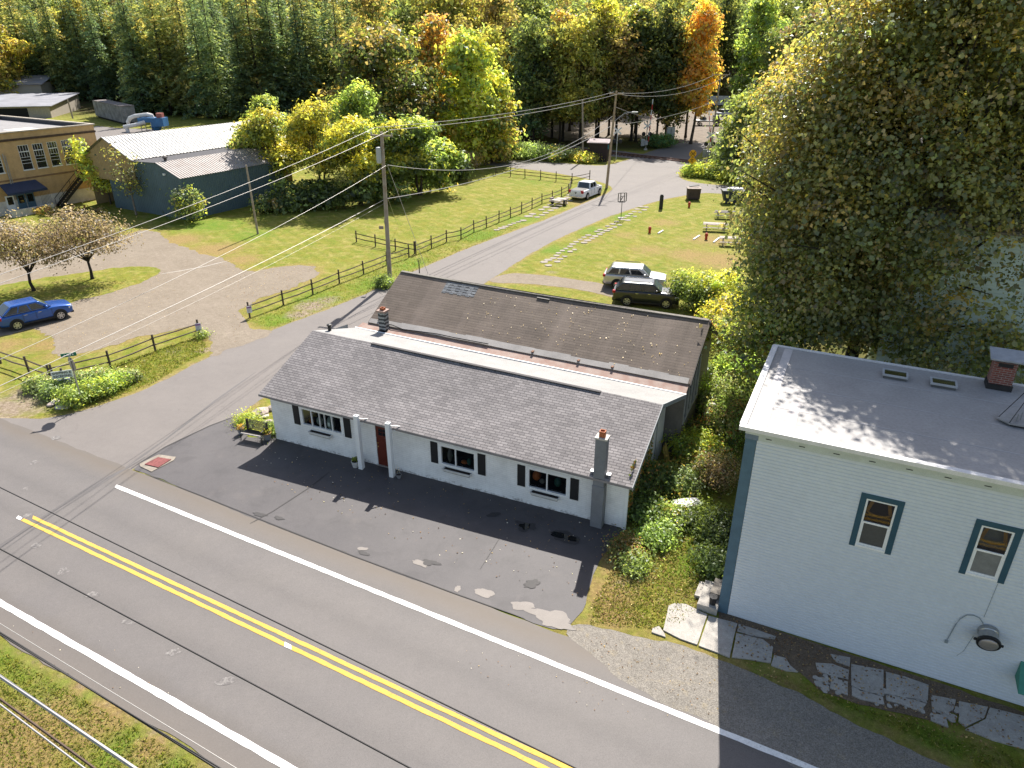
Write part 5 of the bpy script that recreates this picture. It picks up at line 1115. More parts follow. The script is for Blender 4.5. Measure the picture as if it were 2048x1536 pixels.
wire("line from the leaning tan pole to the crossing signal mast", BT(1231, 214), PY(1295, 235, G(1290, 300).y), .1, .02, M_WIRE_G, GE)
wire("low line from the leaning tan pole past the crossing to the right", BT(1228, 250), ET(1436, 200), .6, .024, M_WIRE_L, GE)
wire("guy wire from the tall grey pole down to its anchor by the road", AT(775, 331), G(856, 548), 0, .018, M_WIRE_L)
wire("thin guy wire from the tall grey pole into the lawn", AT(776, 398), G(796, 452), 0, .012, M_WIRE_L)
g = G(839, 547); t = thing("guy_post", "short dark marker post with a green tag beside the guy wire", "post", g)
mb = MB(); mb.tube([(0, 0, 0), (0, 0, 1.15)], .05, 6); mb.build("post", M_WOOD, t)
mb = MB(); mb.tube([(-.1, 0, 1.0), (-.12, 0, 1.25), (.05, 0, 1.35), (.2, 0, 1.1), (.12, 0, .9)], .025, 5); mb.build("cable_loop", mat("verdigris", (.18, .30, .26), .6), t)
GN = "lines running along the near side of the main road"
def near(label, p0, p1, z, r, m):
    a, b_ = G(*p0, z), G(*p1, z); d = (b_ - a).normalized(); a, b_ = a - d * 22, b_ + d * 14
    wire(label, a, b_, 0, r, m, GN, [a.lerp(b_, k / 6) for k in range(7)])
near("upper black line crossing the road from the left edge above the double yellow line", (0, 975), (1150, 1536), 10.4, .011, M_WIRE_D)
near("second black line crossing the road below the double yellow line", (0, 1098), (820, 1536), 10.2, .012, M_WIRE_D)
near("black cable above the near road edge", (0, 1265), (432, 1536), 6.4, .020, M_WIRE_D)
near("second black cable twinned above the near road edge", (0, 1269), (440, 1536), 6.6, .014, M_WIRE_D)
near("hair-thin pale line beside the near white road line", (0, 1247), (472, 1536), 7.2, .006, M_WIRE_L)
near("thick grey cable over the grass in the lower left corner", (0, 1353), (268, 1536), 6.6, .034, M_WIRE_G)
near("brown cable in the lower left corner", (0, 1398), (188, 1536), 6.2, .024, mat("brown cable", (.075, .045, .03), .7))
near("thin grey cable nearest the lower left corner", (0, 1409), (168, 1536), 6.0, .018, M_WIRE_G)
# ------------------------------------------------------------------ vehicles
def paint(name, col, metal=.35, rough=.28):
    m, nt, n, b = new_mat(name); p = pos(nt)
    nt.links.new(mix(nt, ramp(nt, noise(nt, p, 2.2, 4), [(.3, .0), (.7, 1.0)]), col, tuple(k * .88 for k in col)), b.inputs["Base Color"])
    b.inputs["Metallic"].default_value = metal; b.inputs["Roughness"].default_value = rough; b.inputs["Coat Weight"].default_value = .7; b.inputs["Coat Roughness"].default_value = .06; return m
M_TYRER = mat("tyre rubber", (.018, .018, .018), .85, var=.3); M_RIM = mat("alloy rim", (.52, .52, .53), .3, metal=.75, var=.1); M_CLAD = mat("black cladding", (.022, .022, .024), .65, var=.2)
M_WIN = mat("tinted car glass", (.010, .013, .017), .05, spec=.8, var=.1, fine=0); M_WSH = mat("windscreen glass", (.07, .10, .105), .05, spec=.8, var=.3, fine=0); M_LAMP = mat("headlamp glass", (.62, .64, .66), .15, var=.1); M_TAIL = mat("tail lamp red", (.42, .015, .02), .2, var=.1); M_CHROME = mat("chrome strip", (.6, .6, .6), .2, metal=.9, var=.05)
def ring_loft(mb, rings, cap=True):
    n = len(rings[0]); idx = []
    for r in rings: idx.append(len(mb.v)); mb.v += [tuple(p) for p in r]
    for a, b_ in zip(idx[:-1], idx[1:]):
        for j in range(n): mb.f.append((a + j, a + (j + 1) % n, b_ + (j + 1) % n, b_ + j))
    if cap: mb.f.append(tuple(idx[0] + j for j in range(n))[::-1]); mb.f.append(tuple(idx[-1] + j for j in range(n)))
def wheel(parent, x, y, r, wd):
    sg = 1 if y > 0 else -1; T = Matrix.Rotation(PI / 2 * -sg, 4, 'X'); o = (x, y - sg * wd, r); mb = MB()
    mb.lathe([(r * .55, 0), (r * .92, 0), (r, .03), (r, wd - .03), (r * .93, wd), (r * .66, wd), (r * .64, wd - .02), (r * .64, .02)], 24, o, T, cap=False); w_ = mb.build("wheel", M_TYRER, parent, smooth=False)
    mb = MB(); mb.lathe([(r * .66, wd - .05), (r * .665, wd + .004), (r * .60, wd + .004), (r * .58, wd - .04)], 24, o, T, cap=False); mb.lathe([(.001, wd + .0), (r * .16, wd - .005), (r * .18, wd - .05)], 12, o, T)
    for k in range(6):
        a = k * PI / 3; ca, sa = math.cos(a), math.sin(a); q = []
        for rr, ww in ((r * .15, .05), (r * .61, .035)):
            for s_ in (-1, 1): q.append(Vector((rr * ca - s_ * ww * sa, rr * sa + s_ * ww * ca, 0)))
        f = [q[0], q[1], q[3], q[2]]
        def tf(p_, z): v = T @ Vector((p_.x, p_.y, z)); return Vector((v.x + o[0], v.y + o[1], v.z + o[2]))
        mb.slab([tf(p_, wd - .02) for p_ in f], T.to_3x3() @ Vector((0, 0, .02)))
    mb.build("rim", M_RIM, w_)
def car(label, name, cat, loc, rz, L, W, H, wb, pm, belt, hood, nose, x_ws, x_rf, x_rr, x_rb, wr=.36, fo=.9, truck=False, rails=True, rear_h=None):
    """local x forward, origin on the ground under the middle of the wheelbase"""
    t = thing(name, label, cat, loc, rz); xf = wb / 2 + fo; xr = xf - L; hw = W / 2; rear_h = rear_h or belt
    def prof(x):       # shoulder height along the car
        if x > x_ws: k = (x - x_ws) / (xf - x_ws); return hood + (nose - hood) * k ** 1.6
        if x < x_rb + .05 and not truck: k = (x_rb + .05 - x) / max(.05, x_rb + .05 - xr); return rear_h - .05 * k
        return belt
    xs = [xr, xr + .06, xr + .22, xr + .6, -wb / 2, -wb / 2 + .6, 0, wb / 2 - .7, x_ws, wb / 2, wb / 2 + fo * .5, xf - .22, xf - .06, xf]; xs = sorted(xs); rings = []
    for x in xs:
        e = min(1, (x - xr) / .25 + .0, (xf - x) / .45); e = max(0, e); wk = hw * (.86 + .14 * math.sqrt(e)); zt = prof(x); lo = .30 + (.10 * (1 - min(1, (xf - x) / .3)) if x > 0 else .08 * (1 - min(1, (x - xr) / .3)))
        crown = .05 if x > x_ws else .02; half = [(0, lo), (wk * .9, lo), (wk * .985, lo + .12), (wk, lo + (zt - lo) * .55), (wk * .985, zt - .10), (wk * .93, zt - .02), (wk * .6, zt + crown * .6), (0, zt + crown)]
        rings.append([Vector((x, -y, z)) for y, z in half] + [Vector((x, y, z)) for y, z in half[::-1][1:-1]])
    mb = MB(); ring_loft(mb, rings); body = mb.build("body", pm, t, smooth=True); m_ = body.modifiers.new("subd", 'SUBSURF'); m_.levels = 1; m_.render_levels = 2
    # greenhouse
    gw0, gw1 = hw * .94, hw * .80; zr = H - .03; zb = belt - .04
    lo_ = [(x_ws, gw0 * .96), (x_rb, gw0 * .95)]; up = [(x_rf, gw1), (x_rr, gw1 * .97)]
    def S(tt, k, side): xa = x_ws + (x_rb - x_ws) * tt; xb = x_rf + (x_rr - x_rf) * tt; ya = gw0 * .96; yb = gw1; return Vector((xa + (xb - xa) * k, side * (ya + (yb - ya) * k), zb + (zr - zb) * k))
    mb = MB(); rr = []
    for k, inset in ((0, 0), (.12, 0), (.86, 0), (.97, .03), (1.0, .12)):
        r = []
        for tt in (0, .05, .3, .6, .95, 1): p_ = S(tt, k, -1); p_.y += inset; p_.x += inset * (1 - 2 * tt) * -1.0; r.append(p_)
        e1 = r[-1]; r += [Vector((e1.x, e1.y * f_, e1.z)) for f_ in (.92, .4, -.4, -.92)]
        for tt in (1, .95, .6, .3, .05, 0): p_ = S(tt, k, 1); p_.y -= inset; p_.x += inset * (1 - 2 * tt) * -1.0; r.append(p_)
        e1 = r[-1]; r += [Vector((e1.x, e1.y * f_, e1.z)) for f_ in (.92, .4, -.4, -.92)]
        rr.append(r)
    top = [Vector((p_.x * .98, p_.y * .6, zr + .03)) for p_ in rr[-1]]; rr.append(top); ring_loft(mb, rr); cb = mb.build("cabin", pm, t, smooth=True); m_ = cb.modifiers.new("subd", 'SUBSURF'); m_.levels = 1; m_.render_levels = 2
    def panel(name, pts, m, off, par=t):
        pts = [Vector(p_) for p_ in pts]; n_ = (pts[1] - pts[0]).cross(pts[-1] - pts[0]).normalized(); mb = MB(); mb.slab([p_ + n_ * .003 for p_ in pts], n_ * off); return mb.build(name, m, par)
    def bil(a, b_, c_, d, u, v): return (a * (1 - u) + b_ * u) * (1 - v) + (d * (1 - u) + c_ * u) * v
    a, b_, c_, d = S(0, 0, -1), S(0, 0, 1), S(0, 1, 1), S(0, 1, -1); panel("windscreen", [bil(a, b_, c_, d, *q) for q in ((.05, .06), (.95, .06), (.93, .93), (.07, .93))], M_WSH, .006)
    a, b_, c_, d = S(1, 0, 1), S(1, 0, -1), S(1, 1, -1), S(1, 1, 1); panel("rear_window", [bil(a, b_, c_, d, *q) for q in ((.08, .12), (.92, .12), (.9, .88), (.1, .88))], M_WIN, .006)
    cuts = [(.10, .40), (.43, .68), (.71, .95)] if not truck else [(.12, .52), (.56, .93)]
    for sd_ in (-1, 1):
        for ci, (t0, t1) in enumerate(cuts):
            k0 = .17; k1 = .82; ts0 = t0 + (.03 if ci == 0 else 0); pts = [S(t0, k0, sd_), S(t1, k0, sd_), S(t1 - (.02 if ci == len(cuts) - 1 else 0), k1, sd_), S(ts0 + .02, k1, sd_)]
            if sd_ < 0: pts = pts[::-1]
            panel("side_window", pts, M_WIN, .006)
        mb = MB(); mb.beam(S(.08, .10, sd_) + Vector((0, sd_ * .012, 0)), S(.96, .10, sd_) + Vector((0, sd_ * .012, 0)), .014, .025); mb.build("trim_strip", mat("dull trim", (.25, .25, .26), .5), t)
        p_ = S(.08, .14, sd_); mb = MB(); mb.lathe([(.03, -.10), (.10, -.06), (.11, .04), (.04, .09)], 8, (p_.x - .05, p_.y + sd_ * .17, p_.z + .05), Matrix.Rotation(PI / 2, 4, 'Y')); mb.build("mirror", pm, t, smooth=True)
        for hx in ((wb * .06, -wb * .26) if not truck else (wb * .10, -wb * .10)): mb = MB(); mb.box((hx, sd_ * (hw + .005), belt - .16), (.2, .03, .03)); mb.build("door_handle", M_CHROME if not truck else pm, t)
        for sx_ in ((x_ws - .12, -.08, -wb * .5 + wr + .12) if not truck else (1.15, .12, -.82)): mb = MB(); mb.box((sx_, sd_ * (hw - .002), (.46 + belt) / 2), (.016, .02, belt - .62)); mb.build("door_seam", M_CLAD, t)
        if rails:
            mb = MB(); mb.tube([(x_rf - .25, sd_ * gw1 * .88, zr + .03), (x_rf - .35, sd_ * gw1 * .88, zr + .085), (x_rr + .25, sd_ * gw1 * .86, zr + .085), (x_rr + .15, sd_ * gw1 * .86, zr + .03)], .022, 6); mb.build("roof_rail", M_CLAD, t)
        mb = MB(); mb.box((0, sd_ * (hw - .045), .34), (wb - 2 * wr, .10, .13)); mb.build("sill", M_CLAD if not truck else pm, t)
        for x in (-wb / 2, wb / 2):
            R_a = wr + .085; zc_ = wr + .02; a0_ = -math.asin(min(.9, (zc_ - .30) / R_a)); arc = [Vector((x + R_a * math.cos(q_), sd_ * (hw + .012), zc_ + R_a * math.sin(q_))) for q_ in np.linspace(a0_, PI - a0_, 16)]
            mb = MB(); mb.slab(arc, (0, -sd_ * .25, 0)); mb.build("wheel_arch", M_CLAD, t)
            wheel(t, x, sd_ * (hw + .05), wr, .24)
    for sd_ in (-1, 1):
        mb = MB(); mb.box((xf - .20, sd_ * hw * .72, nose - .16), (.32, hw * .42, .15), sd_ * -.32); mb.build("headlight", M_LAMP, t, bevel=.03)
        mb = MB(); mb.box((xr + .10, sd_ * hw * .80, rear_h - .14), (.22, hw * .34, .20 if not truck else .34), sd_ * .2); mb.build("taillight", M_TAIL, t, bevel=.03)
    mb = MB(); mb.box((xf - .06, 0, nose - .28), (.16, W * .52, .26)); mb.build("grille", M_CLAD, t, bevel=.03)
    mb = MB(); mb.box((xf - .10, 0, .40), (.26, W * .80, .17)); mb.build("bumper", M_CLAD, t, bevel=.04)
    mb = MB(); mb.box((xr + .10, 0, .46), (.26, W * .86, .24)); mb.build("bumper", M_CHROME if truck else M_CLAD, t, bevel=.04)
    mb = MB(); mb.box((xr - .005, 0, .74), (.03, .34, .14)); mb.build("licence_plate", M_SIGNW, t)
    return t, dict(xr=xr, xf=xf, hw=hw)
def park(p_rear, p_front, W, side):
    """ground contact points of the two wheels on one side -> centre, heading; side=+1 when those wheels are on the car's right"""
    a, b_ = G(*p_rear), G(*p_front); d = (b_ - a).normalized(); left = Vector((-d.y, d.x, 0)); c0 = (a + b_) / 2 + left * (W / 2 - .1) * side; return c0, math.atan2(d.y, d.x), (b_ - a).length
c0, rz, wl = park((36, 660), (124, 639), 1.85, 1)
car("bright blue crossover parked on the gravel lot at the left edge", "parked_crossover", "car", c0, rz, 4.6, 1.88, 1.70, 2.71, paint("blue car paint", (.010, .085, .36)), 1.10, 1.10, .93, 1.02, .25, -1.35, -2.12, rails=False, fo=.92)
c0, rz, wl = park((1255.7, 611.3), (1328.4, 616.7), 1.9, 1)
car("dark charcoal SUV with roof rails parked against the bushes behind the brown roof", "parked_suv", "car", c0, rz, 4.85, 1.95, 1.80, 2.86, paint("charcoal car paint", (.028, .030, .034)), 1.19, 1.17, 1.02, 1.10, .42, -1.85, -2.42, wr=.385)
c1 = G(1233.7, 578); d = Vector((math.cos(rz), math.sin(rz), 0)); c1 = c1 + d * 1.43 + Vector((-d.y, d.x, 0)) * .85
car("silver white SUV parked on the gravel driveway beside the charcoal one", "parked_suv", "car", c1, rz - .02, 4.9, 1.96, 1.81, 2.86, paint("silver car paint", (.58, .57, .56), .5), 1.20, 1.18, 1.04, 1.12, .45, -1.95, -2.45, wr=.385)
c0, rz, wl = park((1171.3, 400), (1199.2, 388.8), 2.0, 1)
M_TRUCKP = paint("white truck paint", (.76, .76, .76), 0.0)
t, dm_ = car("white crew cab pickup truck parked on the verge by the leaning pole", "pickup_truck", "pickup", c0, rz, 5.85, 2.05, 1.95, 3.6, M_TRUCKP, 1.22, 1.25, 1.08, 1.35, .75, -.75, -.95, wr=.40, fo=.95, truck=True, rails=False, rear_h=1.22)
mb = MB(); mb.bx(dm_['xr'] + .10, -1.05, -.80, .80, 1.225, 1.262); mb.build("bed_cover", M_CLAD, t)
mb = MB(); mb.box((dm_['xr'] - .008, 0, 1.0), (.02, .26, .07)); mb.box((dm_['xr'] - .008, 0, .88), (.02, .12, .12)); mb.build("emblem", M_CLAD, t)
# small flat trailer
a = G(1118, 409); t = thing("utility_trailer", "small rusty open trailer on two wheels behind the pickup", "trailer", a, math.radians(58))
M_FRAME = mat("rusty frame", (.30, .25, .22), .8, var=.4)
mb = MB()
for y in (-.7, .7): mb.beam((-1.2, y, .55), (1.0, y, .55), .08, .1)
for x in (-1.2, -.5, .2, 1.0): mb.beam((x, -.7, .55), (x, .7, .55), .08, .08)
mb.beam((1.0, -.5, .5), (2.1, 0, .42), .06, .08); mb.beam((1.0, .5, .5), (2.1, 0, .42), .06, .08); mb.build("frame", M_FRAME, t)
mb = MB(); mb.bx(-1.0, -.2, -.6, .55, .6, .66); mb.bx(0.1, .9, -.6, .6, .6, .64); mb.build("deck_board", mat("grey deck boards", (.42, .38, .34), .9, var=.3), t)
for y in (-.95, .95):
    wheel(t, -.1, y, .33, .2); mb = MB(); mb.slab([(-.48, y - .13, .60), (.28, y - .13, .60), (.2, y - .13, .74), (-.4, y - .13, .74)], (0, .26, 0)); mb.build("mudguard", M_FRAME, t)
# ------------------------------------------------------------------ far vehicles on the dirt clearing
def far_car(label, name, cat, px, py, rz, L, W, H, m, kind):
    t = thing(name, label, cat, G(px, py), rz, "vehicles parked on the far dirt clearing"); mb = MB()
    if kind == 'rv':
        mb.prism([(-L / 2, -W / 2), (L / 2, -W / 2), (L / 2, W / 2), (-L / 2, W / 2)], .6, H); mb.slab([(L / 2, -W / 2, .9), (L / 2 + .7, -W / 2, 1.4), (L / 2 + .4, -W / 2, H), (L / 2, -W / 2, H)], (0, W, 0)); mb.build("body", m, t, bevel=.12)
        mb = MB(); [mb.bx(x, x + .8, -W / 2 - .03, -W / 2, 1.5, 2.1) for x in (-L * .35, -.2, L * .28)]; mb.build("window", M_WIN, t); mb = MB(); mb.bx(-L / 2, L / 2, -W / 2 - .04, W / 2, .35, .6); mb.build("skirt", M_CLAD, t)
    elif kind == 'flat':
        mb.bx(-L / 2, L * .15, -W / 2, W / 2, .9, 1.1); mb.build("deck", m, t); mb = MB(); mb.slab([(L * .17, -W / 2, .6), (L / 2, -W / 2, .6), (L / 2, -W / 2, 1.3), (L * .36, -W / 2, 1.4), (L * .3, -W / 2, H), (L * .17, -W / 2, H)], (0, W, 0)); mb.build("cab", m, t, bevel=.08)
        mb = MB(); mb.lathe([(.9, 1.1), (.8, 1.6), (.4, 2.0), (.02, 2.1)], 9, (-L * .2, 0, 0)); mb.build("load", M_CLAD, t); mb = MB(); mb.bx(-L / 2, -L * .1, -W / 2 - .02, W / 2, 1.1, 1.25); mb.build("side_board", M_SIGNW, t)
    else:
        mb.prism([(-L / 2, -W / 2), (L / 2, -W / 2), (L / 2, W / 2), (-L / 2, W / 2)], .4, H * .62); mb.build("body", m, t, bevel=.15); mb = MB(); mb.slab([(-L * .38, -W * .46, H * .6), (L * .22, -W * .46, H * .6), (L * .1, -W * .40, H), (-L * .3, -W * .40, H)], (0, W * .86, 0)); mb.build("cabin", M_WIN, t, bevel=.1); mb = MB(); mb.bx(-L * .3, L * .1, -W * .38, W * .44, H, H + .05); mb.build("roof", m, t)
    for x in (-L * .3, L * .3):
        for y in (-W / 2 + .1, W / 2 - .1): wheel(t, x, y, .38, .2)
M_RVW = paint("far white paint", (.68, .69, .72), 0, .5)
far_car("white camper trailer with dark windows at the back of the clearing", "camper_trailer", "camper", 1430, 214, -.1, 6.5, 2.4, 3.0, M_RVW, 'rv')
far_car("white SUV parked to the right of the camper trailer", "parked_suv", "car", 1459, 214, .3, 5.0, 1.95, 1.8, M_RVW, 'suv')
far_car("pale blue white car half hidden by the pole with wide crossarm", "parked_car", "car", 1449, 232, .5, 4.8, 1.9, 1.6, paint("far pale paint", (.55, .60, .68), 0, .5), 'suv')
far_car("dark flatbed truck with a load in the middle of the clearing", "flatbed_truck", "truck", 1416, 251, .0, 6.5, 2.2, 2.2, paint("far black paint", (.03, .03, .035), 0, .5), 'flat')
# ------------------------------------------------------------------ railway
rt = thing("railway_track", "single railway track crossing the road on grey ballast", "railway", (0, 0, 0))
M_RAIL = mat("rail steel", (.24, .13, .10), .5, metal=.5, var=.3); M_TIE = mat("dark sleepers", (.055, .040, .032), .9, var=.4)
for n_ in (-.75, .75): mb = MB(); mb.beam(TR(-110, n_, .13), TR(55, n_, .13), .09, .16); mb.build("rail", M_RAIL, rt)
mb = MB()
for k in range(200):
    tt = -110 + k * .82
    if 18 < tt < 31: continue
    q = TR(tt, 0, .03); mb.box(q, (.24, 2.5, .12), math.atan2(_ru.y, _ru.x))
sl = mb.build("sleepers", M_TIE, rt); sl["kind"] = "stuff"
M_XRED = mat("gate red", (.50, .025, .035), .5); M_XW = mat("gate white", (.72, .72, .72), .5)
def gate(label, base, armtop, hd):
    g = G(*base); t = thing("crossing_gate", label, "crossing gate", g, 0, "railway crossing gates"); S_ = M_ALU
    mb = MB(); mb.lathe([(.35, 0), (.30, .25), (.12, .35), (.08, .4), (.07, 5.2), (.02, 5.25)], 8); mb.build("mast", S_, t)
    mb = MB(); mb.bx(-.25, .25, -.35, .35, .9, 1.6); mb.bx(-.9, -.25, -.1, .1, .7, 1.9); mb.build("mechanism", mat("gate silver", (.42, .43, .45), .5, metal=.3), t)
    q = PY(*armtop, g.y) - g; a0 = Vector((.35, -.2, 1.5)); L = (q - a0); ns = 8
    for k in range(ns): mb = MB(); mb.beam(a0 + L * (k / ns), a0 + L * ((k + 1) / ns), .10, .10 + .06 * (1 - k / ns)); mb.build("arm_stripe", M_XRED if k % 2 == 0 else M_XW, t)
    mb = MB(); mb.beam(a0 + L * .55 - Vector((.12, 0, 0)), a0 + L * .28 - Vector((.35, 0, 0)), .05, .05); mb.build("arm_brace", M_XW, t)
    for dx in (-.55, .55):
        mb = MB(); T = Matrix.Rotation(PI / 2, 4, 'X') ; mb.lathe([(.02, .18), (.2, .15), (.2, .0)], 12, (dx, -.12, 2.75), T); mb.lathe([(.36, -.02), (.36, .0), (.001, .0)], 14, (dx, -.1, 2.75), T); mb.build("signal_lamp", M_CLAD, t)
    for sg in (-1, 1): mb = MB(); d = Vector((.62, 0, .45 * sg)); mb.beam(Vector((0, -.12 - .02 * sg, 4.1)) - d, Vector((0, -.12 - .02 * sg, 4.1)) + d, .02, .22); mb.build("crossbuck_blade", M_XW, t)
    return t
gate("railway gate with raised red and white arm left of the road in tree shade", (1291, 300), (1306, 198), 0)
gate("railway gate with raised arm and round black lamps right of the road", (1415, 323), (1418, 222), 0)
g = G(1232, 319); t = thing("crossbuck_sign", "white X crossbuck on a thin post beside the leaning pole", "sign", g)
mb = MB(); mb.tube([(0, 0, 0), (0, 0, 5.0)], .06, 6); mb.build("post", M_XW, t)
for sg in (-1, 1): mb = MB(); d = Vector((.60, 0, .5 * sg)); mb.beam(Vector((0, -.08 - .02 * sg, 4.5)) - d, Vector((0, -.08 - .02 * sg, 4.5)) + d, .02, .24); mb.build("blade", M_XW, t)
mb = MB(); [mb.lathe([(.34, 0), (.34, .1), (.001, .2)], 12, (dx, -.1, 2.9), Matrix.Rotation(PI / 2, 4, 'X')) for dx in (-.5, .5)]; mb.build("signal_lamp", M_CLAD, t)
g = G(1197, 321); t = thing("railway_hut", "dark brown relay hut beside the railway track", "hut", g, math.radians(-16))
M_HUT = mat("dark brown hut paint", (.045, .028, .026), .75, var=.3)
mb = MB(); mb.bx(-1.55, 1.55, -1.2, 1.2, -.1, 3.0); mb.build("wall", M_HUT, t); mb = MB(); plate(mb, (-1.8, -1.5, 2.95), (1.8, -1.5, 2.95), (1.8, 1.5, 3.25), (-1.8, 1.5, 3.25), .12, [(0, 0)] * 4); mb.build("roof", mat("faded violet roof", (.30, .24, .25), .8, var=.4, scale=1.5), t)
mb = MB(); mb.bx(1.56, 1.58, -.9, -.3, 1.9, 2.6); mb.build("notice", mat("cyan notice", (.05, .35, .45), .5), t); mb = MB(); mb.bx(1.56, 1.58, -.1, .8, .1, 2.1); mb.build("door", mat("hut door", (.035, .022, .021), .7), t)
g = G(1339, 286); t = thing("signal_cabinet", "silver signal cabinet standing by the trees across the track", "cabinet", g); mb = MB(); mb.bx(-.75, .75, -.5, .5, 0, 2.9); mb.build("body", mat("cabinet silver", (.48, .50, .53), .5, metal=.2), t, bevel=.05); mb = MB(); mb.bx(-.05, .05, -.53, -.5, .2, 2.7); mb.build("door_seam", M_CLAD, t)
g = G(1381, 350); t = thing("warning_sign", "round yellow railway sign above a yellow diamond sign", "sign", g, math.radians(0)); M_YS = mat("sign yellow", (.80, .40, .015), .45, var=.06)
mb = MB(); mb.tube([(0, 0, 0), (0, 0, 3.2)], .05, 6); mb.build("post", M_STEEL, t)
T = Matrix.Rotation(PI / 2, 4, 'X'); mb = MB(); mb.lathe([(.52, .06), (.52, .08), (.001, .08)], 24, (0, 0, 3.0), T); rs_ = mb.build("round_sign", M_YS, t)
mb = MB()
for sg in (-1, 1): d = Vector((.36, 0, .36 * sg)); mb.beam(Vector((0, -.095 - .004 * sg, 3.0)) - d, Vector((0, -.095 - .004 * sg, 3.0)) + d, .006, .08)
mb.build("cross_mark", M_SIGNB, rs_)
for dx in (-.3, .3): text("R", .26, rs_, (dx, -.10, 3.0), (PI / 2, 0, 0), M_SIGNB)
mb = MB(); mb.slab([(0, -.06, 1.45), (.62, -.06, 2.07), (0, -.06, 2.69), (-.62, -.06, 2.07)], (0, -.02, 0)); ds = mb.build("diamond_sign", M_YS, t)
mb = MB(); mb.beam((-.3, -.09, 2.15), (-.05, -.09, 2.3), .006, .07); mb.beam((-.05, -.09, 2.3), (.05, -.09, 1.8), .006, .07); mb.beam((.0, -.09, 2.2), (.28, -.09, 2.12), .006, .07); mb.beam((-.15, -.09, 1.85), (-.1, -.09, 2.1), .006, .06); mb.build("symbol", M_SIGNB, ds)
# ------------------------------------------------------------------ things on the lawn
g = G(1242, 436); t = thing("sign_stand", "empty black sign frame on a thin post at the lawn edge", "sign", g, math.radians(15)); h = GZ(1244, 386, g)
mb = MB(); mb.tube([(0, 0, 0), (0, 0, h - .85)], .035, 6); mb.build("post", M_SIGNB, t); mb = MB()
for a_, b_ in (((-.48, 0, h - .9), (.48, 0, h - .9)), ((-.48, 0, h), (.48, 0, h)), ((-.48, 0, h - .9), (-.48, 0, h)), ((.48, 0, h - .9), (.48, 0, h)), ((-.2, 0, h - .9), (-.2, 0, h)), ((.25, 0, h - .9), (.25, 0, h)), ((-.2, 0, h - .35), (.25, 0, h - .35)), ((-.18, 0, h - .8), (.05, 0, h - .45))): mb.beam(a_, b_, .06, .07)
mb.build("frame", M_SIGNB, t); mb = MB(); mb.prism([(-.45, -.3), (.1, -.35), (.4, .1), (-.3, .25)], 0, .08); mb.build("stone_base", M_CONC, t)
g = G(1321.5, 418); t = thing("dark_post", "thick dark timber post leaning slightly on the lawn", "post", g); h = GZ(1323, 391, g); mb = MB(); mb.box((0, 0, h / 2), (.35, .28, h), .3); mb.lathe([(.17, h), (.15, h + .12), (.02, h + .16)], 8); mb.build("post", M_CLAD, t)
g = G(1386, 399); t = thing("dumpster", "small dark brown dumpster with an open lid at the lawn end", "dumpster", g, math.radians(-4)); mb = MB()
mb.slab([(-.72, -.5, .1), (.72, -.5, .1), (.78, -.5, 1.35), (-.78, -.5, 1.35)], (0, 1.3, 0)); mb.build("body", mat("rusty brown steel", (.085, .055, .045), .75, var=.5, scale=2), t); mb = MB(); mb.bx(-.86, .86, -.58, .86, 1.36, 1.42); r_ = mb.build("rim", mat("rusty rim", (.26, .21, .18), .8, var=.4), t); mb = MB(); mb.slab([(-.5, .5, 1.43), (.7, .5, 1.6), (.7, .85, 1.75), (-.5, .85, 1.55)], (0, 0, .05)); mb.build("lid", M_CLAD, t)
g = G(1468, 406); t = thing("skip_bin", "large dark flared steel bin with pale load beside the lawn", "skip", g, math.radians(-6)); mb = MB(); mb.slab([(-1.15, -.7, .05), (1.3, -.7, .05), (1.7, -.7, 1.55), (-1.6, -.7, 1.55)], (0, 1.7, 0)); mb.build("body", mat("dark navy steel", (.028, .034, .048), .65, var=.3), t)
mb = MB(); mb.lathe([(1.3, 1.5), (1.0, 1.75), (.5, 1.85), (.02, 1.9)], 9, (0, .15, 0)); mb.v = [(v[0], v[1] * .6 + .05, v[2] + .06 * vn(v[0] * 3, v[1] * 3)) for v in mb.v]; mb.build("load", mat("pale rubbish bags", (.45, .44, .45), .6, var=.6, scale=3), t)
M_TABLE = mat("weathered table boards", (.40, .34, .30), .85, var=.25, scale=4)
def ptable(px, py, rz, label, L=2.3, m=M_TABLE):
    t = thing("picnic_table", label, "picnic table", G(px, py), rz, "picnic tables under the maple"); mb = MB()
    for k in range(5): mb.bx(-L / 2, L / 2, -.38 + k * .155, -.38 + k * .155 + .14, .72, .76)
    mb.build("tabletop", m, t)
    for s_ in (-1, 1):
        mb = MB(); [mb.bx(-L / 2, L / 2, s_ * .72 - .14 + k * .145, s_ * .72 - .14 + k * .145 + .13, .42, .455) for k in (0, 1)]; mb.build("bench", m, t)
        mb = MB(); x = s_ * (L / 2 - .35); mb.beam((x, -.62, 0), (x, -.2, .72), .05, .1); mb.beam((x, .62, 0), (x, .2, .72), .05, .1); mb.beam((x + .05, -.8, .39), (x + .05, .8, .39), .04, .09); mb.beam((x + .05, -.36, .68), (x + .05, .36, .68), .04, .08); mb.build("leg_frame", m, t)
ptable(1430, 461, math.radians(-13), "pale picnic table in sun on the lawn, longest of the three", 2.5)
ptable(1459, 490, math.radians(-10), "picnic table half under the maple leaves nearest the camera", 2.0)
ptable(1449, 436, math.radians(-8), "shaded dark picnic table in front of the big dark bin", 2.2, mat("shaded dark boards", (.14, .125, .12), .85, var=.3))  # darker copy of the table boards, shade put into the colour
M_HYD = mat("red bucket paint", (.45, .05, .02), .55, var=.2)
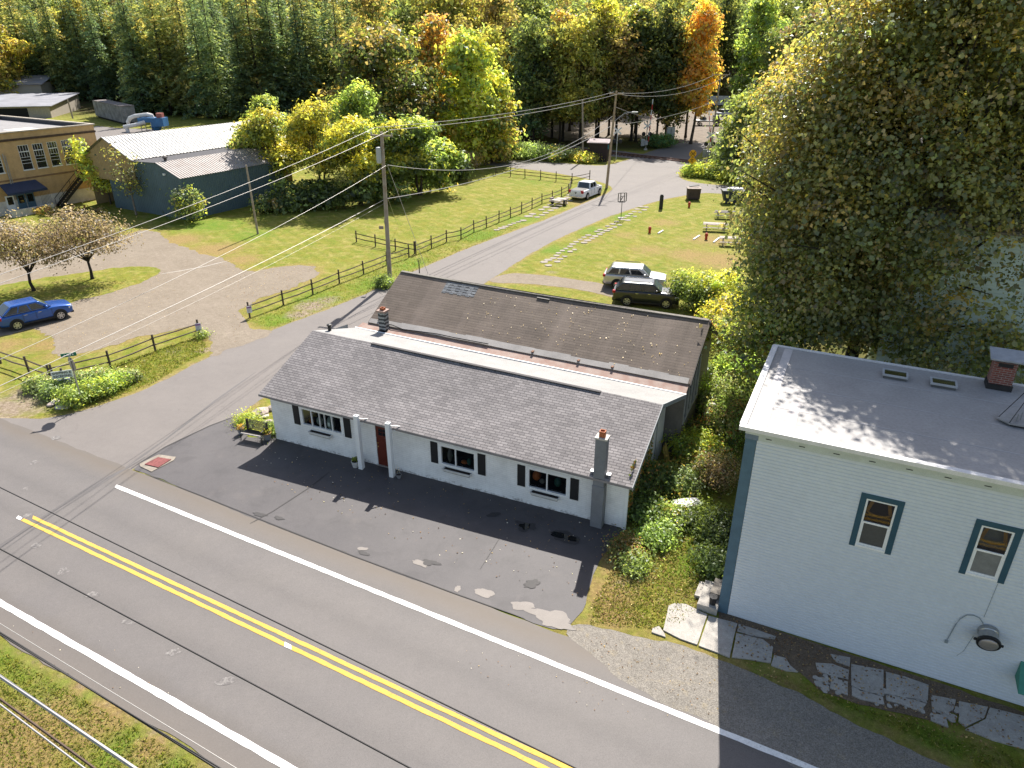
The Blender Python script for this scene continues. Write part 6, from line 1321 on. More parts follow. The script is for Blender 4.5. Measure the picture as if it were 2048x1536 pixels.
for px, py, lab in ((1378, 415, "small red post near the brown dumpster"), (1299, 466, "small red post in the middle of the lawn"), (1412, 479, "small red post between two white planks")):
    t = thing("red_post", lab, "post", G(px, py), 0, "red stakes on the lawn"); mb = MB(); mb.lathe([(.13, 0), (.13, .35), (.18, .36), (.18, .46), (.15, .48), (.15, .62), (.05, .68)], 10); mb.build("post", M_HYD, t)
for (a_, b_, lab) in (((1316, 468), (1326, 462), "white plank lying by the middle red post"), ((1387, 480), (1399, 472), "white plank left of the front red post"), ((1427, 486), (1438, 477), "white plank right of the front red post")):
    a_, b_ = G(*a_), G(*b_); mb = MB(); mb.beam(a_ + Vector((0, 0, .06)), b_ + Vector((0, 0, .06)), .14, .1); tag(mb.build("plank", M_WDIRTY), lab, "plank", "white planks on the lawn")
# ------------------------------------------------------------------ by the shop
def W2(u, v, z=0.0): c_, s_ = math.cos(WRZ), math.sin(WRZ); return Vector((WO.x + u * c_ - v * s_, WO.y + u * s_ + v * c_, z))
g = G(511, 880); t = thing("garden_bench", "dark slatted metal garden bench with pale front rail by the shop corner", "bench", g, math.radians(-19)); M_IRON = mat("dark iron", (.025, .022, .020), .55, var=.3); M_PALE = mat("bleached rail", (.50, .45, .42), .7, var=.2)
mb = MB()
for k in range(9): mb.bx(-.58, .58, .24 + k * .012, .26 + k * .012, .47 + k * .052, .495 + k * .052)
mb.bx(-.60, -.56, .22, .36, .40, .95); mb.bx(.56, .60, .22, .36, .40, .95); mb.build("backrest", M_IRON, t)
mb = MB(); [mb.bx(-.58, .58, -.20 + k * .085, -.14 + k * .085, .42, .44) for k in range(5)]; mb.build("seat", M_IRON, t); mb = MB(); mb.tube([(-.62, -.26, .40), (-.6, -.26, .435), (.6, -.26, .435), (.62, -.26, .40)], .035, 6); mb.build("front_rail", M_PALE, t)
for x in (-.6, .6):
    for y0, y1 in ((-.26, -.30), (.24, .34)): mb = MB(); mb.tube([(x, y0, .44), (x * 1.02, (y0 + y1) / 2, .2), (x * 1.04, y1, 0)], .022, 6); mb.build("leg", M_IRON, t)
    mb = MB(); mb.tube([(x, .28, .68), (x, 0, .66), (x, -.24, .64), (x, -.27, .44)], .02, 5); mb.build("armrest", M_IRON, t)
def pot(label, px, py, r, h, m, rimm=None, cat="flower pot"):
    t = thing("flower_pot", label, cat, G(px, py), 0, "potted plants along the shop front"); mb = MB(); mb.lathe([(r * .68, 0), (r * .72, .02), (r, h * .86), (r * 1.08, h * .88), (r * 1.08, h), (r * .95, h), (r * .9, h * .9)], 14, cap=False); mb.lathe([(r * .68, 0), (.001, 0)], 14, cap=False); mb.build("pot", m, t)
    mb = MB(); mb.lathe([(r * .93, h * .90), (.001, h * .92)], 12, cap=False); mb.build("soil", M_SOIL, t)
    if rimm: mb = MB(); mb.lathe([(r * 1.085, h * .9), (r * 1.12, h * .93), (r * 1.12, h * 1.01), (r * .96, h * 1.01)], 14, cap=False); mb.build("rim", rimm, t)
    return t
M_POTG = mat("grey pot", (.24, .24, .25), .7, var=.2); M_POTW = mat("white glazed pot", (.55, .54, .53), .5, var=.2); M_STRAW = mat("straw rim", (.45, .27, .08), .9, var=.4, scale=12)
POTS = [(pot("grey pot with orange plant at the left end of the bench", 483, 868, .17, .36, M_POTG, M_STRAW), .17, .36, 'orange'), (pot("grey pot with yellow flowers at the right end of the bench", 536, 879, .20, .40, M_POTG, M_STRAW), .20, .40, 'yellow'), (pot("white pot with green plant left of the shop door", 711.5, 934, .18, .33, M_POTW), .18, .33, 'green'), (pot("small dark pot with dry stalks right of the shop door", 798, 956, .12, .20, M_POTG), .12, .20, 'dry')]
def rock(label, px, py, r, sq, sd, m=M_STONE, name="boulder", grp="rocks in the bed by the bench", z=0):
    mb = MB(); mb.lathe([(r * .7, 0), (r * 1.0, r * .25 * sq), (r * .92, r * .6 * sq), (r * .55, r * .9 * sq), (.01, r * .98 * sq)], 10); mb.v = [(v[0] * (1 + .22 * vn(v[0] * 4 + sd, v[1] * 4)) * 1.25, v[1] * (1 + .25 * vn(v[1] * 4, v[2] * 5 + sd)), v[2] * (1 + .25 * vn(v[0] * 5, sd))) for v in mb.v]
    o = mb.build(name, m, smooth=False, bevel=.02); o.location = G(px, py); o.location.z = z; o.rotation_euler = (0, 0, sd); return tag(o, label, "rock", grp)
M_ROCKP = mat("pinkish boulder", (.40, .33, .30), .9, var=.3, scale=3, bmp=.5, bscale=9); M_ROCKW = mat("pale boulder", (.55, .50, .44), .9, var=.25, scale=3, bmp=.5, bscale=9)
rock("large pinkish flat boulder behind the bench", 521, 829, .42, .8, 1, M_ROCKP); rock("pale long stone between the boulder and the bench", 526, 833, .30, .5, 2.2, M_ROCKW); rock("round pink boulder right of the bench back", 540, 849, .25, 1.1, 3, M_ROCKP); rock("small white stone against the shop wall corner", 547, 856, .14, 1, 4, M_ROCKW); rock("grey stone against the wall behind the boulder", 542, 820, .2, 1.1, 5, M_STONE)
rock("pale stone at the tip of the corner shrub bed", 114, 806, .3, .8, 1.5, M_ROCKW, grp="stones edging the corner shrub bed"); rock("long flat pale stone edging the corner shrub bed", 132, 813, .42, .45, .4, M_ROCKW, grp="stones edging the corner shrub bed"); rock("small brown stone left of the corner shrub bed", 102, 811, .22, .7, 2, M_ROCKP, grp="stones edging the corner shrub bed")
# storm drain
g = G(313, 927); t = thing("storm_drain", "rusty red storm drain grate in a pale concrete frame", "drain", g, math.radians(-62 + 90 - 56)); 
q = [G(*p_) - g for p_ in ((280, 929), (317, 911), (352, 915), (348, 922), (303, 945), (281, 934))]; t.rotation_euler = (0, 0, 0)
mb = MB(); mb.prism(rough_loop([(p_.x, p_.y) for p_ in q], .1, .02, 2), .0, .045); mb.build("concrete_frame", mat("drain concrete", (.27, .235, .195), .9, var=.25, scale=3), t)
q = [G(*p_) - g for p_ in ((291, 931), (318, 917), (342, 921), (316, 937))]; M_GRATE = mat("rusty grate", (.24, .07, .065), .7, var=.35, scale=8); mb = MB(); mb.prism([(p_.x, p_.y) for p_ in q], .046, .05); mb.build("pit", M_DARK, t)
mb = MB(); A_, B_, C_, D_ = q
for k in range(11): u = (k + .5) / 11; a_, b_ = A_.lerp(B_, u), D_.lerp(C_, u); mb.beam((a_.x, a_.y, .065), (b_.x, b_.y, .065), .055, .03)
for u in (0, .5, 1): a_, b_ = A_.lerp(D_, u), B_.lerp(C_, u); mb.beam((a_.x, a_.y, .066), (b_.x, b_.y, .066), .05, .034)
mb.build("grate", M_GRATE, t)
# alley: gas tank, straw mat, broken white boards, stone steps
g = W2(19.6, 9.35); t = thing("gas_tank", "upright white gas tank between the rear building and bushes", "gas tank", g); M_TANK = mat("tank off white", (.62, .60, .55), .5, var=.15)
mb = MB(); mb.lathe([(.30, 0), (.32, .1), (.38, .2), (.38, 1.15), (.34, 1.32), (.2, 1.42)], 18); mb.build("body", M_TANK, t, smooth=False); mb = MB(); mb.lathe([(.19, 1.40), (.19, 1.62), (.17, 1.62)], 14, cap=False); mb.lathe([(.20, 1.63), (.12, 1.70), (.01, 1.72)], 14); mb.build("collar", M_TANK, t)
g = W2(18.45, 5.2); t = thing("straw_mat", "yellow straw bundle leaning against the shop side wall", "straw bundle", g, WRZ); mb = MB()
for k in range(26): a = k / 26; mb.tube([(.05 + .1 * vn(k, 1), -.25 + .5 * a, 0), (-.22 + .05 * vn(k, 5), -.18 + .36 * a + .05 * vn(k, 3), 1.15 + .15 * vn(k, 2))], .025, 4)
mb.build("stalks", mat("straw yellow", (.42, .30, .07), .9, var=.4, scale=9), t)
M_FOAM = mat("dirty white board", (.66, .65, .66), .7, var=.3, scale=3)
for px, py, lab, rz, sx in ((1372, 1006, "upper white foam sheet dumped among the weeds", .3, .62), (1360, 1024, "middle white foam sheet dumped among the weeds", -.1, .5), (1366, 1040, "lower torn white foam sheet dumped among the weeds", .5, .38)):
    g = G(px, py, .5 if py < 1030 else .35); mb = MB(); q = rough_loop([(-sx, -.2), (sx * .9, -.28), (sx, .15), (-sx * .8, .25)], .15, .06, px % 7); mb.prism(q, 0, .07); mb.v = [(v[0], v[1], v[2] + .10 * vn(v[0] * 2, v[1] * 2, 3) + .1 * v[0]) for v in mb.v]
    o = mb.build("foam_sheet", M_FOAM); o.location = g; o.rotation_euler = (.15, .1, rz); tag(o, lab, "foam sheet", "white sheets dumped in the alley")
g = G(1421, 1214); t = thing("stone_step", "broken concrete step block at the corner of the blue house", "step", g, HRZ)
mb = MB(); mb.prism(rough_loop([(-.42, -.35), (.28, -.35), (.28, 1.0), (-.42, 1.0)], .12, .02, 4), 0, .28); mb.build("lower_block", M_CONC, t); mb = MB(); mb.prism(rough_loop([(-.1, .15), (.27, .15), (.27, .98), (-.1, .98)], .12, .02, 5), .28, .52); mb.build("upper_block", mat("mossy concrete", (.23, .205, .175), .9, var=.35), t); mb = MB(); mb.prism(rough_loop([(-.62, .2), (-.43, .2), (-.43, 1.0), (-.62, 1.0)], .12, .02, 6), 0, .15); mb.build("side_block", M_CONC, t)
mb = MB(); mb.lathe([(.11, 0), (.14, .3), (.16, .32), (.15, .33)], 8, (.06, -.12, .28)); mb.build("bucket", M_CLAD, t)
g = G(1415, 672); tag(rock("white tarp covered heap beside the rear roof corner", 1400, 668, .5, .9, 2, mat("white tarp", (.68, .66, .64), .6, var=.2), name="tarp_heap", grp=None), None, "tarp heap")
# ------------------------------------------------------------------ foliage
def leaf_mat(name, gloss=.12, trans=.42, hue=.015, gain=1.5, sat=.93):
    m = bpy.data.materials.new(name); m.use_nodes = True; nt = m.node_tree; n = nt.nodes; n.remove(n["Principled BSDF"])
    at = N(nt, "ShaderNodeVertexColor", layer_name="tint"); oi = N(nt, "ShaderNodeObjectInfo")
    hs = N(nt, "ShaderNodeHueSaturation"); hs.inputs["Saturation"].default_value = sat; nt.links.new(at.outputs[0], hs.inputs["Color"])
    nt.links.new(math_(nt, 'ADD', math_(nt, 'MULTIPLY', oi.outputs["Random"], hue), .5 - hue / 2), hs.inputs["Hue"])
    nt.links.new(math_(nt, 'ADD', math_(nt, 'MULTIPLY', oi.outputs["Random"], .35 * gain), .83 * gain), hs.inputs["Value"])
    d = N(nt, "ShaderNodeBsdfDiffuse"); t = N(nt, "ShaderNodeBsdfTranslucent"); g = N(nt, "ShaderNodeBsdfGlossy"); g.inputs["Roughness"].default_value = .42; g.inputs[0].default_value = (.9, .95, 1, 1)
    tc = mix(nt, 1.0, hs.outputs[0], (1.25, 1.25, .72), 'MULTIPLY')
    nt.links.new(hs.outputs[0], d.inputs[0]); nt.links.new(tc, t.inputs[0])
    a = N(nt, "ShaderNodeMixShader"); a.inputs[0].default_value = trans; nt.links.new(d.outputs[0], a.inputs[1]); nt.links.new(t.outputs[0], a.inputs[2])
    b = N(nt, "ShaderNodeMixShader"); b.inputs[0].default_value = gloss * .5; nt.links.new(a.outputs[0], b.inputs[1]); nt.links.new(g.outputs[0], b.inputs[2])
    nt.links.new(b.outputs[0], n["Material Output"].inputs[0]); return m
M_GRASSB = leaf_mat("grass blades", .02, .40, .01, 1.55); M_WOOD = leaf_mat("wood leaves", .02, .55, .012, 2.3, .80); M_MAPLE = leaf_mat("maple leaves", .08, .62, .01, 4.6); M_LEAF = leaf_mat("broad leaves", .05, .62, .015, 3.2, .90); M_NEED = leaf_mat("needles", .03, .50, .012, 4.0); M_WEED = leaf_mat("weeds", .04, .60, .02, 3.6)
M_BARK = mat("grey brown bark", (.085, .066, .052), .95, var=.4, scale=3, bmp=.6, bscale=18); M_BARKD = mat("dark bark", (.042, .034, .028), .95, var=.4, scale=3); M_BARKL = mat("pale bark", (.22, .185, .15), .9, var=.4, scale=4)
def leaf_mesh(name, C, Nn, S, T, asp=.62, fold=.18, rg=None):
    """C centres, Nn leaf normals, S lengths, T tints -> kite shaped leaves, each folded along its midrib"""
    rg = rg or np.random.default_rng(1); n = len(C)
    Nn = Nn / (np.linalg.norm(Nn, axis=1, keepdims=True) + 1e-9)
    r = rg.normal(size=(n, 3)); a = np.cross(Nn, r); a /= (np.linalg.norm(a, axis=1, keepdims=True) + 1e-9); b = np.cross(Nn, a); S = S[:, None]
    P = np.stack([C - a * S * .5, C + b * S * asp * .5 + a * S * .08 + Nn * S * fold, C + a * S * .55 - Nn * S * .06, C - b * S * asp * .5 + a * S * .08 + Nn * S * fold], 1).reshape(-1, 3).astype(np.float32)
    me = bpy.data.meshes.new(name); me.vertices.add(4 * n); me.vertices.foreach_set("co", P.ravel()); me.loops.add(4 * n); me.loops.foreach_set("vertex_index", np.arange(4 * n, dtype=np.int32))
    me.polygons.add(n); me.polygons.foreach_set("loop_start", np.arange(0, 4 * n, 4, dtype=np.int32))
    ca = me.color_attributes.new("tint", 'FLOAT_COLOR', 'POINT'); t4 = np.ones((n, 4), np.float32); t4[:, :3] = T; ca.data.foreach_set("color", np.repeat(t4, 4, axis=0).ravel())
    me.update(calc_edges=True); return me
def pal(rg, palette, n, jit=.22):
    cols = np.array([p_[0] for p_ in palette]); w_ = np.array([p_[1] for p_ in palette], float); w_ /= w_.sum(); k = rg.choice(len(cols), size=n, p=w_)
    return cols[k] * (1 + rg.normal(0, jit, (n, 1))).clip(.45, 1.7)
def crown_pts(rg, blobs, leaf, palette, clump=.9, dens=1.0, shell=.45, top_pal=None, cl_jit=.30):
    """blobs: (x,y,z,rx,ry,rz,n_clumps,leaves_per_clump). Leaves gather in twig clumps spread through the outer part of every blob."""
    C, Nn, S, T = [], [], [], []
    for (x, y, z, rx, ry, rz, nc, nl) in blobs:
        nl = int(nl * dens); d = rg.normal(size=(nc, 3)); d /= np.linalg.norm(d, axis=1, keepdims=True); rad = (shell + (1 - shell) * rg.random(nc) ** .6) * (1 + rg.normal(0, .09, nc)); cc = d * rad[:, None] * np.array([rx, ry, rz]) + np.array([x, y, z])
        cc[:, 2] = np.maximum(cc[:, 2], .15)
        ct = pal(rg, palette, nc, cl_jit)
        if top_pal is not None:
            hi = (d[:, 2] + rg.normal(0, .22, nc)) > .38; ct[hi] = pal(rg, top_pal, int(hi.sum()), cl_jit)
        cs = clump * (.6 + .8 * rg.random(nc)); off = rg.normal(size=(nc, nl, 3)) * np.array([1, 1, .6]) * cs[:, None, None] * .5
        L = cc[:, None, :] + off; nrm = off / (np.linalg.norm(off, axis=2, keepdims=True) + 1e-6) * .6 + d[:, None, :] * .5 + np.array([0, 0, .55]) + rg.normal(0, .55, (nc, nl, 3))
        C.append(L.reshape(-1, 3)); Nn.append(nrm.reshape(-1, 3)); S.append(leaf * (.45 + 1.1 * rg.random(nc * nl) ** 1.3)); T.append((ct[:, None, :] * (1 + rg.normal(0, .16, (nc, nl, 1)))).clip(.004, .9).reshape(-1, 3))
    return np.concatenate(C), np.concatenate(Nn), np.concatenate(S), np.concatenate(T)
def limbs(rg, H, r0, blobs, fork=.35, lean=(0, 0), n=8, twig=True, trunks=1):
    mb = MB(); fz = H * fork
    for k in range(trunks):
        ox = (k - (trunks - 1) / 2) * r0 * 1.6; top = Vector((lean[0] + ox * 2.5, lean[1], fz)); base = Vector((ox, 0, -.15))
        mb.tube([base, base.lerp(top, .06) + Vector((0, 0, .25)), base.lerp(top, .5) + Vector((rg.normal() * r0 * .4, rg.normal() * r0 * .4, 0)), top], [r0 * 1.5, r0 * 1.05, r0 * .85, r0 * .7], n)
        for i, (x, y, z, rx, ry, rz, *_q) in enumerate(blobs):
            if i % trunks != k: continue
            t = Vector((x, y, z + rz * .35)); m1 = top.lerp(t, .5) + Vector((rg.normal() * rx * .12, rg.normal() * rx * .12, -rz * .05)); mb.tube([top - Vector((0, 0, fz * .12 * rg.random())), m1, t], [r0 * .5, r0 * .3, r0 * .08], 6, cap=False)
            if twig:
                for _ in range(4): q = Vector((x + rg.normal() * rx * .5, y + rg.normal() * ry * .5, z + rg.normal() * rz * .4)); mb.tube([m1, m1.lerp(q, .55) + Vector((0, 0, .1 * rz)), q], [r0 * .22, r0 * .13, r0 * .03], 5, cap=False)
    return mb
def tree(name, label, loc, blobs, H, r0, leaf, palette, seed, clump=.9, fork=.35, lean=(0, 0), bark=None, group=None, cat="tree", trunks=1, shell=.45, top_pal=None, lm=None, rz=0.0, asp=.62, twig=True, cl_jit=.30):
    rg = np.random.default_rng(seed); t = thing(name, label, cat, loc, rz, group)
    me = leaf_mesh("crown", *crown_pts(rg, blobs, leaf, palette, clump, 1.0, shell, top_pal, cl_jit), asp=asp, rg=rg); me.materials.append(lm or M_LEAF)
    o = bpy.data.objects.new("crown", me); COL.objects.link(o); o.parent = t
    limbs(rg, H, r0, blobs, fork, lean, trunks=trunks, twig=twig).build("trunk", bark or M_BARK, t, smooth=True); return t
# leaf colours (reflectance)
GRN = (.060, .082, .018); DGR = (.042, .058, .019); YGR = (.165, .17, .020); YEL = (.235, .20, .016); OCH = (.175, .13, .028); ORA = (.24, .13, .016); BRN = (.105, .084, .036); RUS = (.18, .09, .03); LGR = (.115, .15, .034); GGR = (.085, .105, .050); PUR = (.12, .085, .065); OLV = (.082, .082, .024)

# big maple on the right, one great dome on several limbs
g = Vector((17.4, 32.4, 0))
def dome(rg, cx, cy, z0, R, Hh, nb, nc, nl):
    b = []
    for k in range(nb):
        u = k / nb; a = 2.399963 * k; f = math.sqrt(1 - (1 - u) ** 2) if u < .999 else 1; zz = 1 - u
        r = R * f * .76; b.append((cx + r * math.cos(a), cy + r * math.sin(a), z0 + (Hh - z0) * (.30 + .54 * zz) + rg.normal() * .4, R * .29 * (1 + rg.normal() * .16), R * .29, (Hh - z0) * .16 * (1 + rg.normal() * .15), nc, nl))
    return b
rg0 = np.random.default_rng(3)
bl = dome(rg0, 1.0, .6, 3.2, 7.9, 23.6, 38, 150, 29)
for k in range(14): a = 2 * PI * k / 14 + .2; r = 5.9 + rg0.normal() * .4 - (1.5 if math.cos(a) < -.2 else 0); bl.append((1.0 + r * math.cos(a), 1.0 + r * math.sin(a), 7.4 + rg0.normal() * .7 - (1.0 if math.sin(a) < -.2 else 0) + (1.6 if math.cos(a) < -.2 else 0), 2.3, 2.3, 2.2, 120, 29))
for k in range(8): a = 2 * PI * k / 8; bl.append((1.0 + 3.5 * math.cos(a), 1.0 + 3.5 * math.sin(a), 7.0 + rg0.normal() * .5, 2.4, 2.4, 1.8, 80, 34))
for (x_, y_, z_) in ((1, -2.5, 8.6), (2.8, -2, 8.3), (0, -2, 9.6), (3.6, -1.5, 9.8), (-1.6, -2.2, 7.8), (4.6, -1.5, 8.4), (1.8, -2.6, 10.6), (-3.4, -2, 8.2), (8.2, -1.5, 8.6), (9.6, .6, 10.0), (7.0, -3.2, 9.0), (5.0, -4.0, 8.4), (8.6, -2.6, 11.5), (-4.4, -1.0, 10.5), (-4.8, -1.2, 13), (-4.2, -.8, 15.5), (-3.0, -1.6, 18), (-1, -2.4, 20), (5.5, -3.4, 7.2), (7.4, -2.2, 6.8), (4.6, -2.8, 10.5), (6.4, -1.4, 9.6)): bl.append((x_, y_, z_, 2.1, 2.1, 1.9, 120, 36))
tree("maple_tree", "huge dome shaped maple with bronze and yellow top beside the blue house", (g.x, g.y, 0), bl, 21, .42, .165, [((.046, .056, .022), 3), (OLV, 4), ((.062, .076, .024), 3), (BRN, 1.3)], 7, .95, .24, (.4, .3), M_BARKD, trunks=2, top_pal=[((.12, .086, .022), 2.5), ((.11, .094, .016), 2), ((.15, .112, .014), 1.3), (OLV, 5), (BRN, 1.2)], shell=.60, asp=.85, lm=M_MAPLE)
tree("maple_tree", "second smaller maple with bare grey stem left of the huge maple", (12.8, 31.5, 0), [(0, .5, 6.6, 2.0, 2.0, 2.6, 200, 30), (-1.2, 1.4, 5.4, 1.7, 1.8, 2.0, 90, 18), (1.4, -.2, 8.2, 1.9, 1.9, 2.2, 100, 18), (-.6, .6, 9.0, 1.8, 1.8, 1.8, 90, 18), (.4, .4, 11.5, 1.8, 1.8, 1.8, 90, 18), (-.9, .4, 3.6, 1.2, 1.2, 1.4, 60, 16)], 9, .15, .16, [(DGR, 3), (OLV, 4), (GRN, 3), (BRN, 1)], 8, .85, .42, bark=M_BARKL, top_pal=[((.115, .085, .020), 2), (OLV, 4), (GRN, 3)], shell=.5, asp=.85, lm=M_MAPLE)

# leafless brown crab apples on the grass island
for k, (px, py, rz, lab) in enumerate(((185, 558, 0, "small brown leaved tree on the grass island nearer the lawn"), (68, 582, 2.0, "small brown leaved tree on the grass island nearer the left edge"))):
    rg1 = np.random.default_rng(20 + k); bl = [(2.3 * math.cos(a) * f, 2.3 * math.sin(a) * f, 3.9 + .5 * rg1.normal(), 1.8, 1.8, 1.25, 70, 13) for a, f in [(i * 2.4, .45 + .65 * ((i * .37) % 1)) for i in range(9)]] + [(0, 0, 4.7, 1.6, 1.6, 1.0, 50, 10)]
    tree("crab_apple_tree", lab, tuple(G(px, py)), bl, 5.6, .13, .17, [((.105, .078, .060), 4), ((.135, .102, .082), 2), ((.08, .062, .034), 2), ((.06, .058, .022), 1)], 30 + k, .8, .28, bark=M_BARKD, rz=rz, shell=.2, group="brown trees on the grass island", asp=.55)
# thin tree and creeper tree by the factory, shrub by the lean-to
tree("thin_tree", "thin sparse tree with bare twigs at the left corner of the barn", tuple(G(273, 430)), [(-.6, .2, 4.2, 1.5, 1.5, 1.6, 26, 9), (.5, 0, 3.2, 1.4, 1.4, 1.2, 24, 9), (-1.2, .3, 6.4, 1.3, 1.3, 1.6, 18, 6), (.8, .2, 5.4, 1.3, 1.3, 1.3, 16, 6)], 6.5, .12, .26, [(OCH, 1), (YGR, 2), (BRN, 2), (GGR, 2)], 41, .8, .4, bark=M_BARKL, shell=.2)
tree("creeper_tree", "yellow green leaning tree climbing over the outside factory stair", tuple(G(222, 408)), [(-2.0, -.2, 5.6, 1.3, 1.2, 1.5, 60, 12), (-1.2, -.4, 4.0, 1.4, 1.2, 1.4, 60, 12), (0, -.5, 2.8, 1.3, 1.2, 1.1, 44, 12), (1.2, -.3, 2.2, 1.1, 1, .8, 26, 11), (-2.3, 0, 7.0, .6, .6, .6, 14, 10)], 5, .10, .30, [(YGR, 4), (LGR, 2), (YEL, 1.5), (OCH, 1)], 42, .7, .3, shell=.25)
tree("shrub", "round leafy shrub at the corner of the blue grey lean-to", tuple(G(385, 444)), [(-.9, 0, 2.3, .9, .9, 1.3, 46, 11), (.9, 0, 2.0, .8, .8, 1.2, 36, 11), (0, -.2, 1.2, 1.1, .9, .9, 36, 11), (-1.5, -.4, 1.0, .5, .5, .4, 10, 9), (.3, .1, 3.3, .5, .5, .7, 14, 9)], 3, .06, .27, [(GGR, 3), (GRN, 2), (YGR, 2), (BRN, 1)], 43, .6, .25, cat="shrub", shell=.25)
tree("low_plants", "dry reddish perennials along the factory steps", tuple(G(150, 428)), [(x, .3 * math.sin(x), .35, 1.0, .8, .35, 22, 9) for x in (-4, -2.4, -.9, .8, 2.4)], 1, .03, .28, [(RUS, 2), (BRN, 3), (OCH, 1), (GRN, 1)], 44, .5, .2, cat="plants", shell=.2)

# yellow sumac thicket and the mixed trees round it
def sumac(label, px, py, topy, wd, seed, top, low, leafs=.40, extra=1.0, name="sumac_tree", group="trees of the yellow thicket"):
    g = G(px, py); H = GZ(px, topy, g); rg1 = np.random.default_rng(seed); bl = []
    for k in range(int(9 * extra)):
        a = k * 2.4; f = (.25 + .75 * ((k * .618) % 1)); z = H * (.38 + .50 * ((k * .37 + .2) % 1)); bl.append((wd * f * math.cos(a) * .75, wd * f * math.sin(a) * .75, z, wd * .42, wd * .42, H * .13, 52, 19))
    bl.append((0, 0, H * .88, wd * .35, wd * .35, H * .10, 46, 19))
    return tree(name, label, tuple(g), bl, H, .16, leafs, low, seed, .95, .30, group=group, shell=.35, top_pal=top, trunks=2, asp=.5, cl_jit=.22)
sumac("bright yellow sumac at the left end of the thicket behind the thin pole", 560, 395, 214, 4.6, 51, [(YEL, 5), (YGR, 4)], [(YGR, 4), (LGR, 3), (GRN, 2)])
sumac("bright yellow sumac in the middle of the thicket", 650, 405, 196, 5.0, 52, [(YEL, 5), (YGR, 4)], [(YEL, 2), (YGR, 4), (GRN, 2)])
sumac("yellow green sumac leaning right behind the tall grey pole", 722, 410, 232, 4.8, 53, [(YEL, 4), (YGR, 3)], [(YEL, 2), (YGR, 3), (GRN, 3)])
sumac("pale green ailanthus rising above the thicket", 735, 380, 160, 4.2, 54, [(LGR, 4), (YGR, 2)], [(GRN, 3), (LGR, 2)], name="ailanthus_tree")
sumac("bronze tipped small tree in front of the barn roof", 515, 385, 262, 3.4, 55, [(OCH, 3), (BRN, 2), (YGR, 1)], [(YGR, 2), (GRN, 3), (OCH, 1)], .4)
sumac("lime green sapling at the far end of the white barn roof", 548, 330, 190, 3.2, 56, [(LGR, 3), (YGR, 3)], [(LGR, 2), (GRN, 2)])
sumac("dark green bushy tree at the right end of the thicket", 840, 390, 232, 5.2, 57, [(YGR, 3), (LGR, 2), (GRN, 1)], [(DGR, 4), (GRN, 3)], .5, 1.4)
sumac("yellow tipped tree right of the tall grey pole", 795, 400, 240, 3.6, 58, [(YEL, 3), (YGR, 3)], [(GRN, 3), (DGR, 2)])
for k, (px, py, w_, h_) in enumerate(((610, 415, 3.2, 3.4), (690, 418, 3.4, 3.6), (770, 408, 3.2, 3.2), (560, 425, 2.6, 1.7), (860, 385, 3.2, 3.4), (645, 420, 2.6, 2.2), (905, 362, 2.6, 2.6))):
    tree("undergrowth_bush", "dark green bush in the undergrowth at the foot of the thicket" , tuple(G(px, py)), [(-w_ * .5, 0, h_ * .5, w_ * .6, w_ * .5, h_ * .5, 60, 11), (w_ * .4, .3, h_ * .55, w_ * .6, w_ * .5, h_ * .45, 60, 11)], h_, .05, .42, [(DGR, 4), (GRN, 3), (LGR, .6), (OCH, .3)], 60 + k, .8, .2, cat="bush", group="undergrowth bushes of the thicket", shell=.3)

# big mixed trees behind the thicket
def bigtree(label, px, py, topy, wd, seed, palette, top, name, leafs=.55, nb=15, nc=64, nl=13, low=.22, group=None, shell=.5, bark=None, r0=.28, lean=(0, 0), fork=.3, cl=1.3):
    g = G(px, py); H = GZ(px, topy, g); rg1 = np.random.default_rng(seed); bl = []
    for k in range(nb):
        u = (k + .5) / nb; a = 2.399963 * k; z = low + (1 - low) * u; prof = math.sin(PI * min(1, .18 + .80 * u)) ** .75; r = wd * prof * .62 * (.45 + .55 * ((k * .618) % 1)); r *= 1.12 + rg1.normal() * .22; a += rg1.normal() * .4; q = (.55 + .45 * prof) * (1 + rg1.normal() * .22); bl.append((r * math.cos(a), r * math.sin(a), H * min(.95, z * .93 + rg1.normal() * .025), wd * .44 * q, wd * .44 * q, H * .095 * (1 + rg1.normal() * .2), int(nc * q ** 2 * 1.15) + 6, nl))
    return tree(name, label, tuple(g), bl, H, r0, leafs, palette, seed, cl, fork, lean, bark, group, shell=shell, top_pal=top, asp=.7)
bigtree("large dark green maple with bronze rim behind the yellow thicket", 775, 345, 40, 10.2, 71, [(DGR, 4), (GRN, 3), (BRN, 1)], [(OCH, 3), (YGR, 2), (BRN, 1.5), (GRN, 1)], "maple_tree", nb=20, nc=80, low=.16)
bigtree("maple with brilliant orange top behind the dark green maple", 872, 318, 28, 7.5, 72, [(OCH, 3), (ORA, 1.5), (GRN, 2), (BRN, 1)], [(ORA, 6), (YEL, 1.5), (OCH, 1)], "maple_tree", nb=16, nc=70)
bigtree("tall yellow green tree right of the orange topped maple", 948, 330, 50, 6.2, 73, [(YGR, 4), (LGR, 2), (OCH, 1.5), (GRN, 1)], [(YGR, 4), (YEL, 2), (LGR, 2)], "ash_tree", nb=17, nc=66, low=.1)
bigtree("bronze and green tree at the bend of the dirt road", 985, 325, 175, 4.6, 74, [(GRN, 3), (OCH, 2), (YGR, 2), (BRN, 1)], [(OCH, 3), (YGR, 2)], "ash_tree", nb=10, nc=50, low=.1)
bigtree("blue green tree standing alone before the wood", 1062, 288, 48, 5.0, 75, [(GGR, 4), (GRN, 2), ((.05, .095, .05), 3)], [(GGR, 3), (LGR, 2)], "poplar_tree", nb=13, nc=50, low=.14)
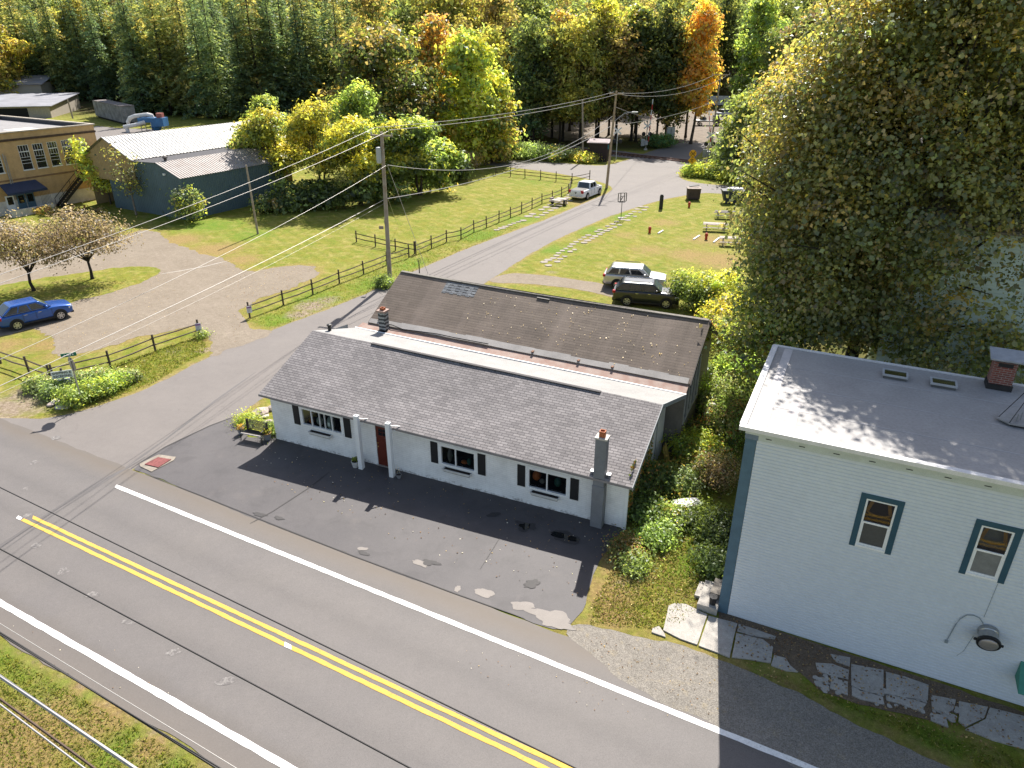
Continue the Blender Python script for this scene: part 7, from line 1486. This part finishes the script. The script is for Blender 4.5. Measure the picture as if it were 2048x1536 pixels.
bigtree("slender ochre tree with open crown left of the railway hut", 1125, 284, 10, 5.0, 76, [(OCH, 4), (BRN, 2), (YGR, 2), (GRN, 1)], [(OCH, 4), (ORA, 1), (YEL, 1)], "ash_tree", nb=12, nc=34, low=.38, bark=M_BARKD)
bigtree("tall sparse yellow green tree behind the leaning pole", 1195, 284, -20, 5.2, 77, [(YGR, 3), (OCH, 2), (YEL, 1), (GRN, 1.5)], [(YGR, 4), (YEL, 2)], "ash_tree", nb=13, nc=32, low=.34, bark=M_BARKD)
bigtree("dark tree with ivy left of the raised railway gate", 1262, 282, 0, 4.6, 78, [(DGR, 4), (GRN, 3), (OCH, 1)], [(YGR, 3), (GRN, 3), (OCH, 1)], "ash_tree", nb=14, nc=46, low=.24, bark=M_BARKD)
bigtree("dark green and bronze tree right of the raised railway gate", 1330, 284, 30, 5.0, 79, [(DGR, 4), (GRN, 3), (OCH, 1.6)], [(OCH, 3), (YGR, 3), (BRN, 1)], "ash_tree", nb=15, nc=46, low=.22, bark=M_BARKD)
bigtree("blazing orange maple at the edge of the far clearing", 1381, 288, -5, 4.2, 80, [(ORA, 5), (YEL, 3), (OCH, 2)], [(ORA, 5), (YEL, 2), (OCH, 1)], "maple_tree", nb=13, nc=44, low=.30, bark=M_BARK, lean=(.5, 0))
bigtree("grey green willow like tree right of the railway crossing", 1502, 352, 178, 5.6, 81, [(GGR, 5), (LGR, 2), (GRN, 2), (YGR, .6)], [(GGR, 3), (LGR, 3), (YGR, 1)], "willow_tree", .5, 15, 60, 13, .08)
bigtree("grey green willow like tree left of the wide crossarm pole foot", 1468, 338, 240, 3.4, 82, [(GGR, 5), (LGR, 2), (GRN, 2)], [(GGR, 3), (LGR, 3)], "willow_tree", .45, 10, 50, 12, .08)
bigtree("yellow and green tree between willow and the huge maple", 1545, 372, 120, 4.8, 83, [(OCH, 3), (GRN, 3), (YGR, 2), (DGR, 2)], [(YEL, 2), (OCH, 3), (ORA, 1)], "maple_tree", .5, 14, 54, 12, .1)
bigtree("pale spring green tall tree beyond the far clearing", 1500, 215, -25, 8.5, 84, [(LGR, 5), (GGR, 2), (YGR, 1)], [(LGR, 5), (YGR, 2)], "willow_tree", .8, 14, 50, 12, .18, shell=.4)
bigtree("bronze oak behind the pale green tree at the top right", 1590, 255, 14, 8.0, 85, [(BRN, 3), (GRN, 2), (OCH, 2), (DGR, 2)], [(OCH, 3), (BRN, 3), (PUR, 1)], "oak_tree", .7, 14, 54, 12, .18)
bigtree("yellow birch at the upper left edge in front of the conifers", 25, 215, 30, 6.5, 86, [(YGR, 3), (YEL, 2), (OCH, 2), (GRN, 2)], [(YEL, 3), (OCH, 3), (YGR, 2)], "birch_tree", .7, 13, 48, 12, .1)

# ------------------------------------------------------------------ the wood: a few tree forms, then copies
def conifer(seed, H, R, palette, bare=.10):
    rg = np.random.default_rng(seed); C, Nn, S, T = [], [], [], []
    z = H * bare; k = 0
    while z < H * .985:
        u = z / H; L = R * (1 - u) ** .72 * (.75 + .4 * rg.random()) + .25; nb = 6 if u < .8 else 5; a0 = rg.random() * 6.28
        for j in range(nb):
            if rg.random() < .14: continue
            a = a0 + j * 2 * PI / nb + rg.normal() * .2; Lb = L * (.65 + .5 * rg.random()); n = max(3, int(Lb / .40)); ct = pal(rg, palette, 1, .28)[0]
            s = (np.arange(n) + .5 + rg.random(n) * .5) / n; droop = -.10 * Lb * s - .22 * Lb * s ** 2 + .10
            px_ = np.stack([np.cos(a) * Lb * s, np.sin(a) * Lb * s, z + droop], -1)
            for side in (-1, 0, 1):
                off = np.stack([-np.sin(a) * side * (.38 * Lb * (1 - s) + .15), np.cos(a) * side * (.38 * Lb * (1 - s) + .15), -np.abs(side) * .12 * np.ones(n)], -1)
                C.append(px_ + off + rg.normal(0, .12, (n, 3))); Nn.append(np.array([0, 0, 1.0]) + rg.normal(0, .45, (n, 3))); S.append((.85 + .5 * rg.random(n)) * (.55 + .45 * (1 - u))); T.append((ct * (1 + rg.normal(0, .18, (n, 1)))).clip(.004, .6))
        z += H * .026 * (.8 + .4 * rg.random()); k += 1
    return np.concatenate(C), np.concatenate(Nn), np.concatenate(S), np.concatenate(T)
CON = []
for k, (H, R, pl_) in enumerate(((33, 6.0, [((.050, .068, .034), 4), ((.075, .085, .034), 2)]), (31, 5.4, [((.042, .062, .038), 4), ((.062, .078, .036), 2)]), (35, 6.6, [((.062, .074, .032), 4), ((.095, .094, .034), 2), ((.15, .12, .04), .8)]), (29, 5.8, [((.046, .066, .038), 4), ((.08, .09, .036), 1)]))):
    rg = np.random.default_rng(90 + k); t = thing("conifer_tree", "tall dark conifer in the stand behind the barn and factory", "tree", (0, -600, 0), 0, "conifers of the dark stand")
    me = leaf_mesh("crown", *conifer(90 + k, H, R, pl_, .08), asp=.42, fold=.05, rg=rg); me.materials.append(M_NEED); o = bpy.data.objects.new("crown", me); COL.objects.link(o); o.parent = t
    mb = MB(); mb.tube([(0, 0, -.2), (.1, 0, H * .5), (0, .1, H * .97)], [.36, .22, .04], 7); mb.build("trunk", M_BARKD, t, smooth=True); CON.append(t)
used = set()
def place(src, key, loc, rz, sc, label=None, group=None):
    z = float(hill(np.array(loc[0]), np.array(loc[1])))
    if key not in used:
        used.add(key); src.location = (loc[0], loc[1], z); src.rotation_euler = (0, 0, rz); src.scale = (sc[0], sc[0], sc[1])
        if label: src["label"] = label
        return src
    return dup(src, (loc[0], loc[1], z), rz, label, group, sc)
rg = random.Random(77); row = [(-66, 201), (-72, 192)]
pts = []
for yy, x0, x1, st in ((190, -132, -52, 5.0), (198, -140, -40, 5.6), (208, -146, -22, 6.0), (219, -150, -8, 6.4), (231, -156, 2, 7.0)):
    x = x0
    while x < x1: pts.append((x + rg.uniform(-1.6, 1.6), yy + rg.uniform(-3.4, 3.4))); x += st * rg.uniform(.8, 1.25)
for yy in (236, 244): pts += [(x + rg.uniform(-2, 2), yy + rg.uniform(-3, 3)) for x in range(-172, -96, 6)]
for k, (x, y) in enumerate(pts):
    if x < -100 and y < 232: continue
    if y < 196 and -120 < x < -84: y += 9
    i = rg.randrange(4); place(CON[i], ('c', i), (x, y), rg.random() * 6.28, (rg.uniform(.85, 1.2), rg.uniform(.88, 1.1)))
DEC = []
DP = [("yellow", [(YGR, 3), (YEL, 2), (OCH, 1), (GRN, 1)], [(YEL, 3), (YGR, 3)]), ("green", [(GRN, 3), (DGR, 2), (LGR, 2), (YGR, 1)], [(LGR, 3), (YGR, 2), (GRN, 2)]), ("ochre", [(OCH, 4), (BRN, 2), (GRN, 1), (YGR, 1)], [(OCH, 4), (ORA, 1.5), (YEL, 1)]), ("dark green", [(DGR, 4), (GRN, 3), (GGR, 1)], [(GRN, 3), (YGR, 2)]), ("pale green", [(LGR, 4), (GGR, 2), (YGR, 2)], [(LGR, 4), (YGR, 2)])]
for k, (nm, p1, p2) in enumerate(DP):
    rg1 = np.random.default_rng(120 + k); H = 23; bl = []
    for j in range(11): u = (j + .5) / 11; a = 2.4 * j; r = 3.8 * math.sin(PI * (.2 + .75 * u)) * (.35 + .65 * ((j * .618) % 1)) * (1 + rg1.normal() * .2); q = 1 + rg1.normal() * .25; bl.append((r * math.cos(a), r * math.sin(a), H * (.26 + .68 * u) + rg1.normal() * .6, 2.6 * q, 2.6 * q, 2.3 * q, int(38 * q * q) + 4, 11))
    DEC.append(tree("woodland_tree", "%s woodland tree in the mixed wood round the railway" % nm, (0, -600, 0), bl, H, .24, .62, p1, 120 + k, 1.2, .42, (.2, .1), M_BARKD, "trees of the mixed wood", shell=.3, top_pal=p2, asp=.6, twig=True, lm=M_WOOD))
pts = []
rg = random.Random(78)
for (x, y) in [(4, 141), (9, 143), (12.5, 139.5), (16, 144), (19.5, 141.5), (24, 146), (27.5, 143), (30.5, 149), (3, 148), (-4, 146), (8, 151), (14, 153), (20, 156), (-10, 152), (0, 156), (35, 152), (26, 160)]: pts.append((x, y, .95))
for yy, x0, x1, st in ((166, -30, 12, 5), (178, -26, 16, 5.5), (192, -22, 24, 6), (206, -14, 34, 6.5), (222, 4, 44, 6.5), (238, -4, 120, 6.5), (252, -160, 140, 7), (268, -170, 150, 7.5), (286, -180, 170, 8), (306, -190, 190, 9)):
    x = x0
    while x < x1: pts.append((x + rg.uniform(-2, 2), yy + rg.uniform(-4, 4), rg.uniform(.9, 1.25))); x += st * rg.uniform(.8, 1.3)
for x, y in ((66, 175), (72, 188), (80, 200), (70, 210), (84, 222), (60, 140), (66, 152), (74, 160), (84, 176), (92, 190), (50, 118), (58, 126), (68, 132), (100, 205), (110, 220), (52, 100), (60, 108), (70, 116)): pts.append((x, y, rg.uniform(.75, 1.0)))
LB = {}
for k, (x, y, s_) in enumerate(pts):
    i = rg.choices(range(5), [3, 2, 2, 2, 2] if y < 235 and x < 40 else [3, 3, 2, 1, 4])[0]
    place(DEC[i], ('d', i), (x, y), rg.random() * 6.28, (s_ * rg.uniform(.9, 1.15), s_ * rg.uniform(.92, 1.12)))
# far hillside wood, one mass
rgn = np.random.default_rng(200); n = 26000
yy = 312 + rgn.random(n) ** 1.2 * 230; xx = (rgn.random(n) - .5) * 2 * (110 + yy * .62); ph = 9 + 9 * np.abs(np.sin(xx * .42 + 1.3 * np.sin(yy * .31)) * np.cos(yy * .37 + np.sin(xx * .23))) ** .6
zz = hill(xx, yy) + ph * (.35 + .65 * rgn.random(n) ** .4); cell = (np.floor(xx / 9) * 131 + np.floor(yy / 9) * 57).astype(int); cp = pal(rgn, [(YGR, 3), (GRN, 3), (LGR, 3), (OCH, 2), (ORA, .8), (DGR, 1.5), (YEL, 1)], 997, .2)
me = leaf_mesh("hill_woodland", np.stack([xx, yy, zz], -1), rgn.normal(0, .6, (n, 3)) + np.array([0, -.2, .8]), 2.0 + 1.4 * rgn.random(n), (cp[cell % 997] * (1 + rgn.normal(0, .2, (n, 1)))).clip(.01, .6), .75, rg=rgn); me.materials.append(leaf_mat("hill leaves", .0, .45, .01, 1.7, .8))
o = bpy.data.objects.new("hill_woodland", me); COL.objects.link(o); tag(o, kind="stuff")

# ------------------------------------------------------------------ shrubs, hedges and weeds
def bush(label, px, py, r, h, palette, seed, leafs=.22, nc=70, nl=13, name="bush", cat="bush", group=None, top=None, sq=1.0, clump=.5, rz=0, n_blob=3):
    rg1 = np.random.default_rng(seed); bl = [(0, 0, h * .52, r * .75, r * .75 * sq, h * .5, nc, nl)]
    for k in range(n_blob): a = k * 2 * PI / n_blob + rg1.random(); bl.append((r * .5 * math.cos(a), r * .5 * sq * math.sin(a), h * (.40 + .2 * rg1.random()), r * .55, r * .55 * sq, h * .42, nc // 2, nl))
    t = thing(name, label, cat, tuple(G(px, py)), rz, group); leafs *= .66; me = leaf_mesh("foliage", *crown_pts(rg1, [(*b_[:7], int(b_[7] * 2)) for b_ in bl], leafs, palette, clump, 1.0, .35, top, .3), asp=.6, rg=rg1); me.materials.append(M_WEED); o = bpy.data.objects.new("foliage", me); COL.objects.link(o); o.parent = t
    mb = MB()
    for k in range(5): a = k * 1.3; q = Vector((r * .4 * math.cos(a), r * .4 * sq * math.sin(a), h * .75)); mb.tube([(0, 0, -.05), q * .5 + Vector((0, 0, .1)), q], [.03, .02, .008], 5)
    mb.build("stem", M_BARK, t); return t
AG = "bushes and vines along the alley"
LM = [(LGR, 3), (YGR, 3), (GRN, 2)]; MX = [(GRN, 3), (LGR, 2), (BRN, 1.5), (OCH, 1)]; DK = [(DGR, 3), (GRN, 3)]
bush("leafy green bush in front of the charcoal SUV", 1392, 618, 2.2, 2.6, [(LGR, 2), (GRN, 4), (DGR, 1)], 301, .26, 120, 14, group=AG, top=[(LGR, 3), (GRN, 2), (YGR, 1)])
bush("bright lime bush behind the rear roof corner", 1435, 622, 1.9, 2.9, LM, 302, .26, 110, 14, group=AG, top=[(YGR, 3), (YEL, 1)])
bush("yellowing bush under the maple edge beside the rear gable", 1458, 672, 2.0, 2.8, [(YGR, 3), (OCH, 1.5), (GRN, 2)], 303, .25, 110, 14, group=AG, top=[(YEL, 2), (YGR, 2)])
bush("large mixed green bush behind the gas tank", 1480, 716, 2.0, 2.7, [(LGR, 2), (GRN, 3), (YGR, 1), (RUS, .5)], 304, .24, 120, 14, group=AG, top=[(LGR, 3), (YGR, 2)])
bush("dark green bush against the rear corner of the blue house", 1508, 740, 1.6, 2.4, [(GRN, 3), (DGR, 2), (GGR, 1)], 305, .24, 90, 13, group=AG)
bush("green bush right of the gas tank", 1472, 776, 1.5, 2.0, [(GRN, 3), (LGR, 2), (YGR, 1)], 306, .23, 90, 13, group=AG)
bush("pale olive goldenrod mass in the middle of the alley", 1440, 836, 1.7, 2.5, [(GGR, 3), ((.13, .12, .06), 2), (LGR, 3)], 307, .16, 120, 14, group=AG, clump=.4)
bush("russet tinted bush beside the blue house in mid alley", 1452, 882, 1.5, 2.3, [((.13, .11, .055), 2), (RUS, 1), (GRN, 2), (LGR, 2)], 308, .16, 110, 14, group=AG, clump=.4)
bush("dark bush hugging the blue house wall, half way down", 1478, 860, 1.0, 2.1, DK, 309, .2, 80, 13, group=AG)
bush("bright yellow green bush in sun below the straw bundle", 1384, 916, 1.15, 1.2, [(YGR, 4), (LGR, 3)], 310, .2, 90, 13, group=AG)
bush("green and orange weeds beside the bright yellow green bush", 1412, 940, 1.2, 1.2, [(GRN, 3), (LGR, 2), (RUS, 1.2), (YGR, 1)], 311, .19, 100, 13, group=AG)
bush("brown twiggy weeds against the blue house wall", 1430, 968, 1.1, 1.5, [(BRN, 4), (GGR, 1), ((.16, .11, .07), 2)], 312, .13, 100, 12, group=AG, clump=.4)
bush("grey green weeds around the white foam sheets", 1350, 975, 1.1, 1.0, [(GGR, 3), (GRN, 2), (OCH, .8)], 313, .18, 90, 13, group=AG)
bush("dark ivy heap against the shop's right wall", 1288, 985, .95, 1.5, [(DGR, 3), (GRN, 3), (RUS, .4)], 314, .19, 90, 13, group=AG)
bush("dark weeds in the shade at the front right corner of the shop", 1278, 1032, .8, .9, [(DGR, 3), (GRN, 3)], 315, .18, 70, 12, group=AG)
bush("pale green weeds in front of the foam sheets", 1318, 1078, .8, .5, [(LGR, 3), (GGR, 2), (GRN, 1)], 316, .17, 80, 12, group=AG)
bush("low leafy weeds between foam sheets and blue house", 1392, 1040, .8, .5, [(LGR, 2), (GRN, 3)], 317, .17, 80, 12, group=AG)
bush("dark weeds in the shade along the blue house wall front", 1438, 1080, .9, 1.1, DK, 318, .18, 80, 12, group=AG, sq=1.2)
bush("dark weeds at the foot of the blue house corner", 1430, 1138, .75, .8, DK, 319, .17, 60, 12, group=AG)
bush("pale broad leaved weeds on the dry grass", 1270, 1135, .55, .35, [(LGR, 3), (GGR, 2)], 320, .15, 40, 10, group=AG)
bush("tangled dark growth in the shade beside the shop wall", 1345, 880, 1.0, 1.0, [(DGR, 3), (BRN, 2), (GRN, 1)], 321, .18, 80, 12, group=AG)
bush("shaded ferns below the rear gable window", 1398, 818, 1.0, 1.3, DK, 322, .2, 80, 12, group=AG)
bush("dark growth at the foot of the rear gable", 1410, 772, .8, 1.2, DK, 323, .2, 60, 12, group=AG)
bush("sparse brown and green tuft by the apron edge", 1250, 1105, .6, .35, [(RUS, 1), (BRN, 2), (GRN, 2)], 324, .14, 50, 10, group=AG)
bush("lush bush at the far left corner of the alley mouth", 1345, 1040, .7, .55, [(GRN, 3), (LGR, 2), (OCH, .6)], 325, .17, 70, 12, group=AG)
# orange virginia creeper on the shop's right wall
t = thing("wall_creeper", "orange and green creeper climbing the right wall of the shop", "creeper", WO, WRZ); rg1 = np.random.default_rng(330); n = 900
yv = rgn.choice([.55, 1.6, 2.5, 3.6], n, p=[.35, .3, .2, .15]) + rg1.normal(0, .22, n); zv = rg1.random(n) ** .8 * 2.9; C = np.stack([17.87 + .06 * rg1.random(n), yv, zv], -1)
me = leaf_mesh("foliage", C, np.array([1.0, 0, .25]) + rg1.normal(0, .35, (n, 3)), .10 + .07 * rg1.random(n), pal(rg1, [(GRN, 3), (DGR, 2), (ORA, 1.3), (RUS, 1.3)], n), .8, rg=rg1); me.materials.append(M_WEED); o = bpy.data.objects.new("foliage", me); COL.objects.link(o); o.parent = t
# corner shrub bed by the arrow sign
CG = "shrubs of the corner bed"
CB = [(LGR, 4), (GRN, 3), (YGR, 1.5)]
for k, (px, py, r, h, lab) in enumerate(((150, 808, .9, .9, "lush green shrub in the middle of the corner bed"), (190, 795, .95, .95, "lush green shrub at the road side of the corner bed"), (225, 778, .9, .8, "green shrub at the right end of the corner bed"), (115, 788, .9, .8, "grey green shrub at the left end of the corner bed"), (165, 775, .8, .8, "shrub behind the stop sign post"), (200, 765, .9, .7, "flowering pale shrub beside the fence"), (255, 762, .7, .5, "low green plant at the tip of the corner bed"), (80, 778, .8, .6, "low olive plants at the left of the corner bed"))):
    bush(lab, px, py, r, h, CB if k < 3 else [(GGR, 3), (LGR, 2), (GRN, 2), ((.25, .20, .14), .6)], 340 + k, .17, 80, 13, "shrub", "shrub", CG, clump=.38)
bush("small dark green bush at the foot of the tall grey pole", 768, 574, .75, .75, [(GRN, 3), (LGR, 2), (DGR, 2)], 350, .17, 70, 12)
bush("green tuft round the fence end post with the notice", 404, 676, .35, .4, [(GRN, 3), (LGR, 2)], 351, .13, 24, 9)
bush("trailing green plants left of the bench", 496, 846, .55, .35, [(LGR, 3), (YGR, 2)], 352, .12, 60, 11, "bed_plant", "plant", "plants of the bed by the bench")
bush("tall leafy plant between the bench and the wall", 548, 866, .28, .55, [(GRN, 3), (LGR, 2)], 353, .12, 40, 10, "bed_plant", "plant", "plants of the bed by the bench")
# hedge-like growth by the railway and in front of the wood
for k, (px, py, r, h, lab, p_) in enumerate(((1000, 316, 4.0, 2.2, "long green hedge clump at the left bend of the dirt road", [(GGR, 3), (LGR, 2), (GRN, 2)]), (1060, 318, 4.4, 2.6, "green hedge clump in the middle of the dirt road edge", [(GGR, 3), (LGR, 2), (GRN, 2)]), (1115, 320, 3.8, 2.0, "hedge clump left of the grey pole and hut", [(GGR, 3), (LGR, 1.5), (OCH, 1)]), (1170, 324, 2.4, 1.2, "dry ochre weeds in front of the railway hut", [(OCH, 3), (YGR, 2), (GRN, 1)]), (1316, 295, 3.4, 2.4, "dark green bush left of the silver cabinet", [(GRN, 3), ((.04, .09, .03), 3)]), (1395, 352, 2.2, 1.6, "bright grassy bush at the foot of the yellow signs", [(YGR, 3), (LGR, 3)]), (1435, 357, 2.6, 1.9, "bright grassy bush right of the yellow signs", [(YGR, 3), (LGR, 3)]), (1475, 364, 2.6, 1.8, "yellow green bush along the road towards the maple", [(YGR, 3), (LGR, 2), (GRN, 1)]), (1520, 372, 2.8, 2.2, "green bush along the road under the willow", [(LGR, 3), (GRN, 2)]), (1445, 325, 2.2, 2.2, "grey green bush beside the track right of the gate", [(GGR, 3), (LGR, 2)]), (930, 338, 3.0, 2.4, "pale twiggy bush at the lawn corner near the dirt road", [((.22, .17, .12), 2), (OCH, 2), (GGR, 1)]), (885, 350, 3.2, 3.2, "dark bush at the foot of the trees by the lawn", [(DGR, 3), (GRN, 2)]))):
    bush(lab, px, py, r, h, p_, 360 + k, .42, 90, 12, group="bushes along the far road and track", sq=.8, clump=.8)
# plants in the pots
rgp = np.random.default_rng(400)
for (t, r, h, kind) in POTS:
    n = {'orange': 60, 'yellow': 70, 'green': 70, 'dry': 16}[kind]; C = np.stack([rgp.normal(0, r * .5, n), rgp.normal(0, r * .5, n), h + .02 + rgp.random(n) * (.16 if kind != 'dry' else .4)], -1)
    p_ = {'orange': [(OCH, 3), (ORA, 2), (BRN, 2)], 'yellow': [(YEL, 3), (YGR, 2), (GRN, 2)], 'green': [(GRN, 3), (YGR, 2), (DGR, 1)], 'dry': [((.3, .24, .17), 1)]}[kind]
    me = leaf_mesh("plant", C, rgp.normal(0, 1, (n, 3)) + np.array([0, 0, 1]), .08 + .06 * rgp.random(n), pal(rgp, p_, n), .6 if kind != 'dry' else .12, rg=rgp); me.materials.append(M_WEED); o = bpy.data.objects.new("plant", me); COL.objects.link(o); o.parent = t
# ------------------------------------------------------------------ fine ground cover: grass tufts and fallen leaves
def inside(poly, x, y):
    c_ = np.zeros(len(x), bool)
    for i in range(len(poly)):
        x1, y1 = poly[i]; x2, y2 = poly[i - 1]; m_ = ((y1 > y) != (y2 > y)) & (x < (x2 - x1) * (y - y1) / (y2 - y1 + 1e-12) + x1); c_ ^= m_
    return c_
def scatter(name, n, quads, size, palette, lift=.0, up=.2, asp=.3, avoid=(), seed=1, jit=.3):
    rgs = np.random.default_rng(seed); xs, ys = [], []
    per = n // len(quads)
    for q in quads:
        pw = P2(q); bx0, bx1 = min(p_[0] for p_ in pw), max(p_[0] for p_ in pw); by0, by1 = min(p_[1] for p_ in pw), max(p_[1] for p_ in pw); x = rgs.uniform(bx0, bx1, per * 3); y = rgs.uniform(by0, by1, per * 3); k = inside(pw, x, y)
        for a in avoid: k &= ~inside(a, x, y)
        xs.append(x[k][:per]); ys.append(y[k][:per])
    x = np.concatenate(xs); y = np.concatenate(ys); m_ = len(x); C = np.stack([x, y, lift + size * up * rgs.random(m_)], -1)
    nr = rgs.normal(0, 1, (m_, 3)) * np.array([1, 1, .35]) if up > .1 else rgs.normal(0, .35, (m_, 3)) + np.array([0, 0, 1.0])
    me = leaf_mesh(name, C, nr, size * (.5 + rgs.random(m_)), pal(rgs, palette, m_, jit), asp, rg=rgs); me.materials.append(M_GRASSB); o = bpy.data.objects.new(name, me); COL.objects.link(o); tag(o, kind="stuff")
GP = [((.13, .155, .020), 3), ((.18, .17, .028), 2), ((.10, .145, .015), 2), ((.24, .20, .07), 1.6)]
scatter("grass_tufts", 6500, [[(-40, 1276), (470, 1575), (-40, 1575)]], .10, GP, .0, .55, .28, (), 501)
scatter("grass_tufts", 9000, [[(1190, 1200), (1260, 1080), (1330, 1050), (1425, 1080), (1430, 1215), (1330, 1260), (1180, 1248)]], .10, GP + [((.25, .17, .09), 1.5)], .0, .5, .28, (), 502)
scatter("grass_tufts", 3000, [[(1440, 1326), (1560, 1360), (1800, 1440), (1985, 1500), (2048, 1520), (2048, 1575), (1900, 1510), (1700, 1420), (1560, 1362)]], .10, GP, .0, .5, .28, (), 503)
scatter("grass_tufts", 14000, [[(495, 640), (830, 495), (1010, 450), (1040, 455), (760, 580), (540, 660)], [(120, 765), (400, 672), (418, 700), (300, 770), (160, 818)]], .13, GP, .0, .5, .28, (SIDE, LOT), 504)
DL = [((.30, .20, .09), 2), ((.22, .12, .05), 3), ((.42, .30, .12), 1.5), ((.14, .08, .04), 2)]
scatter("fallen_leaves", 1500, [[(1170, 1230), (1260, 1060), (1330, 1000), (1400, 1000), (1430, 1200), (1330, 1265)]], .05, DL, .03, .05, .7, (), 510)
scatter("fallen_leaves", 110, [[(1130, 1262), (1440, 1310), (1440, 1440), (1240, 1350)]], .045, DL, .03, .05, .7, (), 511)
scatter("fallen_leaves", 260, [[(480, 935), (553, 885), (1230, 1060), (1160, 1210), (900, 1130)]], .055, DL + [((.6, .55, .45), 2)], .034, .05, .7, (), 512)
scatter("fallen_leaves", 1400, [[(0, 640), (330, 540), (420, 690), (60, 720)], [(430, 520), (640, 530), (500, 640), (470, 690)]], .055, DL, .03, .05, .7, (), 513)
scatter("fallen_leaves", 700, [[(1440, 1230), (1900, 1380), (2048, 1440), (2048, 1520), (1500, 1350)]], .06, DL, .06, .05, .7, (), 514)
scatter("fallen_leaves", 90, [[(0, 1160), (560, 1500), (300, 1500), (0, 1290)], [(900, 1260), (1400, 1440), (1200, 1440), (900, 1330)]], .035, DL + [((.6, .55, .45), 3)], .03, .05, .7, (), 515)
# leaf specks lying on the brown roof
rgs = np.random.default_rng(520); C = []
for k in range(150):
    u, v = .30 + .68 * rgs.random(), .08 + .85 * rgs.random(); q = f_r1(u, v); c_, s_ = math.cos(WRZ), math.sin(WRZ); C.append((WO.x + q[0] * c_ - q[1] * s_, WO.y + q[0] * s_ + q[1] * c_, q[2] + .025))
me = leaf_mesh("roof_leaves", np.array(C), np.array([0, -.3, 1.0]) + rgs.normal(0, .2, (len(C), 3)), .03 + .035 * rgs.random(len(C)), pal(rgs, [((.3, .22, .10), 3), ((.55, .48, .36), 1)], len(C)), .8, rg=rgs); me.materials.append(M_WEED); o = bpy.data.objects.new("roof_leaves", me); COL.objects.link(o); tag(o, kind="stuff")
